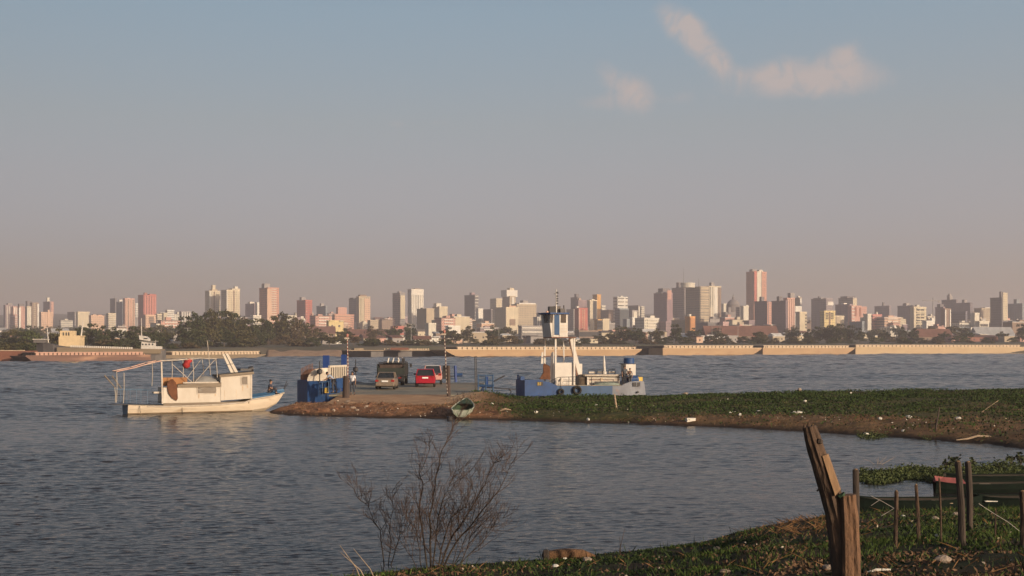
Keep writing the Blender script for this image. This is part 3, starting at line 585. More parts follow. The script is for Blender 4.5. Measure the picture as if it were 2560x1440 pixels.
B(5, 1540, 1548, 1595, 598, 1600, PINK, 'fine', 'narrow pink strip building between the dark plum pair', a=28)
B(5, 1588, 1770, 1784, 580, 1500, (.24, .18, .21), 'dark', 'dark plum slab, right of a matching pair', roof=[(1690, 1752, 520, DGREY)], a=28)
B(5, 1780, 1788, 1886, 545, 1600, PINK, 'rib', 'pink ribbed tower at the right end of the dark plum pair', roof=[(1800, 1882, 476, GREY)], parts=[('fins', 1790, 1884, (.68, .46, .38), 4, 2.0, 'rib')], ref='the pink ribbed tower', a=30)
B(5, 1882, 1950, 1974, 540, 1850, TAN, 'grid', 'grey brown block with a white framed corner', roof=[(1930, 1966, 515, PALE)], parts=[('panel', 1952, 1972, 545, 650, WHITE, 'plain', 'end_wall')], a=30)
B(5, 1888, 1894, 1974, 652, 1650, WHITE, 'plain', 'bright white block set behind the pale cylinder', a=30)
B(5, 1940, 1950, 2042, 725, 1450, CREAM, 'plain', 'tall cream warehouse block with plain walls above dark trees', parts=[('windows', [2030], [760, 800, 840, 880, 920], 2, 2)], ref='the plain cream warehouse block', a=28)
B(5, 958, 964, 1038, 855, 1350, (.55, .38, .36), 'plain', 'little dusty rose cube below the church', a=28)
B(5, 1130, 1300, 1372, 835, 1500, MAUVE, 'grid', 'plum grey row of flats between church and dark plum slab', a=28)
B(5, 620, 770, 960, 862, 1350, DGREY, 'grid', 'dark low office at the foot of the massive olive tower', a=28)
B(5, 0, 230, 300, 850, 1350, MAUVE, 'grid', 'plum grey podium under the mauve office tower', a=28)
B(5, 300, 480, 500, 830, 1450, OLIVE, 'grid', 'brown grey podium under the mast tower', a=28)
# strip 6
B(6, 203, 440, 522, 550, 1800, (.33, .29, .31), 'grid', 'wide grey slab behind the yellow flats', roof=[(258, 285, 520, DGREY), (330, 520, 540, GREY)], parts=[('panel', 455, 530, 588, 632, WHITE, 'plain', 'white_sign_wall')], ref='the wide grey slab', a=28)
B(6, 408, 416, 555, 712, 1400, YELL, 'fine', 'bright yellow cream flats split by a dark slot', parts=[('panel', 476, 490, 715, 905, BROWN, 'plain', 'stair_slot'), ('windows', [440, 460, 505, 525], [740, 770, 800], 1.8, 1.8)], ref='the yellow flats', a=28)
B(6, 548, 556, 670, 775, 1450, CREAM, 'plain', 'cream flat-roofed wing right of the yellow flats', parts=[('panel', 565, 622, 780, 880, TAN, 'plain', 'front_wall')], a=28)
B(6, 594, 780, 832, 540, 1950, GREY, 'band', 'grey tower with a cream end wall over the pink flats', parts=[('panel', 781, 831, 545, 640, CREAM, 'plain', 'end_wall')], roof=[(620, 780, 520, DGREY)], ref='the cream ended tower', a=28)
B(6, 556, 740, 775, 625, 1750, MAUVE, 'grid', 'plum grey flats in front of the cream ended tower', roof=[(710, 775, 605, WHITE)], a=28)
B(6, 756, 764, 892, 645, 1650, PINK, 'plain', 'rose pink flats with dark window columns', parts=[('panel', 806, 830, 655, 770, BRICK, 'plain', 'window_column'), ('panel', 868, 884, 660, 775, BRICK, 'plain', 'window_column'), ('bands', 766, 800, WHITE, 4.4, 'balcony')], ref='the rose pink flats', a=28)
B(6, 886, 892, 962, 658, 1750, PINK, 'fine', 'plain rose block joined to the right of the pink flats', a=28)
B(6, 926, 932, 975, 798, 1450, PALE, 'fine', 'short white pier block at the left of a white pair', a=28)
B(6, 966, 972, 1020, 752, 1430, PALE, 'plain', 'taller white pier block at the right of a white pair', a=28)
B(6, 1026, 1034, 1154, 758, 1500, (.55, .24, .22), 'band', 'red flats ruled with pale balcony lines', roof=[(1075, 1100, 720, PALE)], parts=[('bands', 1040, 1150, PINK, 4.0, 'balcony')], ref='the red lined flats', a=28)
B(6, 1056, 1250, 1275, 645, 1950, (.31, .28, .31), 'grid', 'wide slate plum slab behind the red lined flats', roof=[(1165, 1192, 596, DGREY)], a=28)
B(6, 1270, 1560, 1600, 640, 1850, (.31, .29, .31), 'grid', 'broad slate block with a ragged roof right of the red lined flats', roof=[(1340, 1420, 612, GREY), (1440, 1500, 606, GREY)], ref='the broad slate block', a=28)
B(6, 740, 900, 930, 850, 1350, BLUEG, 'grid', 'smoky blue low block in the dip under the rose pink flats', a=28)
# strip 7
B(7, 66, 76, 234, 660, 1550, CREAM, 'plain', 'cream flats with seven rows of shaded balconies', roof=[(90, 142, 628, PALE)], parts=[('bands', 112, 230, (.72, .66, .5), 4.6, 'balcony'), ('windows', [130, 185], [690+34*i for i in range(8)], 6, 2)], ref='the balcony flats', a=26)
B(7, 232, 238, 345, 840, 1450, WHITE, 'plain', 'small white houses stepping down right of the balcony flats', roof=[(290, 335, 795, WHITE)], a=26)
B(7, 350, 455, 470, 662, 1750, MAUVE, 'grid', 'plum block with a hipped roof left of the brown framed flats', roof=[(385, 455, 618, DGREY)], a=26)
B(7, 466, 472, 548, 682, 1600, BROWN, 'fine', 'brown flats framed in white', parts=[('fins', 472, 486, WHITE, 1, 2, 'frame'), ('fins', 536, 546, WHITE, 1, 2, 'frame')], a=26)
B(7, 433, 620, 640, 565, 1900, (.25, .23, .26), 'grid', 'big dark slate block, higher left half with pointed roof frame', roof=[(508, 568, 505, GREY), (520, 552, 485, GREY)], ref='the big dark slate block', a=26)
B(7, 610, 800, 832, 605, 1850, (.24, .22, .25), 'grid', 'dark slate block stepping down right of the pointed one', roof=[(700, 752, 562, GREY)], a=26)
B(7, 553, 740, 760, 720, 1550, (.2, .2, .25), 'band', 'dark blue slab in front of the slate blocks', a=26)
B(7, 850, 858, 918, 738, 1500, PALE, 'plain', 'narrow white block left of the dark right tower', a=26)
B(7, 914, 920, 1042, 845, 1480, PALE, 'plain', 'long white low block joined to the narrow white block', parts=[('windows', [945, 980, 1010], [890], 4, 3)], a=26)
B(7, 850, 935, 1062, 675, 1850, TAN, 'grid', 'tan grey block behind the narrow white block', roof=[(935, 1055, 662, WHITE)], a=26)
B(7, 1056, 1205, 1278, 540, 1600, DGREY, 'band', 'dark banded tower with a slim sunlit cream edge near the right end', roof=[(1180, 1216, 458, DGREY), (1216, 1245, 462, CREAM)], parts=[('panel', 1216, 1276, 470, 830, CREAM, 'fine', 'sunlit_tone_bay')], ref='the dark right tower', a=26)  # cream bay colour stands for sunlight on the right edge
B(7, 1284, 1470, 1500, 615, 1800, BLUEG, 'grid', 'grey teal office block at the right end of the skyline', roof=[(1370, 1420, 570, DGREY), (1440, 1500, 555, BLUEG)], a=26)
B(7, 1245, 1330, 1412, 855, 1350, (.55, .2, .13), 'plain', 'flat red shop block near the right end', parts=[('panel', 1262, 1325, 865, 955, PINK, 'plain', 'side_wing')], a=26)
B(7, 800, 808, 888, 930, 1200, WHITE, 'plain', 'small square white kiosk building above the right barges', a=24)
B(7, 556, 570, 800, 925, 1250, BLUEG, 'grid', 'pale blue grey office low behind the right barges', a=24)
B(7, 310, 345, 418, 942, 1200, PINK, 'plain', 'small pink cube house above the right barges', a=24)
B(7, 1225, 1240, 1412, 1065, 960, TAN, 'plain', 'long tan shore shed behind the last barge', name='warehouse', cat='warehouse', group='sheds along the shore', a=20)
B(7, 540, 560, 605, 1085, 930, PINK, 'plain', 'tiny pink gatehouse by the last barge', a=20)
# the domed church
def church():
    p = at(1620+1095/5.142, 640+690/5.142, 1850); zb = float(zfar(p.x, p.y)); m = fac((.26, .24, .24), 'plain'); sc = 1850/F/5.142
    t = thing('domed_church', 'dark domed church with a lantern between two white blocks', 'church', (p.x, p.y, zb), R(28)); h = p.z-zb
    wallbox(MB(), 34, 26, 0, h-4, (-22, -10)).build('nave', m, t); MB().lathe([(10.5, h-5), (10.5, h+5), (11, h+5), (11, h+6)], 24).build('drum', m, t)
    MB().lathe([(10.2, h+6), (9.6, h+8.5), (8, h+11.5), (5.2, h+14), (2.2, h+15.4), (1.6, h+15.6)], 24).build('dome', m, t, smooth=True)
    ln = MB().lathe([(1.5, h+15.5), (1.5, h+18.5), (1.9, h+18.6), (.6, h+20), (.15, h+24)], 10).build('lantern', m, t)
    for s in (-1, 1): MB().b2((s*15-2.5, -11, h-6), (s*15+2.5, -6, h+3)).build('bell_tower', m, t)
church()
def crane():
    D = 1950; p = at(2270+320/5.141, 640+740/5.141, D); zb = float(zfar(p.x, D)); top = at(0, 640+535/5.141, D).z-zb
    t = thing('tower_crane', 'thin tower crane standing against the sky left of the dark slate block', 'crane', (p.x, D, zb), R(10))
    MB().box((0, 0, top/2), (1.1, 1.1, top)).build('mast', m_metal, t); MB().b2((-18, -.5, top-5.5), (12, .5, top-4.3)).build('jib', m_metal, t); MB().b2((9, -.8, top-8), (12, .8, top-5.5)).build('counterweight', m_metal, t)
crane()
# ------------------------------------------------------------------ low houses and sheds over the slope
USED = {}
ORD = ['leftmost', 'second from the left', 'third from the left', 'fourth from the left', 'fifth from the left', 'sixth from the left', 'seventh from the left', 'eighth from the left', 'ninth from the left', 'tenth from the left']
PEND = []
def near_ref(px):
    return min(LANDMARK, key=lambda l: abs(l[0]-px))[1]
def flush_labels():
    """repeats that only differ by place get their order along the row"""
    by = {}
    for o, base, px in PEND: by.setdefault(base, []).append((px, o))
    for base, l in by.items():
        l.sort(key=lambda t: t[0])
        for i, (_, o) in enumerate(l):
            if len(l) == 1: o['label'] = base
            elif len(l) == 2: o['label'] = base+(', left one' if i == 0 else ', right one')
            else: o['label'] = base+', '+(ORD[i] if i < 10 else 'number %d from the left' % (i+1))
    PEND.clear()
HM = {n: fac(c, 'plain') for n, c in (('white', WHITE), ('cream', CREAM), ('peach', PEACH), ('pink', PINK), ('tan', TAN), ('grey', GREY), ('brown', BROWN), ('brick', BRICK))}
RM = {'red tiled': mat('red_tile_roof', (.17, .085, .065), .85, scale=.2, var=.4), 'grey sheet': mat('sheet_roof', (.36, .37, .38), .55, scale=.2, var=.3), 'white': mat('white_roof', (.68, .67, .64), .6, scale=.2), 'dark': m_roofdark}
def house(px, D, wd, dp, h, wc, rc, kind, a):
    X = (px-1280)/F*D; zb = float(zfar(X, D))-.6
    t = thing('house', None, 'house', (X, D, zb), R(a), 'low houses on the city slope')
    w = MB(); wallbox(w, wd, dp, 0, h, (-wd/2, -dp/2)); w.build('wall', HM[wc], t)
    r = MB()
    if kind == 'gable':
        rh = wd*.22
        r.prism([(-dp/2-.5, h), (dp/2+.5, h), (dp/2+.5, h+.25), (0, h+rh), (-dp/2-.5, h+.25)], -wd/2-.5, wd/2+.5, 'X')
    elif kind == 'mono': r.prism([(-dp/2-.6, h+.02), (dp/2+.6, h+.02), (dp/2+.6, h+1.8), (-dp/2-.6, h+.3)], -wd/2-.6, wd/2+.6, 'X')
    else: r.b2((-wd/2-.3, -dp/2-.3, h+.01), (wd/2+.3, dp/2+.3, h+.5))
    r.build('roof', RM[rc], t)
    n = max(1, int(wd/5)); first = None
    for i in range(n):
        x = -wd/2+wd*(i+.5)/n
        if first is None: first = MB().b2((-.6, -.08, -.65), (.6, .06, .65)).build('window', m_glassdark, t); first.location = (x, -dp/2, h*.55)
        else: share(first, t, loc=(x, -dp/2, h*.55))
    kindw = {'gable': 'gable', 'mono': 'lean-to', 'flat': 'flat'}[kind]
    PEND.append((t, f'{wc} house, {rc.replace(" ", "-")} {kindw} roof, below {near_ref(px)}', px))
hr = random.Random(5)
for i in range(170):
    px = hr.uniform(-10, 2570)
    if i < 120: D = hr.uniform(1000, 1600)
    else: D = hr.uniform(1800, 2700)
    if 430 < px < 800 and D < 1100: D += 350
    s = hr.uniform(.6, 1.05)
    house(px, D, hr.uniform(8, 19)*s, hr.uniform(7, 11)*s, hr.choice([3.2, 3.6, 6.2, 6.8, 9])*s*.9, hr.choice(['white', 'cream', 'peach', 'pink', 'tan', 'tan', 'grey', 'grey', 'brown', 'brown', 'brick']), hr.choice(['red tiled', 'red tiled', 'grey sheet', 'grey sheet', 'white', 'dark', 'dark']), hr.choice(['gable', 'gable', 'mono', 'flat', 'flat']), hr.uniform(5, 45))
for i in range(60):          # small houses and sheds low down behind the shore
    px = hr.uniform(-10, 2570); D = float(np.interp(px, BK[:, 0], BK[:, 1]))+hr.uniform(130, 420)
    if 440 < px < 800: continue
    house(px, D, hr.uniform(6, 13), hr.uniform(5, 9), hr.uniform(2.8, 5.5), hr.choice(['white', 'white', 'cream', 'cream', 'pink', 'tan', 'peach', 'grey']), hr.choice(['white', 'white', 'grey sheet', 'red tiled', 'dark']), hr.choice(['flat', 'flat', 'gable', 'mono']), hr.uniform(5, 40))
for px, D, wd, dp, h, wc, rc, kind, a in ((795, 1250, 34, 14, 5, 'brown', 'red tiled', 'gable', 12), (905, 1150, 26, 12, 4.5, 'brick', 'red tiled', 'gable', 15), (1815, 1050, 40, 14, 4.5, 'brown', 'red tiled', 'gable', 10), (1885, 1080, 40, 14, 4.5, 'brick', 'red tiled', 'gable', 10), (1745, 1080, 34, 14, 5, 'grey', 'grey sheet', 'mono', 14), (2330, 1000, 30, 12, 4, 'brown', 'red tiled', 'gable', 12), (2440, 980, 38, 12, 4, 'brick', 'red tiled', 'mono', 12), (940, 1100, 20, 12, 5, 'pink', 'red tiled', 'gable', 15), (1195, 930, 24, 12, 8, 'tan', 'white', 'flat', 12), (2480, 1080, 36, 14, 4, 'grey', 'grey sheet', 'gable', 12)):
    house(px, D, wd, dp, h, wc, rc, kind, a)
# mid-rise blocks that close the gaps between the towers
MIDC = {'cream': CREAM, 'grey': GREY, 'tan': TAN, 'white': PALE, 'pink': PINK, 'brown': BROWN, 'peach': PEACH, 'mauve': MAUVE}
def midrise(px, D, wd, dp, h, wc, st, a):
    X = (px-1280)/F*D; zb = float(zfar(X, D))-.6; t = thing('apartment_block', None, 'building', (X, D, zb), R(a), 'mid-rise blocks between the towers')
    w = MB(); wallbox(w, wd, dp, 0, h, (-wd/2, -dp/2)); w.build('wall', fac(MIDC[wc], st), t)
    r = MB(); r.b2((-wd/2-.3, -dp/2-.3, h+.01), (wd/2+.3, dp/2+.3, h+.6)); r.build('roof', m_roofdark if hr.random() < .5 else RM['white'], t)
    x0 = hr.uniform(-wd*.25, wd*.2); MB().b2((x0, -dp*.2, h+.6), (x0+wd*.28, dp*.2, h+hr.uniform(2.2, 4))).build('stair_head', fac(MIDC[wc], 'plain'), t)
    if st != 'plain' and hr.random() < .6:
        first = None
        for i in range(int(h/3.2)):
            if first is None: first = MB().b2((-wd*.32, -dp/2-1.0, -.5), (wd*.32, -dp/2+.1, .5)).build('balcony', HM['white'], t); first.location.z = h-1.6
            else: share(first, t, loc=(0, 0, h-1.6-i*3.2))
    sw = {'grid': 'windowed', 'fine': 'close-windowed', 'band': 'banded', 'plain': 'blank', 'rib': 'ribbed'}[st]
    PEND.append((t, f'{wc} {sw} mid-rise block filling the gap beside {near_ref(px)}', px))
for i in range(270):
    px = hr.uniform(-10, 2570) if i < 150 else hr.uniform(1080, 2570); D = hr.uniform(1250, 2350)
    if px < 430 and hr.random() < .45: continue
    if D < 1700 and min(abs(l[0]-px) for l in LANDMARK) < 24: D += 520
    midrise(px, D, hr.uniform(11, 24), hr.uniform(10, 16), hr.choice([9, 12, 12, 15, 18, 21])+hr.uniform(0, 2), hr.choice(list(MIDC)), hr.choice(['grid', 'grid', 'fine', 'band', 'plain', 'rib']), hr.uniform(18, 42))
flush_labels()
# ------------------------------------------------------------------ trees on the far bank
def leafmat(name, c, c2):
    if name in _M: return _M[name]
    m = mat(name, c, .75, col2=c2, scale=.55, spec=.2, amount=.5); return m
LEAF = {'dark green': leafmat('foliage_dark', (.060, .072, .026), (.028, .038, .016)), 'olive green': leafmat('foliage_olive', (.095, .088, .036), (.045, .045, .02)), 'brownish': leafmat('foliage_brown', (.13, .10, .05), (.06, .048, .028)), 'mid green': leafmat('foliage_mid', (.08, .10, .032), (.035, .05, .018))}
m_bark = mat('bark', (.16, .12, .09), .9, col2=(.07, .055, .045), scale=2, bump=.05)
def crown_mesh(seed, w, h, base, nclump, nleaf, size, shape):
    """leaf-sized faces gathered in clumps through the crown; unit: metres"""
    r = np.random.default_rng(seed); cs = []
    for i in range(nclump):
        for _ in range(30):
            p = r.uniform(-1, 1, 3)
            if shape == 'tall': ok = (p[0]**2+p[1]**2)**.5 < (1-.55*max(p[2], -.2)**2)*.95*(.65+.35*r.random()) and abs(p[2]) < 1
            elif shape == 'round': ok = p@p < 1
            else: ok = (p[0]**2+p[1]**2) < 1-max(p[2], 0)**2*.8
            if ok: break
        cs.append((p*[w/2, w/2, h/2]+[0, 0, base+h/2], r.uniform(.35, 1.0)))
    pts = []
    for c, s in cs:
        q = r.normal(size=(int(nleaf*s), 3)); q /= np.linalg.norm(q, axis=1)[:, None]; q *= r.uniform(.5, 1.0, (len(q), 1))*np.array([w*.17, w*.17, h*.10])*(.6+.8*s)
        pts.append(c+q)
    P = np.concatenate(pts); P[:, 2] = np.maximum(P[:, 2], .2); v, f = leafquads(P, size, seed)
    me = raw('crown', v, f, []); d = me.data; bpy.data.objects.remove(me); return d, [c for c, _ in cs]
def trunk_mesh(seed, h, r0, cs, bh):
    r = random.Random(seed); m = MB(); top = Vector((r.uniform(-.3, .3), r.uniform(-.3, .3), h*.8))
    m.tube([(0, 0, -.6), (r.uniform(-.1, .1), 0, bh*.6), top*.6+Vector((0, 0, 0)), top], [r0, r0*.85, r0*.55, r0*.2], 7)
    for c in r.sample(cs, min(6, len(cs))):
        c = Vector(c); a = top*r.uniform(.35, .8); m.tube([a, (a+c)/2+Vector((0, 0, .3)), c], [r0*.4, r0*.25, r0*.08], 5)
    return m.mesh('trunk', m_bark)
TREES = []
for s, (w, h, base, nc, nl, sz, sh, r0) in enumerate([(9, 14, 4, 34, 60, .75, 'tall', .32), (11, 12, 3, 36, 60, .8, 'tall', .35), (8, 7, 1.6, 30, 60, .6, 'round', .26), (9.5, 6.2, 1.0, 32, 60, .6, 'dome', .24), (6.5, 9, 2.5, 26, 60, .6, 'tall', .24), (7, 3.6, .3, 26, 60, .5, 'dome', .15)]):
    d, cs = crown_mesh(50+s, w, h, base, nc, nl, sz, sh); TREES.append((d, trunk_mesh(s, base+h, r0, cs, base), base+h))
_leafed = {}
def tree(px, D, kind, height, leaf, X=None, gk='trees on the far bank', wscale=1.0):
    d, tm, h0 = TREES[kind]
    if (kind, leaf) not in _leafed:
        m = d.copy(); m.materials.clear(); m.materials.append(LEAF[leaf]); _leafed[(kind, leaf)] = m
    X = (px-1280)/F*D; zb = float(zfar(X, D)); s = height/h0
    t = thing('bush' if kind == 5 else 'tree', None, 'bush' if kind == 5 else 'tree', (X, D, zb), random.uniform(0, 6.28), gk); t.scale = (s*wscale, s*wscale, s)
    for nm, me in (('crown', _leafed[(kind, leaf)]), ('trunk', tm)):
        o = bpy.data.objects.new(nm, me); C.objects.link(o); o.parent = t
    kw = {0: 'tall', 1: 'tall spreading', 2: 'round', 3: 'broad low', 4: 'slim', 5: 'scrubby'}[kind]
    PEND.append((t, f'{kw} {leaf} {"bush" if kind == 5 else "tree"} below {near_ref(px)}', px)); return t
tr = random.Random(3)
# the dark wood in front of the twin cream towers
for px, D, k, h, lf in ((470, 640, 1, 15.5, 'dark green'), (492, 620, 0, 17, 'dark green'), (512, 660, 1, 18, 'dark green'), (533, 640, 0, 18.5, 'olive green'), (552, 670, 1, 19, 'dark green'), (570, 650, 0, 18.5, 'olive green'), (590, 690, 1, 18, 'dark green'), (607, 660, 0, 15, 'olive green'), (628, 690, 1, 14.5, 'dark green'), (650, 700, 1, 15, 'olive green'), (672, 690, 0, 14, 'dark green'), (690, 720, 1, 17, 'olive green'), (706, 700, 0, 18, 'olive green'), (722, 720, 4, 16.5, 'olive green'), (742, 710, 0, 16, 'brownish'), (760, 730, 4, 14.5, 'olive green'), (778, 735, 1, 12, 'brownish'), (482, 580, 3, 8, 'dark green'), (520, 590, 3, 9, 'olive green'), (560, 600, 2, 9, 'dark green'), (600, 610, 3, 8, 'olive green'), (640, 640, 3, 8, 'dark green'), (800, 760, 2, 9, 'olive green'), (455, 700, 4, 13, 'dark green')):
    tree(px, D, k, h, lf)
# hedges and trees all along behind the barges
for i in range(66):
    px = -20+i*40+tr.uniform(-16, 16); Db = float(np.interp(px, BK[:, 0], BK[:, 1])); D = Db+tr.uniform(45, 150)
    big = tr.random()
    k, h = (3, tr.uniform(3.2, 5.5)) if big < .55 else ((2, tr.uniform(5, 8.5)) if big < .8 else (5, tr.uniform(2.2, 4)))
    if 900 < px < 1100: k, h = 5, tr.uniform(3, 4.5)
    tree(px, D, k, h, tr.choice(['dark green', 'dark green', 'olive green', 'olive green', 'brownish', 'mid green']), wscale=tr.uniform(1, 1.6))
for i in range(64):          # scrub right behind the barges
    px = tr.uniform(-10, 2570); D = float(np.interp(px, BK[:, 0], BK[:, 1]))+tr.uniform(18, 60)
    if 650 < px < 1110 and D < 600: continue
    tree(px, D, 5, tr.uniform(1.8, 3.6), tr.choice(['dark green', 'olive green', 'brownish']), wscale=tr.uniform(1.2, 2.2))
for i in range(70):          # among the houses on the slope
    px = tr.uniform(-10, 2570); D = tr.uniform(950, 1750); tree(px, D, tr.choice([1, 2, 2, 3, 4]), tr.uniform(7, 13), tr.choice(['dark green', 'dark green', 'olive green', 'brownish']), wscale=tr.uniform(1, 1.4))
for px, D, k, h, lf in ((200, 560, 1, 9, 'dark green'), (230, 570, 1, 11, 'dark green'), (255, 560, 1, 10, 'dark green'), (285, 570, 2, 9, 'dark green'), (330, 560, 1, 9.5, 'dark green'), (380, 580, 2, 8.5, 'dark green'), (415, 590, 2, 8, 'olive green'), (30, 560, 3, 8, 'olive green'), (75, 540, 3, 7.5, 'mid green'), (2020, 880, 1, 10, 'dark green'), (2045, 900, 1, 12, 'dark green'), (2075, 900, 1, 13, 'dark green'), (2100, 890, 1, 14, 'dark green'), (2125, 910, 1, 13, 'dark green'), (2150, 900, 1, 11, 'dark green'), (1985, 890, 2, 10, 'dark green'), (2210, 920, 2, 9, 'dark green'), (2255, 940, 1, 12, 'dark green'), (2285, 940, 1, 11, 'dark green'), (2555, 940, 1, 14, 'dark green'), (1560, 800, 1, 11, 'olive green'), (1590, 800, 2, 10, 'dark green'), (1530, 800, 2, 8, 'olive green'), (1690, 830, 1, 13, 'dark green'), (1640, 830, 2, 10, 'olive green'), (1900, 850, 3, 8, 'olive green'), (1800, 840, 3, 7, 'olive green'), (2360, 950, 2, 8, 'dark green'), (1025, 900, 1, 14, 'dark green'), (985, 900, 2, 12, 'dark green'), (1120, 860, 2, 11, 'dark green'), (1170, 860, 1, 12, 'olive green'), (1235, 860, 2, 11, 'dark green'), (860, 800, 2, 10, 'olive green'), (930, 850, 1, 12, 'brownish')):
    tree(px, D, k, h, lf)
flush_labels()
# lamp posts along the esplanade
m_pole = mat('pole_grey', (.42, .41, .38), .5, scale=1)
def far_lamp(px, D, h, lab):
    X = (px-1280)/F*D; t = thing('street_lamp', lab, 'street lamp', (X, D, float(zfar(X, D))), 0, 'lamp posts on the far bank')
    MB().tube([(0, 0, -.3), (0, 0, h)], [.14, .10], 6).build('pole', m_pole, t)
    MB().b2((-1.3, -.1, h), (1.3, .1, h+.16)).build('arm', m_pole, t); f = MB().box((0, 0, 0), (.6, .35, .2)).build('lamp_head', m_pole, t); f.location = (-1.3, 0, h+.1); share(f, t, loc=(1.3, 0, h+.1))
for px, D, h, lab in ((469, 600, 9, 'lamp post before the left edge of the dark wood'), (477, 600, 8, 'second lamp post at the left edge of the dark wood'), (1090, 760, 12, 'lamp post behind the right striped mast'), (1028, 720, 12, 'lamp post behind the dark pontoon left of the striped mast'), (1247, 800, 10, 'lone lamp post on the bank right of the grey hut'), (1371, 800, 9, 'lamp post seen between the tug legs'), (1780, 860, 14, 'tall lamp post before the red roofed sheds'), (1800, 860, 12, 'shorter lamp post before the red roofed sheds'), (1845, 870, 12, 'lamp post at the right end of the red roofed sheds')):
    far_lamp(px, D, h, lab)

# ------------------------------------------------------------------ barges moored along the far bank
m_rust = mat('rust_red_hull', (.27, .115, .072), .8, col2=(.17, .075, .052), scale=.25, stretch=(.4, 1, 1.6)); m_brown = mat('brown_hull', (.185, .108, .085), .8, col2=(.12, .074, .062), scale=.25, stretch=(.4, 1, 1.6), patch=((.33, .2, .14), .2, -4))
m_tan = mat('tan_hull', (.42, .29, .17), .75, col2=(.34, .225, .13), scale=.22, stretch=(.35, 1, 1.8), patch=((.35, .2, .12), .18, -4.6)); m_tan2 = mat('sandy_hull', (.48, .37, .23), .75, col2=(.41, .30, .18), scale=.22, stretch=(.35, 1, 1.8), patch=((.36, .25, .16), .2, -4.6))
m_olive = mat('olive_hull', (.26, .21, .14), .8, col2=(.19, .15, .11), scale=.25, stretch=(.4, 1, 1.6)); m_black = mat('black_hull', (.010, .010, .012), .9, scale=.4, spec=.1); m_greyh = mat('grey_hull', (.16, .155, .15), .75, col2=(.11, .10, .10), scale=.3)
m_cop = mat('pale_coaming', (.58, .46, .33), .75, scale=.5); m_copk = mat('pinkish_coaming', (.50, .31, .24), .8, scale=.5); m_lip = mat('hull_lip', (.62, .50, .34), .7, scale=.4); m_dk = mat('barge_deck', (.30, .24, .17), .9, scale=.3)
m_inner = mat('shaded_gap', (.09, .07, .055), .9, scale=.5)
def barge(x0, x1, ytop, yb0, yb1, hullm, label, rake0=0, rake1=0, cop=None, width=10.5, copm=None, n=0, lip=None, ref=None):
    """x0..x1 photo columns of the side; yb0, yb1 waterline at both ends give the distance and the angle of the side"""
    A, Bp = on(x0, yb0, 0), on(x1, yb1, 0); d = Bp-A; Ln = d.length; rz = math.atan2(d.y, d.x)
    mid = (A+Bp)/2; h = H-(ytop-HOR)/F*mid.y; mpp = mid.y/F; al = Ln/(x1-x0); rake0 *= al/mpp; rake1 *= al/mpp
    t = thing('barge', label, 'barge', A, rz, 'barges moored along the far bank')
    prof = [(rake0*mpp, -.6), (Ln-rake1*mpp, -.6), (Ln-.4*rake1*mpp, h*.42), (Ln, h*.88), (Ln, h), (0, h), (0, h*.88), (.4*rake0*mpp, h*.42)]
    MB().prism(prof, 0, width, 'Y').build('hull', hullm, t)
    MB().b2((0, -.12, h-.02), (Ln, .12, h+.22)).build('gunwale', lip or hullm, t)
    if cop:
        c0, c1, ch = cop; a, b = (c0-x0)*al, (c1-x0)*al; hh = ch*mpp
        MB().b2((a, 1.2, h), (b, width-1.2, h+hh*.8)).build('hopper', m_inner, t)
        MB().b2((a-.2, .95, h+hh*.8), (b+.2, width-.9, h+hh)).build('coaming_rail', copm or m_cop, t)
        first = None; st = (b-a)/n
        for i in range(n):
            x = a+st*(i+.5)
            if first is None: first = MB().b2((-st*.36, .98, h+.01), (st*.36, 1.18, h+hh*.8)).build('coaming_panel', copm or m_cop, t); first.location.x = x
            else: share(first, t, loc=(x, 0, 0))
    for i, x in enumerate((Ln*.04, Ln*.96)):
        MB().lathe([(.18, h), (.18, h+.7), (.28, h+.7), (.28, h+.85)], 8, (x, .7, 0)).build('bollard', m_black, t)
    return t, Ln, h, mpp
barge(-70, 62, 877, 903, 903, m_rust, 'rust red barge cut by the left edge with raked bow', rake1=52, lip=m_cop)
barge(64, 405, 889, 904, 901, m_brown, 'long brown barge with a row of pinkish hatch panels', rake0=22, rake1=26, cop=(90, 380, 9), copm=m_copk, n=28)
barge(402, 664, 888, 899, 895, m_olive, 'olive barge with pale coaming boxes behind the white cabin boat', rake0=18, rake1=44, cop=(432, 652, 10), copm=m_cop, n=26)
barge(1113, 1604, 874, 893, 889.5, m_tan, 'longest tan barge with raked ends beside the dark pontoon', rake0=34, rake1=28, cop=(1142, 1592, 7), n=40, lip=m_lip)
barge(1590, 1700, 866, 889.0, 888.3, m_black, 'black barge bow wedged in the gap between tan barges', rake0=26)[0].location.y += 14
barge(1657, 1904, 870.5, 888.8, 887.4, m_tan, 'tan barge right of the black bow, square left end', rake1=30, cop=(1663, 1885, 7), n=23, lip=m_lip)
barge(1907, 2136, 870, 887.2, 885.8, m_tan, 'middle tan barge with a dark raked right bow', rake1=26, cop=(1912, 2125, 6.5), n=24, lip=m_lip)
barge(2139, 2640, 868, 885.8, 883.6, m_tan2, 'sandy barge running out of the right edge', cop=(2142, 2544, 6), n=44, lip=m_lip)
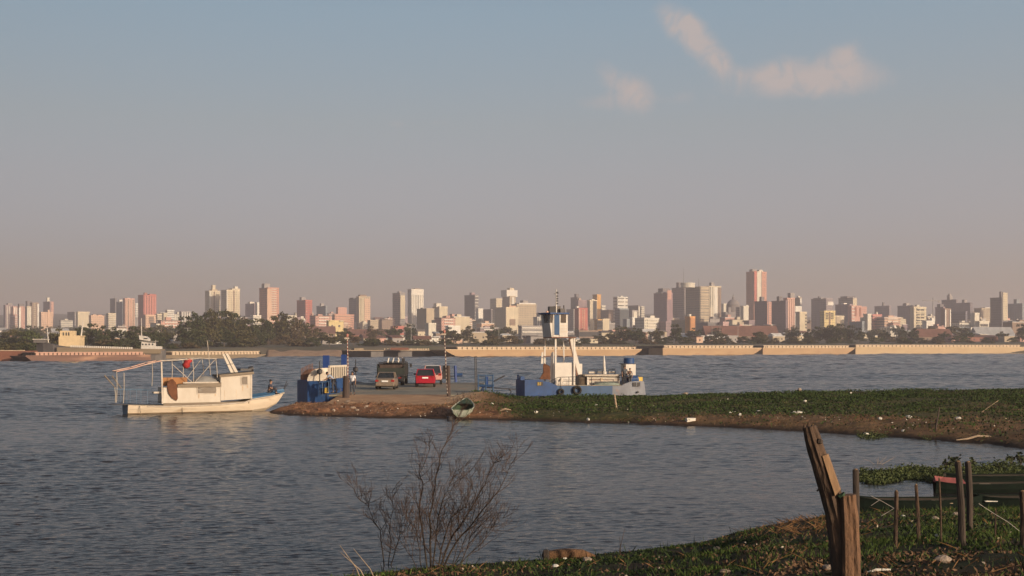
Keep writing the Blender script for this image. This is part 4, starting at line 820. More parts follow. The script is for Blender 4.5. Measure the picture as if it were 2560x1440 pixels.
# dark floating pontoon with two paler plates
def pontoon():
    A, Bp = on(872, 893.3, 0), on(1135, 892.3, 0); d = Bp-A; Ln = d.length; mid = (A+Bp)/2; h = H-(877-HOR)/F*mid.y; mpp = mid.y/F
    t = thing('pontoon', 'low black floating pontoon with two paler plates along its side', 'pontoon', A, math.atan2(d.y, d.x))
    MB().b2((0, 0, -.6), (Ln, 9, h)).build('hull', m_black, t)
    for a, b in ((929, 962), (1001, 1038)):
        MB().b2(((a-872)*mpp, -.12, .05), ((b-872)*mpp, .1, h-.3)).build('side_plate', m_greyh, t)
    MB().b2((-.2, -.25, h), (Ln+.2, 9.2, h+.35)).build('deck', m_dk, t)
    first = None
    for i in range(26):
        x = (968-872+i*4.6)*mpp+random.uniform(-.3, .3)
        if first is None: first = MB().b2((-.22, .3, h+.35), (.22, .7, h+1.0)).build('mooring_block', m_cop, t); first.location.x = x
        else: share(first, t, loc=(x, 0, 0))
    MB().b2((20*mpp, 3, h+.35), (44*mpp, 7, h+1.1)).build('hatch', m_dk, t)
    tag(MB().b2((0, 0, 0), (7.5, 3, 1.0)).build('cargo_stack', m_rust), 'small red stack of cargo lying on the dark pontoon', 'cargo').location = A+Vector((100*mpp, 4, h+.36))
pontoon()
# the tanker lying behind the brown barge
m_yel = mat('cream_yellow_paint', (.66, .52, .32), .6, scale=.6, var=.15); m_wht = mat('white_paint', (.63, .60, .55), .5, scale=.8, var=.2)
def tanker():
    D = 400.0; p0 = at(92, 868, D); s = D/F; t = thing('river_tanker', 'grey and brown river tanker with a cream yellow deckhouse behind the brown barge', 'ship', (p0.x, D, 0), R(6))
    zz = lambda y: H+(HOR-y)*s
    Ln = (403-92)*s; secs = []
    for u, hw, top in ((0, .3, zz(855)), (2.5, 2.2, zz(857)), (6, 3.8, zz(861)), (10, 4.6, zz(866)), (16, 4.8, zz(869)), (Ln-8, 4.8, zz(874)), (Ln-2, 4.4, zz(876)), (Ln, 3.6, zz(876))):
        secs.append([(u, -hw, top), (u, -hw*.9, -.6), (u, hw*.9, -.6), (u, hw, top)])
    MB().loft(secs).build('hull', m_greyh, t); a, b = (150-92)*s, (400-92)*s
    MB().add([(a, -4.95, zz(868)), (b, -4.95, zz(873)), (b, -4.95, zz(884)), (a, -4.95, zz(884)), (a, 4.0, zz(868)), (b, 4.0, zz(873)), (b, 4.0, zz(884)), (a, 4.0, zz(884))], [(0, 1, 2, 3), (7, 6, 5, 4), (0, 4, 5, 1), (1, 5, 6, 2), (2, 6, 7, 3), (3, 7, 4, 0)]).build('cargo_side', m_olive, t)
    dh = MB().b2(((151-92)*s, -3.2, zz(870)), ((202-92)*s, 3.2, zz(841.5))).build('deckhouse', m_yel, t); MB().b2(((153-92)*s, -2.6, zz(841.5)), ((184-92)*s, 2.6, zz(827))).build('bridge', m_yel, t)
    for x in (160, 167, 173): MB().b2(((x-92)*s, -2.68, zz(839)), ((x+3-92)*s, -2.5, zz(831))).build('bridge_window', m_glassdark, dh)
    MB().b2(((184-92)*s, -2.9, zz(841.4)), ((205-92)*s, 2.9, zz(839))).build('upper_deck', m_yel, t)
    MB().tube([((199-92)*s, 0, zz(845)), ((204-92)*s, 0, zz(803))], [.28, .14], 6).build('mast', m_wht, t)
    MB().tube([((120-92)*s, 0, zz(857)), ((117-92)*s, 0, zz(818))], [.2, .10], 6).build('foremast', m_wht, t)
    MB().b2(((88-92)*s, -2.0, zz(857)), ((117-92)*s, 2.0, zz(849))).build('forecastle_cabin', m_greyh, t); MB().b2(((86-92)*s, -2.3, zz(849)), ((119-92)*s, 2.3, zz(847.5))).build('cabin_roof', m_wht, t)
    first = None
    for i in range(30):
        x = (184+i*5.05-92)*s; z = zz(868)+(zz(873)-zz(868))*(i/30)
        if first is None: first = MB().b2((-.22, -5.0, 0), (.22, -4.6, .62)).build('rail_panel', m_wht, t); first.location = (x, 0, z)
        else: share(first, t, loc=(x, 0, z))
tanker()
def pusher():
    D = 425.0; s = D/F; p = at(350, 868, D); t = thing('push_boat', 'small white push boat with raked wheelhouse and tall thin mast', 'boat', (p.x, D, 0), R(4)); zz = lambda y: H+(HOR-y)*s; X = lambda x: (x-350)*s
    MB().loft([[(X(a), -hw, zz(874)), (X(a+2), -hw*.8, -.4), (X(a+2), hw*.8, -.4), (X(a), hw, zz(874))] for a, hw in ((346, 2.2), (360, 2.8), (390, 2.8), (404, 2.0))]).build('hull', m_greyh, t)
    MB().prism([(X(355), zz(874)), (X(402), zz(874)), (X(402), zz(866)), (X(386), zz(865)), (X(384), zz(857)), (X(357), zz(855))], -2, 2, 'Y').build('deckhouse', m_wht, t)
    wh = MB().prism([(X(351), zz(849)), (X(373), zz(852)), (X(373), zz(847)), (X(366), zz(841)), (X(350), zz(838.5))], -1.7, 1.7, 'Y').build('wheelhouse', m_wht, t)
    MB().b2((X(362), -1.78, zz(848)), (X(371), -1.6, zz(844.5))).build('window', m_glassdark, wh)
    for x in (358, 366, 374, 382): MB().b2((X(x), -2.06, zz(863)), (X(x+4), -1.9, zz(859))).build('port_window', m_glassdark, t)
    MB().tube([(X(354), 0, zz(840)), (X(353.5), 0, zz(795))], [.16, .07], 6).build('mast', m_wht, t)
    MB().tube([(X(388), 0, zz(866)), (X(389), 0, zz(850))], [.1, .06], 5).build('post', m_wht, t)
    MB().b2((X(352), -2.1, zz(853.5)), (X(392), 2.1, zz(852.8))).build('boat_deck', m_wht, t)
pusher()
# ------------------------------------------------------------------ people: one skinned body each, clothes as children
def skin_mesh(name, joints, edges, radii, mats, levels=1, root=None):
    names = list(joints); idx = {n: i for i, n in enumerate(names)}
    me = bpy.data.meshes.new(name); me.from_pydata([tuple(joints[n]) for n in names], [(idx[a], idx[b]) for a, b in edges], [])
    o = bpy.data.objects.new(name, me); C.objects.link(o)
    sk = o.modifiers.new('skin', 'SKIN'); sk.use_smooth_shade = True
    for n in names:
        d = me.skin_vertices[0].data[idx[n]]; r = radii[n]; d.radius = r if isinstance(r, tuple) else (r, r); d.use_root = (n == (root or names[0]))
    sb = o.modifiers.new('sub', 'SUBSURF'); sb.levels = levels; sb.render_levels = levels
    dg = bpy.context.evaluated_depsgraph_get(); m2 = bpy.data.meshes.new_from_object(o.evaluated_get(dg)); m2.name = name
    bpy.data.objects.remove(o); bpy.data.meshes.remove(me); m2.materials.clear(); m2.materials.append(mats)
    return m2
STAND = dict(pelvis=(0, 0, .93), spine=(0, .01, 1.12), chest=(0, 0, 1.32), neck=(0, 0, 1.47), jaw=(0, .035, 1.55), head=(0, .02, 1.64), crown=(0, .0, 1.71), nose=(0, .125, 1.60),
    sl=(-.18, 0, 1.40), el=(-.24, -.03, 1.12), wl=(-.25, .06, .88), sr=(.18, 0, 1.40), er=(.24, -.03, 1.12), wr=(.25, .06, .88),
    hl=(-.09, 0, .90), kl=(-.10, .03, .50), al=(-.10, -.02, .09), tl=(-.11, .15, .04), hr=(.09, 0, .90), kr=(.10, .03, .50), ar=(.10, -.02, .09), tr=(.11, .15, .04))
RAD = dict(pelvis=(.14, .11), spine=(.135, .10), chest=(.16, .115), neck=.055, jaw=.062, head=.088, crown=.062, nose=.016, sl=.062, sr=.062, el=.042, er=.042, wl=.028, wr=.028, hl=.085, hr=.085, kl=.055, kr=.055, al=.038, ar=.038, tl=.034, tr=.034)
m_skin = mat('skin_brown', (.30, .17, .11), .55, var=.1); m_hair = mat('hair_black', (.018, .014, .012), .6)
def person(label, loc, rz, pose=None, shirt=(.3, .35, .5), pants=(.06, .07, .10), cap=None, scale=1.0, shoes=(.05, .04, .035)):
    J = dict(STAND); J.update(pose or {}); J = {k: Vector(v) for k, v in J.items()}; Rr = dict(RAD)
    E = [('pelvis', 'spine'), ('spine', 'chest'), ('chest', 'neck'), ('neck', 'jaw'), ('jaw', 'head'), ('head', 'crown'), ('jaw', 'nose'), ('chest', 'sl'), ('sl', 'el'), ('el', 'wl'), ('chest', 'sr'), ('sr', 'er'), ('er', 'wr'),
         ('pelvis', 'hl'), ('hl', 'kl'), ('kl', 'al'), ('al', 'tl'), ('pelvis', 'hr'), ('hr', 'kr'), ('kr', 'ar'), ('ar', 'tr')]
    for s in 'lr':                # palm, four curled fingers of different length, thumb from the side of the palm
        w, e = J['w'+s], J['e'+s]; d = (w-e).normalized(); sd_ = d.cross(Vector((0, 1, 0))); sd_ = sd_.normalized() if sd_.length > .1 else Vector((1, 0, 0)); cu = sd_.cross(d)
        J['p'+s] = w+d*.085; Rr['p'+s] = (.038, .016); E.append(('w'+s, 'p'+s))
        for i, (off, ln) in enumerate(((-.028, .06), (-.010, .075), (.010, .07), (.028, .055))):
            a, b = f'f{s}{i}a', f'f{s}{i}b'; J[a] = J['p'+s]+sd_*off+d*ln*.55; J[b] = J[a]+(d*.7+cu*.7)*ln*.5; Rr[a] = .009; Rr[b] = .0075; E += [('p'+s, a), (a, b)]
        J['th'+s] = w+d*.045+sd_*.04; J['tt'+s] = J['th'+s]+d*.035+sd_*.01+cu*.02; Rr['th'+s] = .011; Rr['tt'+s] = .009; E += [('w'+s, 'th'+s), ('th'+s, 'tt'+s)]
    t = thing('person', label, 'person', loc, rz); t.scale = (scale,)*3
    def put(nm, me):
        o = bpy.data.objects.new(nm, me); C.objects.link(o); o.parent = t; return o
    put('body', skin_mesh('body', J, E, Rr, m_skin, root='pelvis'))
    up = {k: J[k] for k in ('pelvis', 'spine', 'chest', 'sl', 'sr')}; up['nk'] = J['chest'].lerp(J['neck'], .75)
    for s in 'lr': up['m'+s] = J['s'+s].lerp(J['e'+s], .75)
    rr = dict(pelvis=(.165, .135), spine=(.16, .125), chest=(.182, .135), sl=.082, sr=.082, nk=.075, ml=.062, mr=.062)
    put('shirt', skin_mesh('shirt', up, [('pelvis', 'spine'), ('spine', 'chest'), ('chest', 'nk'), ('chest', 'sl'), ('chest', 'sr'), ('sl', 'ml'), ('sr', 'mr')], rr, mat('cloth_%d%d%d' % tuple(int(c*99) for c in shirt), shirt, .85, var=.2, scale=9), root='pelvis'))
    lo = {'pelvis': J['pelvis']+Vector((0, 0, -.02))}
    le = []
    for s in 'lr':
        lo['h'+s] = J['h'+s]; lo['k'+s] = J['k'+s]; lo['c'+s] = J['k'+s].lerp(J['a'+s], .88); le += [('pelvis', 'h'+s), ('h'+s, 'k'+s), ('k'+s, 'c'+s)]
    put('trousers', skin_mesh('trousers', lo, le, dict(pelvis=(.158, .13), hl=.105, hr=.105, kl=.075, kr=.075, cl=.06, cr=.06), mat('cloth_%d%d%d' % tuple(int(c*99) for c in pants), pants, .85, var=.2, scale=9), root='pelvis'))
    for s in 'lr':
        m = MB().tube([J['a'+s]+Vector((0, -.03, -.03)), J['a'+s].lerp(J['t'+s], .5)+Vector((0, 0, -.02)), J['t'+s]+Vector((0, .03, 0))], [.045, .052, .035], 8); m.build('shoe', mat('shoe_leather', shoes, .6), t, True)
    up_ = (J['crown']-J['jaw']).normalized(); fw = (J['nose']-J['jaw']); fw = (fw-up_*fw.dot(up_)).normalized()
    hm = MB(); c = J['head']+up_*.012-fw*.012; 
    for i in range(5):
        pass
    prof = [(.098, -.03), (.102, .02), (.094, .06), (.066, .095), (.02, .112)]
    q = up_.to_track_quat('Z', 'Y').to_matrix(); o0 = len(hm.v); hm.lathe(prof, 12); hm.v = [tuple(q@Vector(v)+c-fw*.014) for v in hm.v]
    put('cap' if cap else 'hair', hm.mesh('hair', mat('cap_cloth', cap, .8) if cap else m_hair, True))
    return t
# ------------------------------------------------------------------ frames that turn photo pixels into positions on a plane of a thing
class Frame:
    """origin on the water at (px, py) or at a given distance, turned by rz; p() gives the local point of a pixel on the plane v = const"""
    def __init__(s, px, py, rz, z=0.0, D=None):
        s.o = on(px, py, z) if D is None else Vector(((px-1280)/F*D, D, z)); s.rz = R(rz); s.c, s.s = math.cos(s.rz), math.sin(s.rz)
    def p(s, px, py, v=0.0):
        k = (px-1280)/F; X0, Y0 = s.o.x-s.s*v, s.o.y+s.c*v
        u = (k*Y0-X0)/(s.c-k*s.s); Y = Y0+u*s.s
        return Vector((u, v, H+(HOR-py)/F*Y-s.o.z))
    def u(s, px, v=0.0): return s.p(px, HOR, v).x
def stripes(name, c1, c2, per):
    if name in _M: return _M[name]
    m = bpy.data.materials.new(name); m.use_nodes = True; t = m.node_tree; b = t.nodes['Principled BSDF']; b.inputs['Roughness'].default_value = .6
    co = N(t, 'ShaderNodeTexCoord'); s = N(t, 'ShaderNodeSeparateXYZ'); L(t, co.outputs['Object'], s.inputs[0])
    f = MATH(t, 'GREATER_THAN', MATH(t, 'FRACT', MATH(t, 'DIVIDE', s.outputs[2], per)), .5); L(t, MIX(t, f, c1, c2), b.inputs['Base Color']); _M[name] = m; return m
m_cream = mat('cream_boat_paint', (.505, .465, .40), .55, col2=(.42, .37, .30), scale=1.6, stretch=(1, 1, .5), amount=.32, patch=((.42, .33, .22), 1.1, -4.9), bump=.004)
m_hullc = mat('cream_hull_paint', (.58, .50, .39), .5, col2=(.46, .38, .28), scale=1.3, stretch=(.4, 1, 1.4), amount=.38, patch=((.33, .24, .15), 1.3, -4.3), bump=.004)
m_hullb = mat('blue_grey_paint', (.12, .22, .33), .5, var=.3, scale=2); m_bluep = mat('blue_paint', (.018, .072, .22), .5, col2=(.014, .045, .13), scale=1.5, patch=((.14, .10, .09), 1.3, -5)); m_bluel = mat('light_blue_paint', (.042, .10, .21), .5, col2=(.03, .075, .155), scale=1.4, patch=((.22, .14, .10), 1.2, -4.8))
m_bluev = mat('vivid_blue_paint', (.014, .05, .21), .5, var=.25, scale=2); m_wood = mat('grey_wood', (.25, .21, .16), .85, col2=(.15, .12, .09), scale=4, stretch=(.3, 3, 3), bump=.01)
m_brownc = mat('brown_tarp', (.15, .062, .028), .85, col2=(.09, .036, .018), scale=3, bump=.02); m_ply = mat('orange_plywood', (.34, .16, .058), .7, col2=(.24, .11, .04), scale=1.5); m_gtarp = mat('grey_tarp', (.25, .25, .24), .7, col2=(.15, .15, .15), scale=2.5, bump=.03)
m_railw = mat('white_pipe', (.50, .46, .40), .55, col2=(.30, .24, .18), scale=3, amount=.35); m_railr = mat('faded_red_pipe', (.58, .30, .22), .6, col2=(.66, .5, .4), scale=1.2); m_redv = mat('red_fabric', (.36, .03, .03), .75, var=.3, scale=5); m_dark = mat('dark_metal', (.035, .035, .04), .5, var=.3, scale=3); m_winl = mat('brown_window', (.07, .05, .03), .35, var=.3, scale=3)
m_bowb = mat('bow_blue_paint', (.05, .14, .26), .5, var=.3, scale=2)
m_pile = mat('wet_timber', (.085, .06, .05), .85, col2=(.05, .04, .038), scale=3, stretch=(1, 1, .3), bump=.02)
m_stain = mat('rust_stain', (.40, .27, .16), .7, col2=(.52, .43, .32), scale=6)
m_wlow = mat('grimy_waterline', (.16, .12, .075), .7, var=.4, scale=2)

# ------------------------------------------------------------------ the white cabin boat
def cabin_boat():
    f = Frame(322, 1037.5, 29); z = lambda X, Y: (240+X/5.12, 840+Y/5.12); P = lambda X, Y, v=0.0: f.p(*z(X, Y), v)
    t = thing('cabin_boat', 'cream wooden boat with long cabin and white pipe frame, bow on the red mud', 'boat', f.o, f.rz)
    B_ = 2.15; cv = B_/2
    us = [0, 1.2, 2.6, 4.2, 6.0, 7.6, 8.8, 9.7, P(2410, 720).x]; hb = [.86, .98, 1.06, 1.08, 1.04, .90, .68, .40, .06]
    sh = [(425, 885), (640, 893), (850, 896), (1130, 888), (1430, 872), (1750, 845), (2000, 806), (2230, 768), (2410, 720)]
    us = [0, 1.2, 2.6, 4.2, 6.0, 7.6]+[P(*q, cv-h).x for q, h in zip(sh[6:], hb[6:])]; zs = [P(*q, cv-h).z for q, h in zip(sh, hb)]; kz = [-.25, -.32, -.36, -.38, -.38, -.34, -.22, .02, .45]
    secs = []; low = []
    for u, h, s, k in zip(us, hb, zs, kz):
        w0 = max(k+.12, .10) if u < 9 else k+.2
        uu = u-(.0 if u < 9 else 0); du = -.55*(1 if u > 10 else (u-9 if u > 9 else 0))
        secs.append([(uu, cv-h, s), (uu+du*.3, cv-h*.97, s*.55+w0*.45), (uu+du*.7, cv-h*.88, w0), (uu+du, cv-h*.35, k), (uu+du, cv+h*.35, k), (uu+du*.7, cv+h*.88, w0), (uu+du*.3, cv+h*.97, s*.55+w0*.45), (uu, cv+h, s)])
    hull = MB().loft(secs).build('hull', m_hullc, t)
    # dark transom, rubbing strake, boot line
    MB().add([(-.012, y, zz) for _, y, zz in secs[0]], [tuple(range(8))]).add([(.012, y, zz) for _, y, zz in secs[0]], [tuple(range(7, -1, -1))]).build('transom', m_hullb, hull)
    MB().tube([(s[0][0], s[0][1]-.015, s[0][2]-.05) for s in secs[1:]], .045, 6).build('rubbing_strake', m_railw, hull)
    MB().tube([(s[2][0], s[2][1]-.01, .05) for s in secs[:7]], .05, 6).build('boot_line', m_wlow, hull)
    dk = MB(); dk.loft([[(s[0][0], s[0][1]+.05, s[0][2]-.02), (s[-1][0], s[-1][1]-.05, s[-1][2]-.02), (s[-1][0], s[-1][1]-.05, s[-1][2]+.02), (s[0][0], s[0][1]+.05, s[0][2]+.02)] for s in secs[:-1]]); dk.build('deck', m_wood, t)
    bow = MB().loft([[(s[0][0], s[0][1], s[0][2]+.02), (s[-1][0], s[-1][1], s[-1][2]+.02), (s[-1][0], s[-1][1], s[-1][2]+.10), (s[0][0], cv, s[0][2]+.26), (s[0][0], s[0][1], s[0][2]+.10)] for s in secs[6:]]); bow.build('bow_deck', m_bowb, t)
    v0, v1 = .32, B_-.32
    # low cabin with side wall, roof slab, window; pilot house
    a, b = P(862, 700, v0), P(1595, 700, v0); zb = P(1200, 856, v0).z; zt = P(1200, 655, v0).z; zr = P(1200, 612, v0).z
    cab = MB().b2((a.x, v0, zb-.02), (b.x, v1, zt)).build('cabin', m_cream, t)
    MB().prism([(P(1040, 640, v0).x, zt), (b.x+.02, zt), (b.x+.02, zr+.06), (P(1040, 640, v0).x, zr-.04)], v0-.12, v1+.12, 'Y').build('cabin_roof', m_wood, t)
    MB().b2((P(1110, 600, v0).x, v0-.14, zr+.03), (P(1560, 600, v0).x, v0+.05, zr+.12)).build('roof_rail', m_railw, t)
    w0, w1 = P(1300, 655, v0), P(1535, 728, v0)
    wf = MB().b2((w0.x-.05, v0-.035, w1.z-.05), (w1.x+.05, v0-.002, w0.z+.05)).build('window_frame', m_railw, cab); MB().b2((w0.x, v0-.05, w1.z), (w1.x, v0-.03, w0.z)).build('window', m_winl, cab)
    c, d = P(1595, 540, v0-.03), P(1992, 500, v0-.03); zb2 = P(1790, 822, v0).z; zl, zR = P(1595, 525, v0).z, P(1990, 487, v0).z
    ph = MB().prism([(c.x, zb2), (d.x, zb2+.1), (d.x, zR), (c.x, zl)], v0-.03, v1+.03, 'Y').build('pilot_house', m_cream, t)
    MB().prism([(c.x-.1, zl), (d.x+.12, zR), (d.x+.12, zR+.16), (c.x-.1, zl+.14)], v0-.16, v1+.16, 'Y').build('pilot_roof', m_wood, t)
    w0, w1 = P(1862, 518, v0-.03), P(1938, 622, v0-.03); MB().b2((w0.x-.04, v0-.07, w1.z-.04), (w1.x+.04, v0-.032, w0.z+.04)).build('window_frame', m_railw, ph); MB().b2((w0.x+.02, v0-.09, w1.z+.02), (w1.x-.02, v0-.06, w0.z-.02)).build('window', m_winl, ph)
    MB().b2((d.x-.09, v0-.06, zb2+.08), (d.x+.03, v0+.05, zR)).build('corner_post', m_railw, ph)
    for X in (1645, 1795): MB().b2((P(X, 700, v0-.03).x-.008, v0-.045, P(X, 815, v0).z), (P(X, 700, v0-.03).x+.008, v0-.03, P(X, 690, v0).z)).build('door_edge', m_cop, ph)
    MB().b2((a.x, v0-.05, zb-.12), (P(1960, 800, v0).x, v0+.02, zb+.02)).build('cabin_sill', m_wood, t)
    # stern door post, hanging brown curtain, plywood on the roof, grey bundle
    MB().bar(P(850, 870, v0-.05), P(838, 330, v0-.05), .09).build('door_post', m_railw, t)
    cu = []
    prof = [(1030, 830), (1048, 800), (1040, 640), (1020, 590), (985, 552), (950, 556), (915, 600), (908, 650), (930, 730), (975, 795)]
    for off in (-.10, -.02, .06): cu.append([tuple(P(x, y, v0+off-.05*math.sin(i*1.7))) for i, (x, y) in enumerate(prof)])
    MB().loft(cu).build('brown_curtain', m_brownc, t, smooth=False)
    MB().b2(P(836, 640, v0+.5), P(1165, 528, v0+.56)).build('plywood_panel', m_ply, t)
    bn = MB(); ux0, ux1 = P(1265, 600, .6).x, P(1575, 600, .6).x
    for i in range(9):
        tt = i/8; hgt = (P(1420, 505, .6).z-zr)*math.sin(math.pi*min(.97, .12+tt*.8))**.6
        bn_s = [(ux0+(ux1-ux0)*tt, v0+.2+.9*k/6, zr-.02+hgt*max(.05, math.sin(math.pi*k/6))**.6) for k in range(7)]
        cu.append(0) if False else None
        if i == 0: secs2 = []
        secs2.append(bn_s+[(bn_s[-1][0], bn_s[-1][1], zr-.03), (bn_s[0][0], bn_s[0][1], zr-.03)])
    bn.loft(secs2).build('tarp_bundle', m_gtarp, t, smooth=True)
    for X, Y0, Y1 in ((1310, 735, 800), (1520, 735, 770), (1870, 628, 700), (1930, 628, 665)):
        a_, b_ = P(X, Y0, v0), P(X+14, Y1, v0); MB().b2((a_.x, v0-.042 if X > 1600 else v0-.012, b_.z), (b_.x, v0+.01, a_.z)).build('rust_run', m_stain, cab if X < 1600 else ph)
    for X in (560, 1100): 
        q = P(X, 893, .06); MB().tube([q, q+Vector((0, -.05, -.25)), q+Vector((.03, -.06, -.45))], .018, 5).build('hanging_rope', m_dark, t)
    # pipe frame: uprights, rails, braces
    near, far = v0-.02, v1-.1
    top = [(265, 455), (500, 405), (700, 345), (840, 318), (1000, 312), (1100, 303), (1210, 300), (1330, 282), (1440, 290), (1540, 290)]
    for v in (near, far):
        MB().tube([P(*q, near)+Vector((0, v-near, 0)) for q in top[:4]], .03, 6).build('top_rail', m_railr, t)
        MB().tube([P(*q, near)+Vector((0, v-near, 0)) for q in top[3:]], .033, 6).build('top_rail', m_railw, t)
    for (x0, y0, x1, y1, v) in ((265, 455, 262, 855, near), (358, 470, 350, 860, far), (720, 345, 716, 640, far), (972, 310, 972, 545, near), (1110, 300, 1115, 530, far), (1235, 292, 1250, 600, near), (1355, 286, 1380, 500, far), (1532, 290, 1552, 530, near), (240, 660, 246, 850, near)):
        pa, pb = P(x0, y0, v), P(x1, y1, v); MB().tube([pa, pa.lerp(pb, .5)+Vector((.03, 0, 0)), pb], .024, 6).build('upright', m_railw, t)
    for (x0, y0, x1, y1, v) in ((975, 360, 1240, 600, near), (1345, 300, 1165, 540, far), (1520, 305, 1265, 592, near), (330, 445, 760, 340, far)):
        MB().tube([P(x0, y0, v), P(x1, y1, v)], .021, 6).build('brace', m_railw, t)
    for q in top: MB().tube([P(*q, near), P(*q, near)+Vector((0, far-near, 0))], .022, 6).build('cross_bar', m_railw, t)
    MB().tube([P(1465, 500, cv), P(1425, 58, cv)], [.035, .018], 6).build('aerial', m_railw, t)
    for v in (.12, B_-.12):
        MB().tube([P(240, 686, .12)+Vector((0, v-.12, 0)), P(520, 690, .12)+Vector((0, v-.12, 0)), P(700, 692, .12)+Vector((0, v-.12, 0))], .011, 5).build('stern_rail', m_hullb, t)
        for X in (395, 520, 660): MB().tube([P(X, 690, .12)+Vector((0, v-.12, 0)), P(X, 868, .12)+Vector((0, v-.12, 0))], .009, 5).build('stanchion', m_hullb, t)
    MB().b2(P(200, 880, .5), P(450, 868, 1.9)).build('stern_platform', m_dark, t)
    MB().b2(P(740, 735, .5), P(832, 708, 1.1)).build('bench', m_railw, t)
    MB().b2(P(700, 850, .5), P(860, 838, 1.5)).build('engine_box', m_dark, t)
    # leaning gangplank on the roof, lamp box forward
    gp = MB(); q0, q1, q2, q3 = P(1618, 232, .8), P(1725, 470, .8), P(1818, 462, .8), P(1690, 224, .8)
    gp.loft([[q0, q3, q3+Vector((0, .07, 0)), q0+Vector((0, .07, 0))], [q1, q2, q2+Vector((0, .07, 0)), q1+Vector((0, .07, 0))]]); g = gp.build('gangplank', m_cream, t)
    mid0, mid1 = q0.lerp(q3, .5), q1.lerp(q2, .5); MB().bar(mid0-Vector((0, .03, 0)), mid1-Vector((0, .03, 0)), .03).build('gangplank_rib', m_dark, g)
    MB().bar(q0.lerp(q1, .55)-Vector((0, .03, 0)), q3.lerp(q2, .55)-Vector((0, .03, 0)), .03).build('gangplank_cleat', m_dark, g)
    MB().b2(P(1850, 445, .7), P(1945, 415, 1.5)).build('roof_crate', m_dark, t); MB().lathe([(.02, -.16), (.15, -.16), (.18, .0), (.18, .12), (.02, .16)], 12, P(1985, 420, 1.0), 'X').build('searchlight', m_dark, t)
    # bow sticks
    for q in (((2415, 690), (2475, 545)), ((2425, 700), (2500, 582))): o0 = Vector((us[-1]-.12, cv, zs[-1])); MB().tube([o0, o0+P(*q[1], cv)-P(*q[0], cv)], .022, 5).build('bow_rail', m_dark, t)
    for i, X in enumerate((2180, 2230)): MB().lathe([(.05, 0), (.05, .1), (.09, .12), (.09, .16)], 8, P(X, 752, cv)+Vector((0, 0, -.1))).build('mooring_bitt', m_railw, t)
    # things aboard
    M4 = Matrix.Translation(f.o) @ Matrix.Rotation(f.rz, 4, 'Z'); Wd = lambda v: M4 @ v
    rb = MB(); c0 = P(1165, 345, .5)
    rb.lathe([(.05, -.42), (.22, -.36), (.27, -.1), (.30, .15), (.22, .3), (.06, .34)], 12); rb.v = [(v[0]*.95+.09*math.sin(v[2]*9), v[1], v[2]*.8+.05*math.sin(v[0]*9)) for v in rb.v]
    o = tag(rb.build('hanging_bag', m_redv, None, True), 'red bundle hanging from the pipe frame of the cream boat', 'bag'); o.location = Wd(c0); o.rotation_euler.z = f.rz
    for i, (q0, q1) in enumerate((((110, 505), (255, 670)), ((205, 510), (325, 672)))):
        tag(MB().tube([Wd(P(*q0, .6)), Wd(P(*q1, .6))], [.05, .03], 6).build('oar', m_wood), ('outer', 'inner')[i]+' of two weathered poles slanting over the stern of the cream boat', 'pole', 'poles at the stern')
    fs = [('pelvis', (0, 0, .10)), ('spine', (0, .04, .30)), ('chest', (0, .08, .50)), ('neck', (0, .10, .65)), ('jaw', (0, .14, .72)), ('head', (0, .13, .81)), ('crown', (0, .11, .88)), ('nose', (0, .235, .77)), ('sl', (-.18, .07, .57)), ('sr', (.18, .07, .57)), ('el', (-.24, .16, .34)), ('er', (.24, .16, .34)), ('wl', (-.12, .36, .30)), ('wr', (.12, .36, .30)), ('hl', (-.09, .04, .10)), ('hr', (.09, .04, .10)), ('kl', (-.13, .42, .38)), ('kr', (.13, .42, .38)), ('al', (-.11, .50, .02)), ('ar', (.11, .50, .02)), ('tl', (-.11, .66, -.02)), ('tr', (.11, .66, -.02))]
    person('person in dark clothes sitting hunched on the bow of the cream boat', Wd(Vector((us[-1]-1.05, cv, float(np.interp(us[-1]-1.05, us, zs))+.17))), f.rz+R(-120), dict(fs), (.035, .045, .075), (.03, .035, .05))
cabin_boat()

# ------------------------------------------------------------------ vehicles (x right, y forward, rear bumper at y = 0)
def carmat(name, c, rough=.3, dirt=None): return mat(name, c, rough, col2=dirt or tuple(k*.75 for k in c), scale=1.2, spec=.6, amount=.4)
m_tyre = mat('tyre_rubber', (.022, .021, .02), .85); m_rim = mat('wheel_rim', (.33, .33, .33), .4, var=.3, scale=6); m_glass = mat('car_glass', (.03, .035, .04), .08, var=.2, spec=.8); m_lampr = mat('tail_lamp_red', (.28, .02, .02), .25); m_plate = mat('number_plate', (.72, .72, .70), .5, var=.1); m_trimb = mat('black_trim', (.03, .03, .032), .6)
_wheel = {}
def wheel(par, x, y, r, w=.2):
    k = (round(r, 3), w)
    if k not in _wheel:
        ty = MB().lathe([(r*.62, -w/2), (r*.94, -w/2), (r, -w*.36), (r, w*.36), (r*.94, w/2), (r*.62, w/2)], 24, axis='X').mesh('tyre', m_tyre)
        ri = MB().lathe([(r*.10, w*.52), (r*.6, w*.46), (r*.63, w*.3), (r*.63, -w*.3), (r*.6, -w*.46), (r*.1, -w*.52)], 18, axis='X').mesh('rim', m_rim); _wheel[k] = (ty, ri)
    e = bpy.data.objects.new('wheel', _wheel[k][0]); C.objects.link(e); e.parent = par; e.location = (x, y, r)
    o = bpy.data.objects.new('rim', _wheel[k][1]); C.objects.link(o); o.parent = e
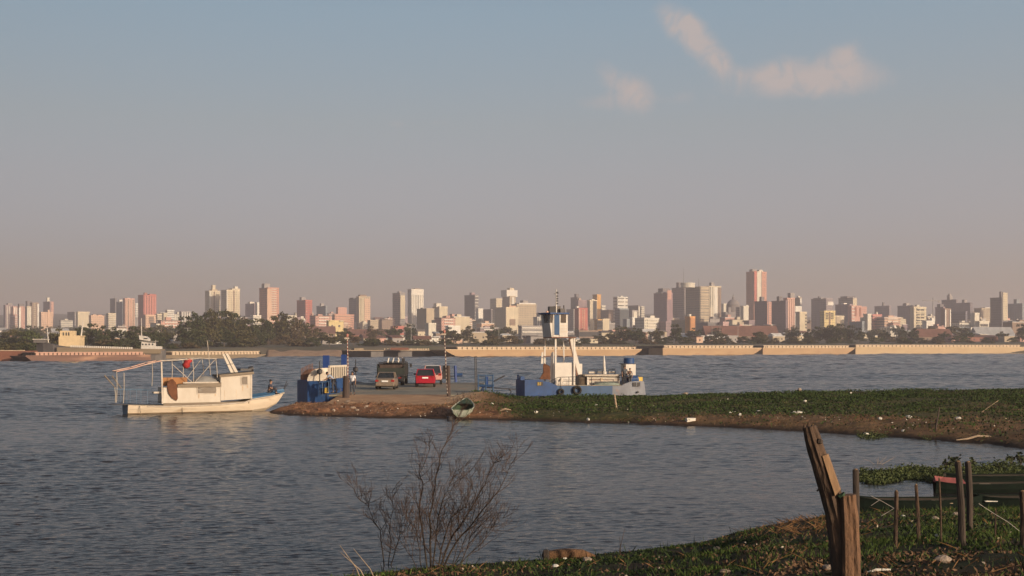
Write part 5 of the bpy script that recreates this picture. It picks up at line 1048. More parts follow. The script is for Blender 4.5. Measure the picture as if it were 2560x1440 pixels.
def car(label, loc, rz, Ln, Wd, zb, belt, roof, body, gh, paint, wr=.32, deck=None, name='parked_car', cat='car', plate_z=.8, lamps=((.62, .86), .18), open_door=False, group=None, roofpaint=None):
    """body: list of (y, top z, half width factor); gh: rear base, rear roof, front roof, front base positions along y"""
    t = thing(name, label, cat, loc, rz, group); hw = Wd/2
    secs = []
    for y, zt, fct, zbb in body:
        w_ = hw*fct; secs.append([(-w_*.90, y, zbb), (-w_, y, zbb+.16), (-w_, y, zt-.22), (-w_*.97, y, zt-.08), (-w_*.88, y, zt), (w_*.88, y, zt), (w_*.97, y, zt-.08), (w_, y, zt-.22), (w_, y, zbb+.16), (w_*.90, y, zbb)])
    bd = MB().loft(secs).build('body', paint, t, bevel=.02)
    a, b, c, d = gh; wb, wt = hw*.90, hw*.74; e = .0
    MB().loft([[(-wb, a, belt-.03), (wb, a, belt-.03), (wb, d, belt-.03), (-wb, d, belt-.03)], [(-wt, b, roof-.05), (wt, b, roof-.05), (wt, c, roof-.05), (-wt, c, roof-.05)]]).build('windows', m_glass, t)
    MB().loft([[(-wt*1.04, b-.08, roof-.06), (wt*1.04, b-.08, roof-.06), (wt*1.04, c+.06, roof-.06), (-wt*1.04, c+.06, roof-.06)], [(-wt*.9, b+.1, roof), (wt*.9, b+.1, roof), (wt*.9, c-.1, roof), (-wt*.9, c-.1, roof)]]).build('roof', roofpaint or paint, t, bevel=.01)
    for s in (-1, 1):
        for (y0, y1) in ((a, b), (d, c), ((a+d)/2-.1, (b+c)/2)): MB().bar((s*wb*1.005, y0, belt-.05), (s*wt*1.01, y1, roof-.04), .07, .09).build('pillar', paint, t)
        x = s*hw*lamps[0][0] if False else s*hw*.78
        MB().b2((x-s*.0-.13, -.03, lamps[0][0]), (x+.13, .06, lamps[0][1])).build('tail_light', m_lampr, t)
        mr = MB().box((s*(hw+.1), d-.25, belt+.08), (.2, .1, .15)).build('mirror', m_trimb if rough_mirror else paint, t)
        wheel(t, s*(hw-.11), Ln*.17+.05, wr); wheel(t, s*(hw-.11), Ln*.82, wr)
    MB().b2((-.26, -.04, plate_z-.06), (.26, .01, plate_z+.07)).build('number_plate', m_plate, t)
    MB().b2((-hw*.9, -.09, zb+.04), (hw*.9, .06, zb+.26)).build('rear_bumper', paint if not deck else deck, t, bevel=.02)
    return t
rough_mirror = True
DECK = 0.8
# ------------------------------------------------------------------ ferry pontoon with its cars
m_deckp = mat('worn_deck_plate', (.30, .27, .20), .75, col2=(.20, .185, .14), scale=.8, patch=((.36, .25, .16), .5, -4.0)); m_rampc = mat('pale_ramp', (.50, .32, .185), .95, col2=(.30, .175, .10), bump=.08, scale=.8)
m_creamp = mat('cream_plate', (.60, .55, .47), .5, col2=(.52, .46, .37), scale=1.2, amount=.35); m_rustp = mat('rusty_plate', (.26, .13, .09), .8, col2=(.14, .08, .06), scale=2)
def ferry():
    z5 = lambda X, Y: (720+X/5.12, 830+Y/5.12)
    D0 = 91.0; org = Vector(((768-1280)/F*D0, D0, 0)); t = thing('vehicle_ferry', 'flat ferry pontoon with blue side tanks and raised cream ramp, cars parked on its deck', 'ferry', org, R(0))
    G = lambda X, Y, D: at(*z5(X, Y), D)-org
    x0, x1 = (762-1280)/F*D0-org.x, (1186-1280)/F*D0-org.x
    MB().b2((x0, 0, -.5), (x1, 31, DECK-.12)).build('hull', m_bluep, t); MB().b2((x0-.05, -.1, DECK-.12), (x1+.05, 31.05, DECK)).build('deck', m_deckp, t)
    # loading ramp down to the mud
    ra, rb = (850-1280)/F*D0-org.x, (1125-1280)/F*D0-org.x
    MB().prism([(.0, DECK+.01), (-8.0, .42), (-8.0, .30), (.0, DECK-.12)], ra, rb, 'X').build('loading_ramp', m_rampc, t)
    # blue side tank at the left end, curved cream plate and ribbed ramp flap above it
    bx = G(118, 610, D0-1.6); by = G(415, 815, D0-1.6); zt = G(200, 628, D0-1.6).z
    MB().add([(*G(248, 0, D0-1.6).xy, -.2), (*G(470, 0, D0-1.6).xy, -.2), (*(G(470, 0, D0-1.6)+Vector((.3, 6, 0))).xy, -.2), (*(G(118, 0, D0+2.0)+Vector((0, 4, 0))).xy, -.2), (*G(118, 0, D0+1.2).xy, -.2)]+[(*G(248, 0, D0-1.6).xy, zt), (*G(470, 0, D0-1.6).xy, zt), (*(G(470, 0, D0-1.6)+Vector((.3, 6, 0))).xy, zt), (*(G(118, 0, D0+2.0)+Vector((0, 4, 0))).xy, zt), (*G(118, 0, D0+1.2).xy, zt)], [(4, 3, 2, 1, 0), (5, 6, 7, 8, 9), (0, 1, 6, 5), (1, 2, 7, 6), (2, 3, 8, 7), (3, 4, 9, 8), (4, 0, 5, 9)]).build('side_tank', m_bluep, t)
    pl = [G(248, 634, D0-1.3), G(470, 630, D0-1.3), G(530, 590, D0-1.0), G(530, 458, D0-1.0), G(430, 462, D0-1.3), G(350, 475, D0-1.3), G(300, 505, D0-1.3), G(265, 555, D0-1.3), G(248, 600, D0-1.3)]
    MB().loft([pl, [p+Vector((.0, .12, 0)) for p in pl]]).build('curved_plate', m_creamp, t)
    # ribbed flap going back along the left side
    fa, fb = G(530, 600, D0-.9), G(748, 578, D0+3.0); ta, tb = G(530, 450, D0-.9), G(748, 440, D0+3.0)
    fl = MB().loft([[fa, ta, ta+Vector((-.1, .1, 0)), fa+Vector((-.1, .1, 0))], [fb, tb, tb+Vector((-.1, .1, 0)), fb+Vector((-.1, .1, 0))]]).build('ramp_flap', m_dark, t)
    first = None
    for i in range(9):
        k = i/8; a_, b_ = fa.lerp(fb, k), ta.lerp(tb, k); MB().bar(a_+Vector((.08, -.06, 0)), b_+Vector((.08, -.06, 0)), .085, .12).build('flap_rib', m_creamp, fl)
    MB().bar(ta+Vector((0, -.1, .05)), tb+Vector((0, -.1, .05)), .14).build('flap_edge', m_creamp, fl)
    MB().loft([[fa+Vector((.05, -.05, -.02)), fb+Vector((.05, -.05, -.02)), G(748, 720, D0+3), G(530, 720, D0-.9)], [fa+Vector((-.05, .05, -.02)), fb+Vector((-.05, .05, -.02)), G(748, 720, D0+3)+Vector((-.1, .1, 0)), G(530, 720, D0-.9)+Vector((-.1, .1, 0))]]).build('inner_bulwark', m_bluep, t)
    MB().loft([[G(160, 610, D0+1.5), G(160, 560, D0+1.5), G(225, 488, D0+1.5), G(335, 470, D0+1.5), G(335, 610, D0+1.5)], [G(160, 610, D0+1.5)+Vector((0, 3, 0)), G(160, 560, D0+1.5)+Vector((0, 3, 0)), G(225, 488, D0+1.5)+Vector((0, 3, 0)), G(335, 470, D0+1.5)+Vector((0, 3, 0)), G(335, 610, D0+1.5)+Vector((0, 3, 0))]]).build('rusty_flap', m_rustp, t)
    for i in range(9): 
        q = G(170+i*18, 560-i*9 if i < 6 else 510-(i-5)*5, D0+1.4); MB().tube([q, q+Vector((0, 0, .55))], .03, 5).build('flap_stay', m_rustp, t)
    for X, a_, b_ in ((445, 300, 450), (680, 290, 435)):
        Dd = D0+5 if X < 500 else D0+7; p0, p1 = G(X, b_+190, Dd), G(X+(75 if X < 500 else 60), a_, Dd); MB().b2((p0.x, p0.y, DECK), (p1.x, p0.y+.5, p1.z)).build('pylon', m_bluev, t)
    for X, a_, b_, Dd in ((405, 372, 640, D0-1.7), (865, 352, 705, D0+4)):
        p0, p1 = G(X, b_, Dd), G(X, a_, Dd); MB().tube([p0, p1], .04, 6).build('lamp_post', m_dark, t); MB().lathe([(.05, -.22), (.2, -.12), (.2, .1), (.06, .2)], 10, p1+Vector((0, 0, -.75))).build('lamp', m_dark, t)
    # light blue hand rails at the left
    rl = MB(); 
    for X in (400, 440, 520, 620): rl.tube([G(X, 815 if X < 500 else 770, D0-2), G(X, 640 if X < 500 else 632, D0-2)], .035, 5)
    rl.tube([G(395, 660, D0-2), G(520, 632, D0-2), G(625, 640, D0-2)], .035, 5); rl.tube([G(395, 730, D0-2), G(520, 700, D0-2), G(625, 705, D0-2)], .03, 5); rl.build('hand_rail', m_bluel, t)
    MB().b2(G(470, 780, D0-1.9), G(515, 715, D0-1.9)+Vector((0, .3, 0))).build('yellow_box', mat('yellow_paint', (.62, .42, .08), .6), t)
    # right hand side: blue posts, rails, lamp pole
    for (xa, ya, xb, yb, r_) in ((2148, 640, 2140, 430, .10), (2400, 770, 2392, 310, .04), (2418, 770, 2412, 335, .025)):
        MB().tube([G(xa, ya, D0+2), G(xb, yb, D0+2)], r_, 8).build('rail_post', m_bluev if r_ > .08 else m_dark, t)
    MB().b2(G(2165, 575, D0+2), G(2232, 530, D0+2)+Vector((0, .25, 0))).build('winch_box', m_bluep, t); MB().tube([G(2075, 568, D0+2), G(2235, 562, D0+2)], .035, 5).build('winch_bar', m_dark, t)
    MB().b2(G(2385, 322, D0+2), G(2418, 312, D0+2)+Vector((0, .3, 0))).build('floodlight', m_dark, t)
ferry()
def walkway():
    z3 = lambda X, Y: (1160+X/4.5, 700+Y/4.5); D0 = 94.5; org = at(*z3(160, 1250), D0); org.z = .3; G = lambda X, Y, D=D0: at(*z3(X, Y), D)-org
    t = thing('blue_gangway', 'light blue railed gangway stand between the ferry deck and the tug', 'gangway', org)
    for X in (160, 245, 325):
        for dd in (0, 2.2): MB().tube([G(X, 1260, D0+dd), G(X, 1065, D0+dd)], .05, 6).build('post', m_bluel, t)
    for Y in (1070, 1125, 1180):
        for dd in (0, 2.2): MB().tube([G(155, Y, D0+dd), G(330, Y+4, D0+dd)], .035, 6).build('rail', m_bluel, t)
    MB().b2(G(150, 1200), G(335, 1186)+Vector((0, 2.2, 0))).build('platform', m_bluep, t); MB().b2(G(235, 1185), G(270, 1088)+Vector((0, .4, 0))).build('control_box', m_bluev, t)
    MB().tube([G(335, 1140, D0+1), G(455, 1078, D0+2)], .06, 6).build('boom', m_dark, t)
    MB().loft([[G(180, 1195), G(400, 1215, D0+4), G(585, 1226, D0+9), G(585, 1236, D0+9), G(400, 1226, D0+4), G(180, 1205)], [G(180, 1195)+Vector((0, .5, 0)), G(400, 1215, D0+4)+Vector((0, .5, 0)), G(585, 1226, D0+9)+Vector((0, .5, 0)), G(585, 1236, D0+9)+Vector((0, .5, 0)), G(400, 1226, D0+4)+Vector((0, .5, 0)), G(180, 1205)+Vector((0, .5, 0))]]).build('link_beam', m_dark, t)
    MB().tube([G(520, 1310, D0+1), G(530, 1250, D0+6), G(500, 1225, D0+6)], .05, 5).build('chain', m_dark, t)
walkway()
def deckpos(px, py, z=DECK): return on(px, py, z)
p = deckpos(962, 974.5); sed = [(0, .80, .86, .34), (.12, .92, .97, .28), (.9, .97, 1, .22), (1.4, .93, 1, .2), (3.2, .88, 1, .2), (4.0, .80, .97, .22), (4.35, .62, .86, .3)]
car('dusty tan sedan seen from behind on the ferry deck, in front of the truck', p, R(1), 4.35, 1.66, .28, .94, 1.42, sed, (.85, 1.45, 2.5, 3.2), carmat('tan_car_paint', (.20, .155, .115), .5), .30, plate_z=.70, lamps=((.66, .82), 0), group='cars on the ferry')
suv = [(0, .92, .90, .42), (.10, 1.0, .98, .32), (.8, 1.02, 1, .26), (3.2, .98, 1, .26), (3.9, .92, .97, .28), (4.2, .7, .88, .36)]
p = deckpos(1063, 968); car('shiny red hatchback crossover seen from behind on the ferry deck', p, R(3), 4.2, 1.78, .32, 1.0, 1.58, suv, (.12, .62, 2.5, 3.3), carmat('red_car_paint', (.36, .010, .028), .25), .33, plate_z=.82, lamps=((.82, 1.0), 0), group='cars on the ferry')
pk = [(0, .95, .92, .5), (.1, 1.02, .98, .42), (1.6, 1.05, 1, .34), (3.6, 1.02, 1, .34), (4.6, .98, .97, .36), (5.0, .75, .9, .45)]
p = deckpos(1081, 961.5); tpk = car('white and red pickup with an open door behind the red crossover', p, R(3), 5.0, 1.8, .42, 1.05, 1.78, pk, (1.6, 1.9, 3.2, 3.9), carmat('dusty_pink_paint', (.62, .32, .28), .4), .37, plate_z=.75, lamps=((.84, 1.05), 0), group='cars on the ferry', roofpaint=carmat('white_car_paint', (.7, .68, .64), .35))
MB().b2((.92, 2.9, .45), (1.55, 2.98, 1.75)).build('open_door', m_trimb, tpk)
def truck():
    p = deckpos(977, 963.5); t = thing('stake_truck', 'dark green truck loaded with white topped bundles, parked beyond the tan sedan', 'truck', p, R(1), 'cars on the ferry'); mg = carmat('dark_green_paint', (.020, .028, .022), .6); hw = 1.2
    MB().b2((-hw, .1, .85), (hw, 5.0, 1.0)).build('load_bed', m_dark, t)
    for s in (-1, 1):
        MB().b2((s*hw-.04, .12, 1.0), (s*hw+.04, 4.9, 1.75)).build('side_board', mg, t)
        for i in range(5): MB().b2((s*(hw+.06)-.04, .3+i*1.05, .9), (s*(hw+.06)+.04, .42+i*1.05, 1.95)).build('stake', m_trimb, t)
        MB().box((s*(hw+.22), 6.3, 1.75), (.22, .08, .34)).build('mirror', m_trimb, t)
        MB().b2((s*.8-.16, .0, .62), (s*.8+.16, .1, .76)).build('tail_light', m_lampr, t)
        wheel(t, s*(hw-.2), 1.1, .45, .34); wheel(t, s*(hw-.2), 5.9, .45, .28)
        MB().b2((s*.85-.25, .55, .3), (s*.85+.25, .6, .85)).build('mud_flap', m_trimb, t)
    MB().b2((-hw, .08, 1.0), (hw, .16, 1.6)).build('tail_board', mg, t)
    cab = MB().prism([(5.1, .7), (7.0, .7), (7.0, 1.4), (6.7, 2.1), (5.1, 2.15)], -1.1, 1.1, 'X').build('cab', mg, t, bevel=.04); MB().b2((-.8, 5.06, 1.45), (.8, 5.12, 1.95)).build('rear_window', m_glass, cab)
    MB().b2((-1.05, .4, 1.0), (1.05, 4.6, 1.9)).build('load', m_pile, t); MB().b2((-1.2, .5, 2.02), (1.2, 4.7, 2.1)).build('roof_rack', m_dark, t)
    for i, x in enumerate((-1.1, 1.1)): 
        for y in (.55, 4.6): MB().b2((x-.04, y-.04, 1.0), (x+.04, y+.04, 2.02)).build('rack_post', m_dark, t)
    for i, x in enumerate((-.35, .1, .62, 1.02)): MB().tube([(x, .7, 2.1), (x+.05, .75, 2.3), (x+(.1, .12, 0, -.03)[i], .8, 2.52)], [.07, .075, .06], 7).build('white_bundle', m_wht, t)
    MB().b2((.95, .6, 2.1), (1.2, 1.4, 2.5)).build('rack_crate', m_dark, t)
truck()
# ------------------------------------------------------------------ striped masts and the people by the landing
m_stripe = stripes('red_white_bands', (.46, .40, .34), (.20, .05, .04), .24); m_stripeb = stripes('dark_white_bands', (.46, .41, .35), (.09, .035, .03), .27)
def zwave(x, y): return float(zspit(np.array([x]), np.array([y]))[0])
def mast(px, pyb, pyt, D, pile, lab, m, lean=0):
    b = at(px, pyb, D); b.z = max(0.2, zwave(b.x, D)); top = at(px, pyt, D)
    t = thing('striped_mast', lab, 'mast', b, 0, 'striped masts at the landing'); hh = top.z-b.z; (x0, y0), (x1, y1), w_ = pile
    pa, pb = at(x0, y0, D)-b, at(x1, y1, D)-b; pa.z = -.3
    MB().tube([pa, pa.lerp(pb, .5), pb], [w_, w_*.97, w_*.9], 12).build('mooring_pile', m_pile, t)
    MB().tube([(pb.x*.5, -.1, .3), (lean*.4, 0, hh*.5), (lean, 0, hh-.35)], [.045, .04, .034], 8).build('pole', m, t)
    MB().b2((lean-.2, -.05, hh-.40), (lean+.12, .05, hh-.28)).build('cross_tree', m_railw, t); MB().lathe([(.06, hh-.26), (.09, hh-.18), (.09, hh-.06), (.03, hh)], 10, (lean, 0, 0)).build('mast_lamp', mat('lamp_pink', (.45, .20, .16), .4), t)
mast(871, 986, 834, 88.5, ((864.5, 990), (866, 940), .26), 'red and white banded mast rising beside a thick brown pile left of the cars', m_stripe, -.08)
mast(1117, 982, 824, 89.5, ((1122, 982), (1120.5, 914), .15), 'dark and white banded mast beside a thin black pile right of the red car', m_stripeb, -.18)
def groundpos(px, D): 
    X = (px-1280)/F*D; return Vector((X, D, zwave(X, D)))
pos = groundpos(881, 86.5); pos.z = H+(HOR-986.5)/F*86.5
person('person in white shirt standing upright right of the brown mooring pile', pos, R(170), dict(er=(.3, -.05, 1.15), wr=(.22, .12, 1.0), kl=(-.12, .05, .5), al=(-.16, -.02, .09), tl=(-.19, .14, .04)), (.62, .64, .68), (.05, .06, .085), scale=.93)
pos = at(834, 982.5, 87.5)
bend = dict(spine=(0, .10, 1.09), chest=(0, .28, 1.22), neck=(0, .39, 1.30), jaw=(0, .46, 1.33), head=(0, .50, 1.41), crown=(0, .50, 1.48), nose=(0, .575, 1.38), sl=(-.18, .32, 1.26), sr=(.18, .32, 1.26), el=(-.23, .46, 1.04), er=(.23, .46, 1.04), wl=(-.2, .62, .96), wr=(.2, .62, .96), kl=(-.11, .06, .5), kr=(.11, -.08, .5), ar=(.11, -.22, .1), tr=(.11, -.05, .04))
person('person in pale blue shirt bending over the blue hand rail of the ferry', pos, R(85), bend, (.30, .36, .46), (.05, .055, .07), scale=.98)

# ------------------------------------------------------------------ the tug
def tug():
    f = Frame(1312, 989, 11, D=108.5); z3 = lambda X, Y: (1160+X/4.5, 700+Y/4.5); P = lambda X, Y, v=0.0: f.p(*z3(X, Y), v)
    t = thing('tug_boat', 'blue hulled tug with a tall white wheelhouse tower and blue door, behind the green spit', 'tug boat', f.o, f.rz); Wb = 4.0
    u = lambda X: P(X, 1200).x; zz = lambda X, Y: P(X, Y).z
    # hull in three coats: dark blue bow bulwark, lighter waist, grey white stern
    MB().prism([(0, -.8), (u(1048), -.8), (u(1048), zz(1048, 1188)), (u(960), zz(960, 1150)), (u(880), zz(880, 1134)), (0, zz(690, 1128))], 0, Wb, 'Y').build('bow_hull', m_bluep, t)
    MB().prism([(u(1048)+.003, -.8), (u(1672), -.8), (u(1672), zz(1672, 1190)), (u(1048)+.003, zz(1048, 1190))], .03, Wb-.03, 'Y').build('waist_hull', m_bluel, t)
    m_st = mat('chalky_stern_paint', (.24, .26, .30), .7, col2=(.17, .18, .21), scale=1.2, patch=((.33, .17, .12), 1.0, -4.6))
    ua, ub = u(1672)+.003, u(2082)
    MB().loft([[(x, Wb/2-h_, zt), (x, Wb/2-h_*.96, -.8), (x, Wb/2+h_*.96, -.8), (x, Wb/2+h_, zt)] for x, h_, zt in ((ua, 1.95, zz(1672, 1192)), (u(1770), 1.97, zz(1770, 1190)), (u(1800), 1.97, zz(1800, 1172)), (u(1880), 1.95, zz(1880, 1143)), (u(1990), 1.8, zz(1990, 1135)), (u(2045), 1.5, zz(2045, 1145)), (ub, 1.0, zz(2082, 1290)))]).build('stern_hull', m_st, t)
    MB().b2((u(1902), -.01, zz(1902, 1196)), (u(1980), .25, zz(1980, 1152))).build('stern_port', m_dark, t); MB().b2((u(1938), -.02, zz(1938, 1196)), (u(1944), .1, zz(1944, 1152))).build('stern_port_bar', m_st, t)
    MB().lathe([(.09, -.06), (.09, .1)], 12, (u(1958), .03, zz(1958, 1262)), 'Y').build('hawse_hole', m_dark, t)
    MB().b2((u(1048), .1, zz(1048, 1190)-.02), (ua+1.0, Wb-.1, zz(1048, 1190)+.03)).build('deck', m_deckp, t)
    MB().b2((0, -.03, zz(690, 1128)-.06), (u(880), .06, zz(690, 1128)+.03)).build('bow_rail_cap', m_bluep, t)
    for X in (592, 650): MB().b2((u(X) if X > 600 else 0.02, .5+(.0 if X > 600 else 3), zz(690, 1128)), (u(X)+.35 if X > 600 else .2, 1.1+(0 if X > 600 else 2.5), zz(690, 1128)+(.32 if X > 600 else .4))).build('bitt', m_bluep, t)
    # name panel with yellow bars
    np_ = MB().b2((u(822), -.03, zz(822, 1190)), (u(888), .02, zz(822, 1146))).build('side_panel', m_dark, t); my = mat('yellow_paint', (.62, .42, .08), .6)
    for a, b in ((828, 834), (840, 846), (858, 864)): MB().b2((u(a), -.05, zz(a, 1186)), (u(b), -.025, zz(a, 1150))).build('yellow_bar', my, np_)
    # tyre fenders
    def torus(c, R_, r_, m, nm):
        b = MB(); n1, n2 = 24, 8
        secs = [[(c.x+(R_+r_*math.cos(2*math.pi*j/n2))*math.cos(2*math.pi*i/n1), c.y+r_*math.sin(2*math.pi*j/n2), c.z+(R_+r_*math.cos(2*math.pi*j/n2))*math.sin(2*math.pi*i/n1)) for j in range(n2)] for i in range(n1+1)]
        b.loft(secs, caps=False); return b.build(nm, m, t, True)
    mpp = f.o.y/F/4.5
    torus(P(1092, 1258, -.15), 27*mpp, 11*mpp, m_tyre, 'tyre_fender'); torus(P(1274, 1240, -.15), 40*mpp, 14*mpp, m_tyre, 'tyre_fender')
    for X in (1092, 1274): MB().tube([P(X, 1190, -.03), P(X, 1225, -.12)], .025, 5).build('fender_rope', m_dark, t)
    # tower
    base = zz(1048, 1190)+.02; tw = 1.0
    for (xa, ya, xb, yb, wpx, v) in ((1030, 1180, 1030, 648, 20, tw), (1240, 1180, 1240, 648, 20, tw), (1122, 940, 1122, 670, 14, tw+1.9), (908, 1000, 910, 665, 13, tw+2.2)):
        pa, pb = P(xa, ya, v), P(xb, yb, v); pa.z = base; MB().bar(pa, pb, wpx*mpp, .14).build('tower_post', m_wht, t)
    a, b = P(1036, 1188, tw+.1), P(1232, 930, tw+.1); MB().b2((a.x, tw+.1, base), (b.x, tw+1.7, b.z)).build('tower_house', m_wht, t)
    def plate(pts, v, th, nm, m=m_wht):
        q = [P(X, Y, v) for X, Y in pts]; return MB().loft([q, [p+Vector((0, th, 0)) for p in q]]).build(nm, m, t)
    plate([(965, 1150), (1012, 1150), (1012, 812), (996, 808), (984, 830), (976, 960)], tw+.35, .12, 'buttress')
    plate([(866, 945), (893, 940), (893, 815), (882, 808), (872, 830)], tw+2.2, .12, 'buttress')
    plate([(1190, 652), (1222, 652), (1328, 1058), (1285, 1065), (1232, 860)], tw+.5, .16, 'ladder_stringer'); plate([(1178, 655), (1192, 655), (1276, 1010), (1284, 1090), (1262, 1090), (1255, 1000)], tw+1.3, .1, 'ladder_stringer', m_rustp)
    plate([(1290, 942), (1330, 942), (1330, 1060), (1300, 1060)], tw+1.6, .5, 'vent_trunk')
    for Y in (860,): MB().bar(P(895, Y, tw+1.9), P(1232, Y, tw+1.9), .06).build('cross_bar', m_rustp, t)
    # wheelhouse: plan with a chamfered front, walls leaning out towards the windows
    vn = .6; sec = []
    for Y, xl, xm in ((640, 905, 985), (490, 890, 966), (382, 878, 975)):
        q0, q1, q2 = P(xl, Y, vn+1.35), P(xm, Y, vn), P(1168, Y, vn); zq = P(1100, Y, vn).z
        sec.append([(q1.x, vn, zq), (q2.x, vn, zq), (q2.x, vn+2.6, zq), (q1.x, vn+2.6, zq), (q0.x, vn+1.9, zq), (q0.x, vn+1.0, zq)])
    wh = MB().loft(sec).build('wheelhouse', m_wht, t)
    top, mid, bot = P(1100, 382, vn).z, P(1100, 490, vn).z, P(1100, 640, vn).z
    def pane(pa, pb, off, nm, m, par):
        n = (pb[1]-pa[1]).cross(pa[0]-pa[1]); n.normalize()
        if n.y > 0: n = -n
        q = [pa[0], pb[0], pb[1], pa[1]]; return MB().loft([[p+n*.015 for p in q], [p+n*off for p in q]]).build(nm, m, par)
    def edge(i, j, kz, tt):   # point on wall i-j at height between mid(0) and top(1)
        A = [Vector(sec[1][i]).lerp(Vector(sec[2][i]), kz), Vector(sec[1][j]).lerp(Vector(sec[2][j]), kz)]; return A[0].lerp(A[1], tt)
    def win(i, j, t0, t1): pane((edge(i, j, .08, t0), edge(i, j, .94, t0)), (edge(i, j, .08, t1), edge(i, j, .94, t1)), .03, 'window', m_glass, wh)
    win(5, 0, .06, .46); win(5, 0, .54, .94); win(0, 1, .04, .15) if False else None; win(0, 1, .60, .90); win(4, 5, .1, .9)
    win(0, 1, .02, .13)
    d0, d1 = P(1015, 616, vn), P(1072, 392, vn); MB().b2((d0.x, vn-.08, d0.z), (d1.x, vn+.1, d1.z)).build('door', mat('door_blue', (.02, .08, .20), .45, var=.2, scale=2), wh)
    for X in (1008, 1078): MB().b2((P(X-5, 500, vn).x, vn-.06, bot+.05), (P(X+5, 500, vn).x, vn+.05, top)).build('door_post', m_wht, wh)
    for Y in (515, 548, 582): MB().b2((P(1080, Y, vn).x, vn-.03, P(1080, Y, vn).z-.012), (P(1160, Y, vn).x, vn+.01, P(1080, Y, vn).z+.012)).build('wall_seam', m_cop, wh)
    MB().loft([[(x, y, top-.02) for x, y in ((P(848, 380, vn+1.5).x, vn+.9), (P(965, 380, vn).x, vn-.25), (P(1180, 380, vn).x, vn-.2), (P(1180, 380, vn).x, vn+2.8), (P(965, 380, vn).x, vn+2.8), (P(848, 380, vn+1.5).x, vn+2.0))], [(x, y, top+.12) for x, y in ((P(848, 380, vn+1.5).x, vn+.9), (P(965, 380, vn).x, vn-.25), (P(1180, 380, vn).x, vn-.2), (P(1180, 380, vn).x, vn+2.8), (P(965, 380, vn).x, vn+2.8), (P(848, 380, vn+1.5).x, vn+2.0))]]).build('wheelhouse_roof', m_bluep, t)
    MB().loft([[(x, y, bot-.08) for x, y in ((sec[0][5][0], vn+1), (sec[0][0][0], vn-.08), (P(1262, 648, vn).x, vn-.08), (P(1262, 648, vn).x, vn+2.7), (sec[0][4][0], vn+1.9))], [(x, y, bot-.005) for x, y in ((sec[0][5][0], vn+1), (sec[0][0][0], vn-.08), (P(1262, 648, vn).x, vn-.08), (P(1262, 648, vn).x, vn+2.7), (sec[0][4][0], vn+1.9))]]).build('wheelhouse_floor', m_rustp, t)
    MB().tube([P(1036, 378, vn+1.2), P(1038, 240, vn+1.2), P(1036, 106, vn+1.2)], [.07, .055, .04], 8).build('mast', m_wht, t)
    MB().tube([P(1010, 156, vn+1.2), P(1066, 154, vn+1.2)], .02, 5).build('mast_yard', m_dark, t)
    for Y in (140, 180, 210, 235, 265): MB().b2(P(1044, Y+8, vn+1.1), P(1056, Y-6, vn+1.25)).build('mast_light', m_dark, t)
    MB().b2(P(962, 378, vn+.9), P(1016, 300, vn+1.6)).build('roof_locker', m_dark, t); MB().b2(P(1020, 376, vn+1.3), P(1070, 296, vn+1.9)).build('roof_locker', m_greyh, t); MB().b2(P(1086, 376, vn+1.0), P(1118, 322, vn+1.4)).build('roof_locker', m_greyh, t)
    MB().tube([P(1135, 376, vn+1.2), P(1124, 318, vn+1.2), P(1122, 284, vn+1.2)], [.04, .06, .05], 7).build('radar_post', m_dark, t); MB().b2(P(930, 378, vn+1), P(948, 350, vn+1.3)).build('searchlight', m_railr, t)
    # engine casing with overhanging top and its fittings
    e0, e1 = P(1395, 1185, .9), P(1750, 1080, .9); MB().b2((e0.x, .9, base), (e1.x, 3.2, e1.z)).build('engine_casing', m_cream, t); r0, r1 = P(1360, 1082, .7), P(1772, 1062, .7); MB().b2((r0.x, .7, r0.z), (r1.x, 3.4, r1.z)).build('casing_top', m_railw, t)
    MB().b2((P(1300, 1180, 1.1).x, 1.1, base), (P(1395, 1180, 1.1).x-.01, 3.0, P(1395, 1078, 1.1).z)).build('casing_doorway', m_winl, t); MB().b2((P(1385, 1180, .88).x, .86, base), (P(1402, 1180, .88).x, 1.0, e1.z)).build('casing_post', m_wht, t)
    MB().lathe([(.14, -.05), (.14, .05)], 14, P(1550, 1118, .87), 'Y').build('round_badge', m_cop, t); MB().b2(P(1402, 1128, .87), P(1748, 1120, .92)).build('casing_band', m_rustp, t)
    for X0, X1, Y0 in ((1395, 1475, 1012), (1490, 1558, 1008), (1620, 1700, 1008)):
        q = MB(); q.tube([P(X0, 1060, 1.6), P(X0+6, Y0, 1.6), P(X1, Y0, 1.6), P(X1, 1060, 1.6)], .035, 6); q.build('deck_frame', m_dark, t); MB().b2(P(X0+12, 1050, 1.62), P(X1-6, Y0+18, 1.7)).build('skylight', m_railw if X0 != 1490 else m_greyh, t)
    MB().tube([P(1582, 1050, 1.9), P(1576, 920, 1.9), P(1574, 850, 1.9)], [.13, .10, .05], 10).build('exhaust_pipe', m_wht, t); MB().lathe([(.22, 0), (.22, .2), (.14, .25)], 12, P(1580, 1058, 1.9)).build('exhaust_base', m_wht, t)
    # stern house with drum tank
    s0, s1 = P(1822, 1072, 1.0), P(1932, 948, 1.0); MB().b2((s0.x, 1.0, s0.z), (s1.x, 2.6, s1.z)).build('stern_house', m_wht, t); MB().b2((s0.x+.02, 1.05, base), (s1.x-.02, 2.5, s0.z)).build('stern_house_base', m_bluep, t)
    MB().b2((P(1790, 950, 1.2).x, 1.05, s1.z), (s1.x, 2.6, s1.z+.06)).build('tank_shelf', m_dark, t)
    c = P(1855, 945, 1.75); rr = 62*mpp; MB().lathe([(rr, s1.z+.06), (rr, s1.z+.06+58*mpp), (rr*.9, s1.z+.06+64*mpp)], 22, (c.x, 1.75, 0)).build('drum_tank', m_bluep, t)
    MB().b2(P(1948, 1138, .8), P(1995, 1090, 1.2)).build('yellow_locker', mat('yellow_paint', (.62, .42, .08), .6), t)
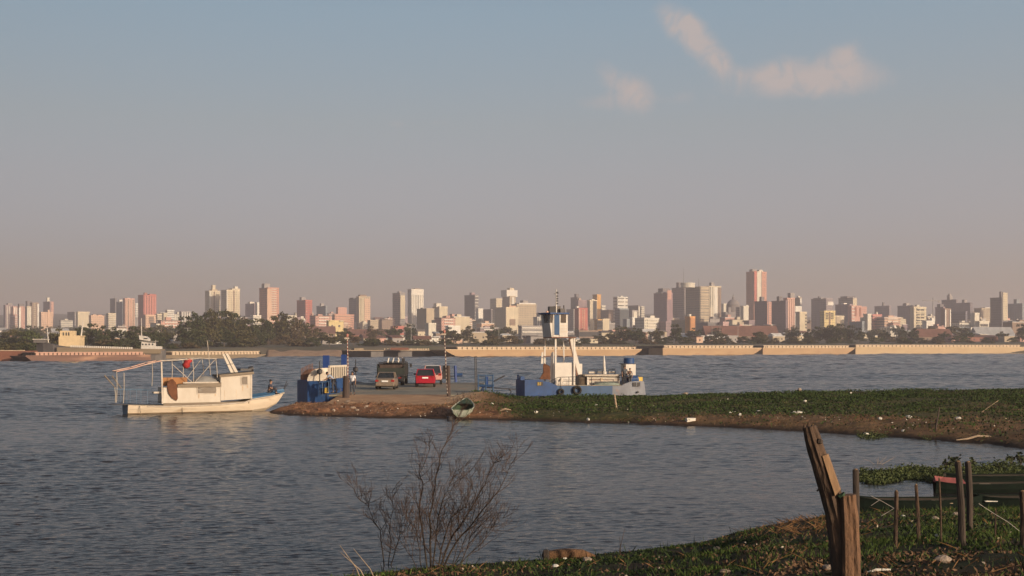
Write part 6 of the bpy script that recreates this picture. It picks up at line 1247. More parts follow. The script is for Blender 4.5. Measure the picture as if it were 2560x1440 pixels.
    MB().lathe([(.25, -.45), (.32, -.3), (.32, .3), (.25, .45)], 14, P(1905, 1118, 1.0), 'X').build('blue_drum', m_bluep, t)
    # brown tarpaulin by the foredeck, bell on a stand, hand rails
    tp = [(850, 1115), (968, 1120), (962, 970), (940, 955), (918, 950), (905, 938), (892, 960), (890, 1040), (868, 1085)]
    q = [[P(X, Y, 1.0+o_)+Vector((.05*math.sin(i*2+o_*9), 0, 0)) for i, (X, Y) in enumerate(tp)] for o_ in (0, .5, .9)]; MB().loft(q).build('brown_tarp', m_brownc, t)
    MB().lathe([(.24, 0), (.22, .08), (.15, .22), (.07, .3)], 14, P(1092, 1142, .3)).build('ventilator', m_creamp, t); MB().tube([P(1076, 1188, .3), P(1080, 1140, .3)], .04, 6).build('ventilator_post', m_wht, t); MB().tube([P(1112, 1188, .3), P(1105, 1140, .3)], .04, 6).build('ventilator_post', m_wht, t)
    for X in (988, 1085, 1180, 1278, 1435, 1778): pa, pb = P(X, 1185, .12), P(X, 1092 if X > 1000 else 1128, .12); pa.z = base-.05; MB().tube([pa, pb], .03, 5).build('rail_stanchion', m_dark, t)
    MB().tube([P(985, 1130, .12), P(1060, 1094, .12), P(1180, 1090, .12), P(1290, 1090, .12)], .028, 5).build('hand_rail', m_dark, t); MB().tube([P(1290, 1090, .12), P(1500, 1090, .12), P(1780, 1096, .12)], .028, 5).build('hand_rail', m_dark, t); MB().tube([P(1085, 1140, .12), P(1290, 1138, .12)], .02, 5).build('hand_rail', m_dark, t)
    M4 = Matrix.Translation(f.o) @ Matrix.Rotation(f.rz, 4, 'Z')
    # a small skiff lies across the waist
    sk = thing('skiff', 'upturned grey green skiff lying on the tug deck before the engine casing', 'boat', M4 @ P(1615, 1183, .45), f.rz)
    MB().loft([[(x, y*h_, zt*h_+.0) for y, zt in ((-.38, 0), (-.3, .22), (0, .30), (.3, .22), (.38, 0))] for x, h_ in ((-1.25, .35), (-.9, .75), (-.2, 1), (.5, .95), (1.05, .6))]).build('hull', mat('grey_green_paint', (.18, .22, .19), .6, var=.3), sk); MB().b2((-1.2, -.02, .1), (1.0, .02, .34)).build('keel', m_dark, sk)
    pz = M4 @ P(1806, 1180, .45); pz.z = base-.02
    person('person in dark work clothes standing beside the white stern house of the tug', pz, R(200), dict(el=(-.3, .02, 1.15), wl=(-.2, .22, 1.05)), (.07, .08, .095), (.035, .04, .05))
    pz = M4 @ P(1868, 1150, .6); pz.z = base-.0
    person('second person on the tug, leaning on the stern house wall in grey overalls', pz, R(160), dict(spine=(0, .05, 1.1), chest=(0, .1, 1.29)), (.16, .16, .16), (.10, .10, .10), scale=.86)
tug()
# ------------------------------------------------------------------ small dinghy on the mud
def dinghy():
    c = ons(1152, 1047); t = thing('dinghy', 'small white and green dinghy with its stern in the water at the mud edge', 'boat', c+Vector((0, -.15, .10)), R(-4)); mg = mat('dinghy_green', (.045, .075, .04), .6, var=.4, scale=3); mw_ = mat('dinghy_white', (.50, .50, .44), .6, col2=(.14, .19, .13), scale=3.5, amount=.6)
    secs = []; ins = []
    for y, hw, zs, zk in ((0, .50, .46, .02), (.5, .62, .48, 0), (1.3, .66, .55, .04), (2.2, .56, .68, .16), (2.9, .32, .86, .38), (3.3, .05, 1.02, .72)):
        secs.append([(-hw, y, zs), (-hw*.86, y, zs*.5+zk*.5), (-hw*.4, y, zk), (hw*.4, y, zk), (hw*.86, y, zs*.5+zk*.5), (hw, y, zs)])
        ins.append([(-hw*.9, y*.97+.06, zs+.003), (-hw*.75, y*.95+.06, zs*.55+zk*.45+.02), (-hw*.3, y*.95+.06, zk+.06), (hw*.3, y*.95+.06, zk+.06), (hw*.75, y*.95+.06, zs*.55+zk*.45+.02), (hw*.9, y*.97+.06, zs+.003)])
    MB().loft(secs, closed=False, caps=False).add(secs[0], [(0, 1, 2, 3, 4, 5)]).build('hull', mw_, t); MB().loft(ins, closed=False, caps=False).build('inside', mg, t)
    for s in (0, -1): MB().tube([Vector(q[s])+Vector((0, 0, .01)) for q in secs], .035, 6).build('gunwale', mw_, t)
    MB().b2((-.46, .9, .36), (.46, 1.12, .40)).build('thwart', m_dark, t); MB().loft([secs[3][:1]+[(0, 2.2, .74)]+secs[3][-1:], [secs[5][0], (0, 3.3, 1.05), secs[5][-1]]], closed=False, caps=False).build('foredeck', mg, t)
    tag(MB().lathe([(.1, 0), (.17, .04), (.17, .30), (.1, .34)], 10, c+Vector((-.62, -.75, -.12))).build('oil_can', m_dark), 'dark can floating at the left corner of the white and green dinghy', 'can')
dinghy()
# ------------------------------------------------------------------ ground cover on the spit: low plants, dead stalks, litter
def blades(P, h, w, lean, seed):      # P (n,3) -> upright blades, three points each
    r = np.random.default_rng(seed); n = len(P); a = r.uniform(0, 6.28, n); d = np.stack([np.cos(a), np.sin(a), a*0], 1); h = np.asarray(h)*r.uniform(.5, 1.3, n); w = np.asarray(w)*r.uniform(.7, 1.3, n)
    b = r.uniform(0, 6.28, n); ln = np.stack([np.cos(b), np.sin(b), b*0], 1)*(h*lean*r.uniform(.2, 1.2, n))[:, None]
    v = np.stack([P-d*w[:, None]/2, P+d*w[:, None]/2, P+d*w[:, None]*.3+ln*.5+np.stack([a*0, a*0, h*.6], 1), P+ln+np.stack([a*0, a*0, h], 1)], 1).reshape(-1, 3)
    return v, np.arange(4*n).reshape(-1, 4)
def scatter_spit(n, seed, k0, k1, d0, d1, dens):
    r = np.random.default_rng(seed); k = r.uniform(k0, k1, n); Y = r.uniform(d0, d1, n)**1.0; X = (k-1280)/F*Y; s = sdf(X, Y, SPIT); g, tkk = cover(X, Y)
    keep = (s > .35) & (r.random(n) < dens(X, Y, g, tkk, s)); X, Y = X[keep], Y[keep]; return np.stack([X, Y, zspit(X, Y)], 1)
def two(name, c1, c2): return mat(name, c1, .8, col2=c2, scale=1.1, spec=.15)
m_pl = [two('spit_leaf_green', (.048, .080, .020), (.016, .027, .009)), two('spit_leaf_olive', (.075, .075, .030), (.035, .040, .016)), two('dry_stalk', (.24, .14, .075), (.12, .07, .04)), two('litter_pale', (.62, .58, .50), (.40, .34, .27))]
clump = lambda X, Y, s: np.clip(vnoise(X+20, Y*1.3, s)*2.4+.55, 0, 1)
V = []; Fc = []; MI = []; off = 0
def addq(v, f, m):
    global off
    V.append(v); Fc.append(f+off); MI.append(np.full(len(f), m)); off += len(v)
P = scatter_spit(260000, 1, 1080, 3400, 46, 116, lambda X, Y, g, t, s: g*clump(X, Y, 2.2)*np.clip((Y-50)/45, .35, 1)); h = .10+.16*clump(P[:, 0]+9, P[:, 1], 3.5)
c = P+np.stack([P[:, 0]*0, P[:, 0]*0, h*np.random.default_rng(2).random(len(P))], 1); addq(*leafquads(c, .085, 3, 1.7), 0)
P = scatter_spit(80000, 4, 1080, 3400, 46, 116, lambda X, Y, g, t, s: np.maximum(g, .25)*clump(X+70, Y, 1.6)); c = P+[0, 0, .06]; addq(*leafquads(c, .06, 5, 1.8), 1)
P = scatter_spit(190000, 6, 700, 3400, 44, 114, lambda X, Y, g, t, s: (1-g)*(1-t)*clump(X+40, Y, 1.4)*np.clip((s-.1)/1.2, .2, 1)*np.where(s < 9, 1, .2)); addq(*blades(P, .10, .035, 2.2, 7), 2)
P = scatter_spit(30000, 8, 690, 3300, 44, 113, lambda X, Y, g, t, s: np.clip(.9-.78*g, .04, 1)*(1-t)*clump(X+140, Y, 2.5)*np.exp(-np.maximum(s-.4, 0)/3.2)*.8+.005); c = P+[0, 0, .04]; addq(*leafquads(c, .05, 9, 2.0), 3)
P = scatter_spit(3000, 10, 1500, 2700, 95, 114, lambda X, Y, g, t, s: np.exp(-np.maximum(s-.4, 0)/1.2)*clump(X, Y+60, 2)); c = P+[0, 0, .14]; c = c+np.random.default_rng(12).uniform(-.12, .16, c.shape); addq(*leafquads(c, .11, 11, 1.5), 0)
cover_o = raw('ground_cover', np.concatenate(V), np.concatenate(Fc), m_pl, mi=np.concatenate(MI)); tag(cover_o, 'low weeds, dead stalks and scattered litter covering the spit', 'ground cover', kind='stuff')
# single pieces of litter and driftwood large enough to point at
m_pale = mat('pale_plastic', (.66, .63, .56), .6, var=.25, scale=8); m_drift = mat('driftwood', (.40, .31, .22), .9, col2=(.25, .18, .12), scale=6, stretch=(.4, 2, 2)); m_stone = mat('pale_stone', (.40, .33, .26), .9, col2=(.24, .18, .14), scale=5, bump=.02)
def stick(px0, py0, px1, py1, D, r0, r1, label, name='stake', cat='stake', m=m_drift, z0=None, group=None, bend=0.0):
    b = at(px0, py0, D); e = at(px1, py1, D); md = b.lerp(e, .5)+Vector((bend, 0, 0))
    return tag(MB().tube([b+Vector((0, 0, -.12)), b.lerp(md, .5), md, md.lerp(e, .5)+Vector((bend*.3, 0, 0)), e], [r0, r0*.95, (r0+r1)/2, r1*1.1, r1], 8).build(name, m, None, True), label, cat, group)
q = ons(1540, 1022); stick(1541, 1023, 1536, 985, q.y, .075, .055, 'short weathered stake leaning on the spit before the tug stern')
q = ons(2338, 1076); stick(2338, 1077, 2349, 1018, q.y, .05, .028, 'tall dark stake standing at the right end of the spit', m=m_pile)
q = ons(2470, 1030); stick(2432, 1046, 2496, 1001, q.y, .03, .012, 'thin pale reed leaning right over the spit', 'reed', 'reed')
m_clod = mat('mud_clod', (.20, .10, .06), .95, col2=(.10, .05, .032), scale=5, bump=.03)
def lump(loc, size, m, name, label, cat, seed, rz=0.0, group=None):
    r = random.Random(seed); b = MB(); n = 9; prof = []
    for i in range(7):
        t_ = i/6*math.pi; prof.append([(math.sin(t_)*size[0]/2*math.cos(6.283*k/n)*r.uniform(.8, 1.15), math.sin(t_)*size[1]/2*math.sin(6.283*k/n)*r.uniform(.8, 1.15), size[2]*(.45-.5*math.cos(t_))*r.uniform(.92, 1.05)) for k in range(n)])
    b.loft(prof); o = b.build(name, m, None, False); o.location = loc; o.rotation_euler.z = rz; return tag(o, label, cat, group)
def litterbox(px, py, w, d, h, label, rz, name='litter_box', m=m_pale, cat='box'):
    p = ons(px, py); t = thing(name, label, cat, p, R(rz)); MB().b2((-w/2, -d/2, 0), (w/2, d/2, h)).build('box', m, t); MB().b2((-w/2-.01, -d/2-.01, h), (w/2+.01, d/2+.01, h+.03)).build('lid', m, t)
litterbox(1726, 1059, .5, .3, .2, 'white foam box lying at the water edge of the spit', 12)
lump(ons(1994, 1034), (.75, .4, .16), m_pale, 'plastic_sheet', 'crumpled pale plastic sheet on the green of the spit', 'litter', 3)
lump(ons(1999, 982), (.45, .4, .5), m_stone, 'stump', 'small stump on the far edge of the green spit', 'stump', 4); lump(ons(1714, 986), (.5, .3, .2), m_stone, 'rock', 'low rock on the far shore edge right of the tug', 'rock', 5)
p = ons(2430, 1104); tag(MB().tube([p+Vector((-.75, -.1, .05)), p+Vector((-.2, 0, .1)), p+Vector((.25, .05, .22)), p+Vector((.8, .1, .2)), p+Vector((1.15, .1, .12))], [.02, .045, .05, .04, .02], 7).build('driftwood', m_drift), 'bleached driftwood branch on the mud at the right', 'driftwood')
p = ons(1262, 1031); tag(MB().tube([p+Vector((-.3, 0, .1)), p+Vector((0, 0, .22)), p+Vector((.4, .05, .15))], [.03, .06, .02], 7).build('driftwood', m_drift), 'pale root lying on the mud right of the dinghy', 'driftwood')
LR = random.Random(21)
for i, (px, py) in enumerate(((1230, 1012), (1490, 1016), (1515, 1015), (1340, 1033), (1470, 1046), (1835, 1031), (1850, 1040), (1896, 1029), (1824, 1034), (2127, 985), (2272, 1046), (2395, 1048), (2200, 1050), (2165, 1084), (2258, 1086), (2013, 1005))):
    lump(ons(px, py), (LR.uniform(.22, .4), LR.uniform(.15, .3), LR.uniform(.08, .18)), m_pale, 'litter_scrap', 'small white scrap of litter on the spit', 'litter', 30+i, LR.uniform(0, 3), 'white scraps of litter on the spit')
for i in range(22):
    px = LR.uniform(735, 980); lump(ons(px, LR.uniform(1006, 1030))-Vector((0, 0, .06)), (LR.uniform(.15, .45), LR.uniform(.15, .4), LR.uniform(.12, .28)), m_clod if i % 4 else m_stone, 'rubble', 'lump of rubble in the red mud at the tip of the spit', 'rubble', 60+i, LR.uniform(0, 3), 'rubble at the tip of the spit')

# ------------------------------------------------------------------ near bank: grass, dead reeds, water plants
m_gr = [two('grass_green', (.095, .145, .030), (.030, .050, .013)), two('grass_dark', (.04, .065, .02), (.02, .032, .012)), two('dead_reed', (.26, .14, .06), (.12, .065, .032)), two('dead_leaf', (.20, .12, .07), (.10, .06, .04)), two('litter_near', (.60, .52, .42), (.34, .26, .19))]
V = []; Fc = []; MI = []; off = 0
def scatter_bank(n, seed, dens, k0=820, k1=3700, d0=13.5, d1=38):
    r = np.random.default_rng(seed); k = r.uniform(k0, k1, n); Y = np.sqrt(r.uniform(d0**2, d1**2, n)); X = (k-1280)/F*Y; e = np.interp(k, NE[:, 0], NE[:, 1]); s = (e-Y); py = HOR+F*(H-zbank(X, Y))/Y
    keep = (s > .15) & (r.random(n) < dens(X, Y, k, py, s)); X, Y = X[keep], Y[keep]; return np.stack([X, Y, zbank(X, Y)-.01], 1)
reed = lambda k, py, s: np.exp(-((k-1990)/120)**2)*np.clip((1348-py)/20+.2, 0, 1)
brown = lambda k, py: np.clip(np.exp(-((k-2010)/150)**2-((py-1400)/34)**2)*1.2+np.exp(-((k-1060)/190)**2)*.55+np.clip((k-2120)/80, 0, 1)*np.clip((py-1370)/40, 0, 1)*.8, 0, 1)
P = scatter_bank(170000, 1, lambda X, Y, k, py, s: clump(X, Y, .7)*clump(X+30, Y, 2)*(1-reed(k, py, s))*(1-brown(k, py)*.85)*np.clip(s/1.0, .1, 1)); addq(*blades(P, .10, .014, .9, 2), 0)
P = scatter_bank(130000, 3, lambda X, Y, k, py, s: clump(X+60, Y, .9)*(1-reed(k, py, s))*(1-brown(k, py)*.6)); c = P+[0, 0, .02]; addq(*leafquads(c, .038, 4, 1.8), 1)
P = scatter_bank(40000, 5, lambda X, Y, k, py, s: reed(k, py, s)*clump(X, Y, .5)); addq(*blades(P+[0, 0, .0], .12, .012, 2.6, 6), 2)
P = scatter_bank(150000, 7, lambda X, Y, k, py, s: (brown(k, py)*.8+.10)*clump(X+90, Y, .8)); c = P+[0, 0, .03]; addq(*leafquads(c, .032, 8, 2.6), 3)
P = scatter_bank(17000, 9, lambda X, Y, k, py, s: (brown(k, py)*.6+.08)*clump(X+190, Y, .6)); addq(*blades(P, .12, .01, 2.6, 10), 2)
P = scatter_bank(5000, 11, lambda X, Y, k, py, s: .16*clump(X+290, Y, 1.2)+.1*np.exp(-s)); c = P+[0, 0, .03]; addq(*leafquads(c, .035, 12, 2), 4)
P = scatter_bank(9500, 13, lambda X, Y, k, py, s: .5*clump(X+390, Y, 1.5)*(1-reed(k, py, s))); addq(*blades(P, .20, .02, .9, 14), 1)
tag(raw('bank_grass', np.concatenate(V), np.concatenate(Fc), m_gr, mi=np.concatenate(MI)), 'grass, fallen leaves and dead reeds on the near bank', 'grass', kind='stuff')
# green plants floating at the water edge between the posts
def floating(px0, px1, py0, py1, n, seed, label, hgt):
    r = np.random.default_rng(seed); pts = []
    for _ in range(n):
        a = r.uniform(0, 1); px = px0+(px1-px0)*a; py = py0+(py1-py0)*r.random(); edge = min(a, 1-a)*6
        if r.random() > min(1, edge+.25): continue
        q = on(px, py+6*math.sin(a*9), 0); pts.append((q.x, q.y, abs(r.normal())*hgt*.5))
    v, f = leafquads(np.array(pts), .055, seed, 1.5, up=.2); return tag(raw('water_hyacinth', v, f, LEAF['mid green']), label, 'water plants', kind='stuff')
floating(2148, 2400, 1176, 1206, 11000, 1, 'long mat of green water plants floating behind the fence posts', .14)
floating(2360, 2640, 1168, 1198, 5200, 2, 'darker mat of water plants beside the far canoes', .22)
floating(2140, 2350, 1078, 1094, 3600, 3, 'fringe of water plants along the spit shore', .18)
def leafy_plant(px, py, h, n, seed, label):
    b = on(px, py, 0); r = random.Random(seed); t = thing('leafy_plant', label, 'plant', b, 0, 'plants standing in the shallows')
    s_ = MB(); pts = []
    for i in range(n):
        a = r.uniform(0, 6.28); l = h*r.uniform(.5, 1); e = Vector((math.cos(a)*l*.45, math.sin(a)*l*.45, l)); s_.tube([(0, 0, -.1), e*.5+Vector((0, 0, .08)), e], [.012, .009, .005], 5)
        for j in range(5): pts.append(tuple(e*r.uniform(.55, 1.05)+Vector((r.uniform(-.07, .07), r.uniform(-.07, .07), r.uniform(-.05, .07)))))
    s_.build('stem', m_bark, t); v, f = leafquads(np.array(pts), .11, seed, 1.2); raw('leaves', v, f, LEAF['dark green'], t)
for px, py, h, n, lab in ((2366, 1178, .38, 9, 'leafy plant standing in the water left of the twin posts'), (2385, 1170, .45, 10, 'taller leafy plant behind the twin posts'), (2430, 1172, .36, 8, 'leafy plant just right of the twin posts'), (2528, 1162, .34, 10, 'dark bushy plant in the shallows near the right edge'), (2552, 1162, .40, 12, 'dark bushy plant cut by the right edge'), (2500, 1180, .25, 8, 'low leafy plant beside the far canoe'), (2346, 1186, .25, 7, 'small leafy plant on the green mat')):
    leafy_plant(px, py, h, n, int(px), lab)
# thin dry twig in the water, left of the green mat
q = on(2195, 1162, 0); tw = MB(); r_ = random.Random(9)
for i in range(7): a = r_.uniform(-1, 1); tw.tube([q+Vector((a*.15, 0, 0)), q+Vector((a*.45, 0, .12+.12*r_.random())), q+Vector((a*.8, 0, .2+.15*r_.random()))], [.006, .005, .003], 4)
tag(tw.build('dry_twigs', m_drift), 'spray of dry twigs rising from the water left of the green mat', 'twigs')

# ------------------------------------------------------------------ canoes
m_cg = mat('dark_green_canoe', (.008, .016, .011), .85, col2=(.004, .008, .006), scale=3, spec=.12); m_cin = mat('canoe_inside', (.030, .024, .018), .9, var=.4, scale=4); m_pinkd = mat('faded_red_deck', (.30, .085, .08), .7, col2=(.20, .06, .055), scale=4)
def canoe(px0, px1, pyw, Lf, beam, h, label, deckm=None, deck_end=0, seat=None, rz=0.0, seatm=None):
    A = on(px0, pyw, 0); Bq = on(px1, pyw+Lf, 0); d = Bq-A; ln = d.length; t = thing('canoe', label, 'canoe', A, math.atan2(d.y, d.x), 'canoes drawn up at the bank')
    secs = []; ins = []
    for u in np.linspace(0, 1, 13):
        w_ = beam/2*max(.05, math.sin(math.pi*(.03+.94*u))**.55); zt = h*(1+.35*(2*u-1)**4); zk = -.10+.22*abs(2*u-1)**5*h
        secs.append([(u*ln, -w_, zt), (u*ln, -w_*.88, zt*.45), (u*ln, -w_*.45, zk), (u*ln, w_*.45, zk), (u*ln, w_*.88, zt*.45), (u*ln, w_, zt)]); ins.append([(u*ln, -w_*.92, zt+.002), (u*ln, -w_*.78, zt*.5), (u*ln, -w_*.35, zk+.05), (u*ln, w_*.35, zk+.05), (u*ln, w_*.78, zt*.5), (u*ln, w_*.92, zt+.002)])
    MB().loft(secs, closed=False, caps=False).build('hull', m_cg, t); MB().loft(ins, closed=False, caps=False).build('inside', m_cin, t)
    for k in (0, -1): MB().tube([Vector(s[k])+Vector((0, 0, .012)) for s in secs], .022, 6).build('gunwale', m_cg, t)
    if deckm:
        sel = secs[-4:] if deck_end else secs[:4]; MB().loft([[s[0], (s[0][0], 0, s[0][2]+.17), s[-1], (s[0][0], 0, s[0][2]-.02)] for s in sel]).build('end_deck', deckm, t)
    if seat is not None:
        for sx in seat: MB().b2((sx*ln-.16, -beam*.42, h*.80), (sx*ln+.16, beam*.42, h*.86)).build('seat', seatm or m_drift, t)
    return t
canoe(2128, 2452, 1282, -2, .78, .33, 'dark green canoe lying along the near bank behind the small posts', seat=(.35, .7))
canoe(2336, 2610, 1232, -4, .8, .25, 'canoe with a faded red end deck behind the twin posts', deckm=m_pinkd, seat=(.5,))
canoe(2420, 2680, 1278, 0, .8, .36, 'dark canoe with a pale seat board right of the twin posts', seat=(.18, .6), seatm=m_pale)
canoe(2362, 2660, 1212, -4, .75, .26, 'black canoe farthest out beside the water plants', seat=(.4,))

# ------------------------------------------------------------------ fence posts, wire and the forked post
m_post = mat('post_wood', (.105, .066, .043), .9, col2=(.04, .027, .019), scale=7, stretch=(1.3, 1.3, .5), bump=.04, bscale=14); m_post2 = mat('pale_split_wood', (.27, .17, .09), .85, col2=(.15, .09, .05), scale=6, stretch=(3, 3, .3), bump=.012); m_postd = mat('dark_post_wood', (.075, .055, .042), .9, col2=(.035, .028, .024), scale=6, stretch=(2, 2, .25), bump=.015)  # the split wood is simply a lighter brown than the posts
def log(b, pts, rad, n=14, seed=1, knob=.10, flat=None):
    """a log with ridges, knots and an uneven girth along a path of (point, radius)"""
    r = random.Random(seed); P = [Vector(p) for p in pts]; m = max(2, int(sum((P[i+1]-P[i]).length for i in range(len(P)-1))/.035)); acc = []
    for j in range(m+1):
        s = j/m*(len(P)-1); i = min(int(s), len(P)-2); tt = s-i; acc.append((P[i].lerp(P[i+1], tt), rad[i]*(1-tt)+rad[i+1]*tt, (P[i+1]-P[i]).normalized()))
    rid = [r.uniform(-1, 1) for _ in range(n)]; secs = []
    for j, (p, ra, d) in enumerate(acc):
        a = d.cross(Vector((0, 1, 0))).normalized(); e = a.cross(d).normalized()
        secs.append([tuple(p+(a*math.cos(6.2832*k/n)+e*math.sin(6.2832*k/n))*ra*(1+knob*.5*rid[k]+knob*.55*float(vnoise(p.z*2.2+k*9+seed*7, k*3.7+seed, .33)))) for k in range(n)])
    b.loft(secs); return b
def forked_post():
    D = 15.2; g = at(2118, 1472, D); zb = float(zbank(g.x, D))-.3; t = thing('forked_post', 'big forked fence post with a slanting limb and a broken sunlit stump', 'post', (g.x, D, zb)); O = Vector((g.x, D, zb)); G = lambda x, y, dd=0.0: at(x, y, D+dd)-O
    b = MB(); log(b, [G(2116, 1500, .05), G(2106, 1400, .06), G(2092, 1300, .05), G(2074, 1230, .03), G(2048, 1150), G(2030, 1095), G(2022, 1066)], [.158, .146, .130, .122, .102, .096, .078], 22, 3, .30); b.build('slanting_limb', m_post, t)
    b = MB(); log(b, [G(2128, 1500, -.05), G(2126, 1400, -.06), G(2124, 1300, -.06), G(2119, 1237, -.06)], [.140, .122, .114, .098], 22, 5, .30); b.build('stump', mat('sunlit_tone_post_wood', (.19, .105, .058), .9, col2=(.075, .044, .027), scale=7, stretch=(1.3, 1.3, .5), bump=.045, bscale=12), t)  # stump's orange puts the post's sunlit right side into the colour
    s = MB(); q = [G(2056, 1140, -.12), G(2068, 1136, -.10), G(2100, 1226, -.10), G(2088, 1240, -.14)]; s.loft([q, [p+Vector((.05, .14, 0)) for p in q]]); s.build('split_plank', m_post2, t)
    m_moss = mat('moss_green', (.04, .085, .045), .9, var=.4, scale=9); s = MB(); log(s, [G(2098, 1243, -.10), G(2104, 1236, -.10), G(2108, 1240, -.1)], [.03, .045, .03], 8, 6); s.build('moss', m_moss, t)
    for i, (x, y) in enumerate(((2012, 1066), (2022, 1060), (2032, 1066))): MB().tube([G(x, y+6), G(x+(1-i)*-1, y-5)], [.028, .008], 6).build('splinter', m_post2 if i == 2 else m_post, t)
    kn = MB(); kn.lathe([(.012, -.03), (.035, -.02), (.04, .01), (.02, .035)], 8, G(2050, 1104, -.09)); kn.build('knot', m_postd, t)
    MB().tube([G(2066, 1205, .1), G(2042, 1228, .1)], [.022, .01], 6).build('nail_stub', m_postd, t)
forked_post()
def post(px0, py0, px1, py1, r0, r1, label, m, seed):
    b = onb(px0, py0); e = at(px1, py1, b.y); t = thing('fence_post', label, 'post', b, 0, 'fence posts along the bank'); d = e-b
    k = MB(); log(k, [Vector((0, 0, -.15)), d*.5+Vector((r0*.3, 0, 0)), d], [r0, (r0+r1)/2, r1], 11, seed, .14); k.build('post', m, t)
    q = MB(); q.lathe([(r1*.75, 0), (r1*.5, .018), (r1*.1, .024)], 8, d-Vector((0, 0, .004))); q.build('broken_top', m_post2, t); return b, e
PO = [post(2138, 1350, 2139, 1174, .058, .055, 'stout dark post right behind the forked post', m_postd, 1), post(2237, 1366, 2241, 1228, .036, .030, 'short leaning post with wire tied to it', m_post, 2), post(2297, 1352, 2290, 1212, .034, .028, 'second thin post from the forked one, before the green canoe', m_post, 3), post(2353, 1356, 2348, 1196, .018, .015, 'thinnest upright stick in front of the red canoe deck', m_post, 4), post(2406, 1364, 2395, 1154, .062, .050, 'left post of the tall twin pair', m_postd, 5), post(2424, 1332, 2420, 1155, .058, .055, 'right post of the tall twin pair', m_postd, 6), post(2487, 1352, 2489, 1275, .014, .012, 'low thin stick right of the twin pair', m_post, 7), post(2558, 1366, 2556, 1228, .05, .045, 'brown post cut by the right edge', m_post, 8)]
def wire(pts, label):
    tag(MB().tube(pts, .0035, 5).build('wire', mat('galvanised_wire', (.42, .38, .34), .5, var=.3, scale=9)), label, 'wire', 'slack fence wires')
D1 = PO[1][0].y; wire([at(2178, 1240, D1), at(2205, 1253, D1), at(2236, 1271, D1)], 'wire slanting down to the short leaning post'); wire([at(2203, 1290, D1), at(2222, 1279, D1), at(2236, 1270, D1)], 'short wire crossing below the slanting one'); wire([at(2178, 1264, D1), at(2200, 1249, D1)], 'tiny wire end sticking out above the green canoe')
D2 = PO[7][0].y; wire([at(2447, 1259, D2), at(2485, 1284, D2), at(2520, 1305, D2), at(2557, 1334, D2)], 'long wire running down to the post at the right edge')
# ------------------------------------------------------------------ log, stones and scraps on the near bank
p = onb(1400, 1398); lg = MB(); log(lg, [p+Vector((-.22, 0, .07)), p+Vector((.1, .0, .11)), p+Vector((.45, .05, .10)), p+Vector((.72, .08, .04))], [.10, .105, .085, .03], 12, 8, .2)
t = thing('fallen_log', 'short fallen log at the water edge with a dark rotten end', 'log', p); o = lg.build('trunk', mat('orange_log', (.20, .105, .05), .9, col2=(.09, .05, .027), scale=7, bump=.04), t); o.location = -p
b = MB(); b.lathe([(.02, -.10), (.115, -.06), (.125, .02), (.09, .05), (.02, .06)], 10, Vector((-.27, -.02, .08)), 'X'); b.build('rotten_end', m_postd, t)
for i, (px, py, s_, m_, lab) in enumerate(((1468, 1404, .16, m_stone, 'pale stone beside the fallen log'), (1412, 1398, .10, m_pale, 'white scrap just before the fallen log'), (1388, 1420, .12, m_pale, 'white scrap in the brown leaves left of the grass'), (1792, 1376, .14, m_drift, 'pale piece of bark in the grass at the water edge'), (2070, 1425, .13, m_stone, 'pale stone in the leaves left of the forked post'), (2358, 1408, .20, m_stone, 'largest pale stone in the soil right of the forked post'), (2338, 1301, .16, m_stone, 'stone at the water edge behind the thinnest stick'), (2345, 1343, .10, m_pale, 'white scrap at the foot of the thinnest stick'), (2258, 1292, .08, m_pale, 'white scrap below the green canoe'), (1812, 1434, .12, m_drift, 'pale scrap in the dark grass at the bottom edge'), (2390, 1290, .16, m_stone, 'grey stone beside the twin posts'))):
    lump(onb(px, py), (s_*1.3, s_, s_*.6), m_, 'stone' if m_ is m_stone else 'scrap', lab, 'stone' if m_ is m_stone else 'litter', 90+i, i*.7)
p = onb(2190, 1434); tag(MB().tube([p+Vector((-.14, 0, .01)), p+Vector((0, 0, .05)), p+Vector((.2, .02, .05))], [.012, .02, .012], 6).build('bone_stick', m_pale), 'pale curved stick lying right of the forked post at the bottom', 'stick')
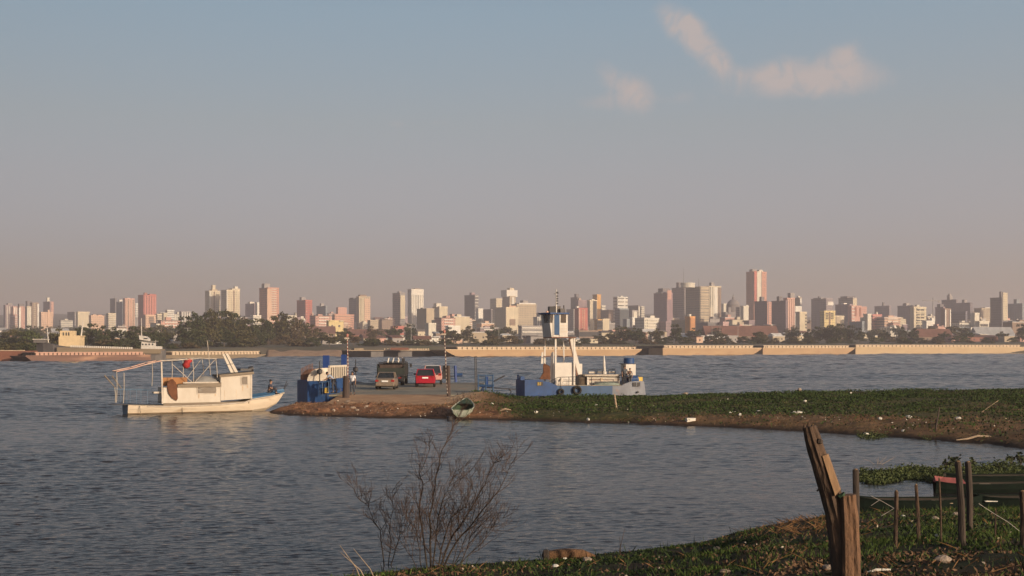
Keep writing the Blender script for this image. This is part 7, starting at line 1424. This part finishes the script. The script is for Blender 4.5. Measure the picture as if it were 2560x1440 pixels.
# ------------------------------------------------------------------ bare shrubs at the edge of the bank
m_twig = mat('bare_twig', (.05, .036, .027), .85, col2=(.024, .018, .014), scale=8); m_twigr = mat('reddish_twig', (.075, .046, .034), .85, col2=(.04, .027, .021), scale=8)
def shrub(px, py, stems, seed, label, D=None):
    b = onb(px, py); r = random.Random(seed); t = thing('bare_shrub', label, 'shrub', b, 0, 'bare shrubs on the near bank'); D = b.y
    for (x0, path, r0) in stems:
        pts = [at(x, y, D)-b for x, y in path]; pts = [at(x0, py+4, D)-b-Vector((0, 0, .05))]+pts
        for i in range(1, len(pts)): pts[i].y += r.uniform(-.12, .12)*i
        rads = [r0*(1-.82*i/(len(pts)-1)) for i in range(len(pts))]; s_ = MB()
        fine = []; fr = []
        for i in range(len(pts)-1):
            for q in range(3): u_ = q/3; fine.append(pts[i].lerp(pts[i+1], u_)+Vector((r.uniform(-.012, .012), r.uniform(-.012, .012), 0))); fr.append(rads[i]*(1-u_)+rads[i+1]*u_)
        fine.append(pts[-1]); fr.append(rads[-1]); s_.tube(fine, fr, 6); st = s_.build('stem', m_twig, t)
        tw = MB()
        def grow(p, d, l, rr, dep):
            n = 4; q = [p]; 
            for i in range(n): d = (d+Vector((r.uniform(-.28, .28), r.uniform(-.28, .28), r.uniform(-.05, .22)))).normalized(); q.append(q[-1]+d*l/n)
            tw.tube(q, [max(rr*(1-.6*i/n), .0026) for i in range(n+1)], 4)
            if dep > 0:
                for _ in range(r.choice([2, 3, 3])):
                    i = r.randint(1, n); grow(q[i], (d+Vector((r.uniform(-.8, .8), r.uniform(-.7, .7), r.uniform(-.1, .6)))).normalized(), l*r.uniform(.45, .7), rr*.6, dep-1)
        for i in range(3, len(fine)):
            for _k in range(r.choice([1, 1, 2])):
                d = (fine[i]-fine[i-1]).normalized(); d = (d+Vector((r.uniform(-.9, .9), r.uniform(-.8, .8), r.uniform(-.1, .4)))).normalized(); grow(fine[i], d, r.uniform(.28, .75)*(1-.35*i/len(fine)), max(fr[i]*.55, .0065), 2)
        tw.build('twigs', m_twigr, st)
    return t
shrub(1085, 1424, [(1078, [(1077, 1350), (1076, 1290), (1085, 1235), (1095, 1180), (1108, 1120), (1126, 1085), (1134, 1062)], .022), (1070, [(1058, 1340), (1048, 1270), (1056, 1215), (1052, 1180), (1070, 1130), (1074, 1100)], .018), (1095, [(1125, 1350), (1160, 1300), (1190, 1250), (1212, 1210), (1232, 1165), (1246, 1148)], .022), (1100, [(1140, 1355), (1180, 1310), (1215, 1262), (1245, 1225), (1268, 1185), (1278, 1160)], .020), (1090, [(1110, 1350), (1130, 1290), (1165, 1262), (1180, 1215), (1175, 1175)], .016), (1080, [(1090, 1340), (1098, 1280), (1110, 1240), (1128, 1205), (1146, 1160)], .016), (1145, [(1160, 1390), (1175, 1345), (1200, 1310), (1240, 1325)], .012)], 4, 'large bare shrub with forked reddish twigs at the bottom centre')
shrub(965, 1428, [(962, [(958, 1375), (948, 1330), (940, 1300), (918, 1270), (900, 1235), (885, 1205)], .014), (968, [(975, 1370), (978, 1310), (982, 1270), (985, 1225)], .011), (972, [(990, 1370), (1002, 1320), (1010, 1275), (1030, 1320)], .011)], 8, 'smaller bare shrub left of the large one')
shrub(1120, 1426, [(1118, [(1105, 1385), (1090, 1350), (1100, 1310), (1085, 1270)], .011), (1122, [(1150, 1380), (1172, 1330), (1168, 1290), (1190, 1255)], .011), (1126, [(1165, 1395), (1205, 1360), (1228, 1320), (1258, 1290)], .010), (1115, [(1080, 1390), (1050, 1350), (1030, 1300)], .010), (1124, [(1140, 1380), (1150, 1330), (1140, 1290)], .009)], 17, 'dense low twigs around the foot of the large bare shrub')
shrub(1048, 1430, [(1050, [(1030, 1395), (1010, 1370), (985, 1385)], .010), (1052, [(1050, 1380), (1038, 1340), (1020, 1300)], .012)], 12, 'low tangle of twigs between the two larger shrubs')
for i, (x0, y0, x1, y1, lab) in enumerate(((905, 1440, 850, 1364, 'leftmost of three pale dry canes at the bottom'), (918, 1440, 851, 1381, 'middle one of three pale dry canes at the bottom'), (940, 1440, 884, 1372, 'rightmost of three pale dry canes at the bottom'))):
    D = 21.5+i*.2; stick(x0, y0, x1, y1, D, .009, .005, lab, 'dry_cane', 'cane', m_drift, group='dry canes at the bottom')
q = onb(1545, 1388); stick(1545, 1390, 1562, 1322, q.y, .008, .004, 'thin dry weed stalk on the grassy edge', 'weed_stalk', 'weed', m_twigr)
q = onb(1552, 1388); stick(1552, 1386, 1549, 1342, q.y, .007, .004, 'shorter dry weed stalk on the grassy edge', 'weed_stalk', 'weed', m_twigr)
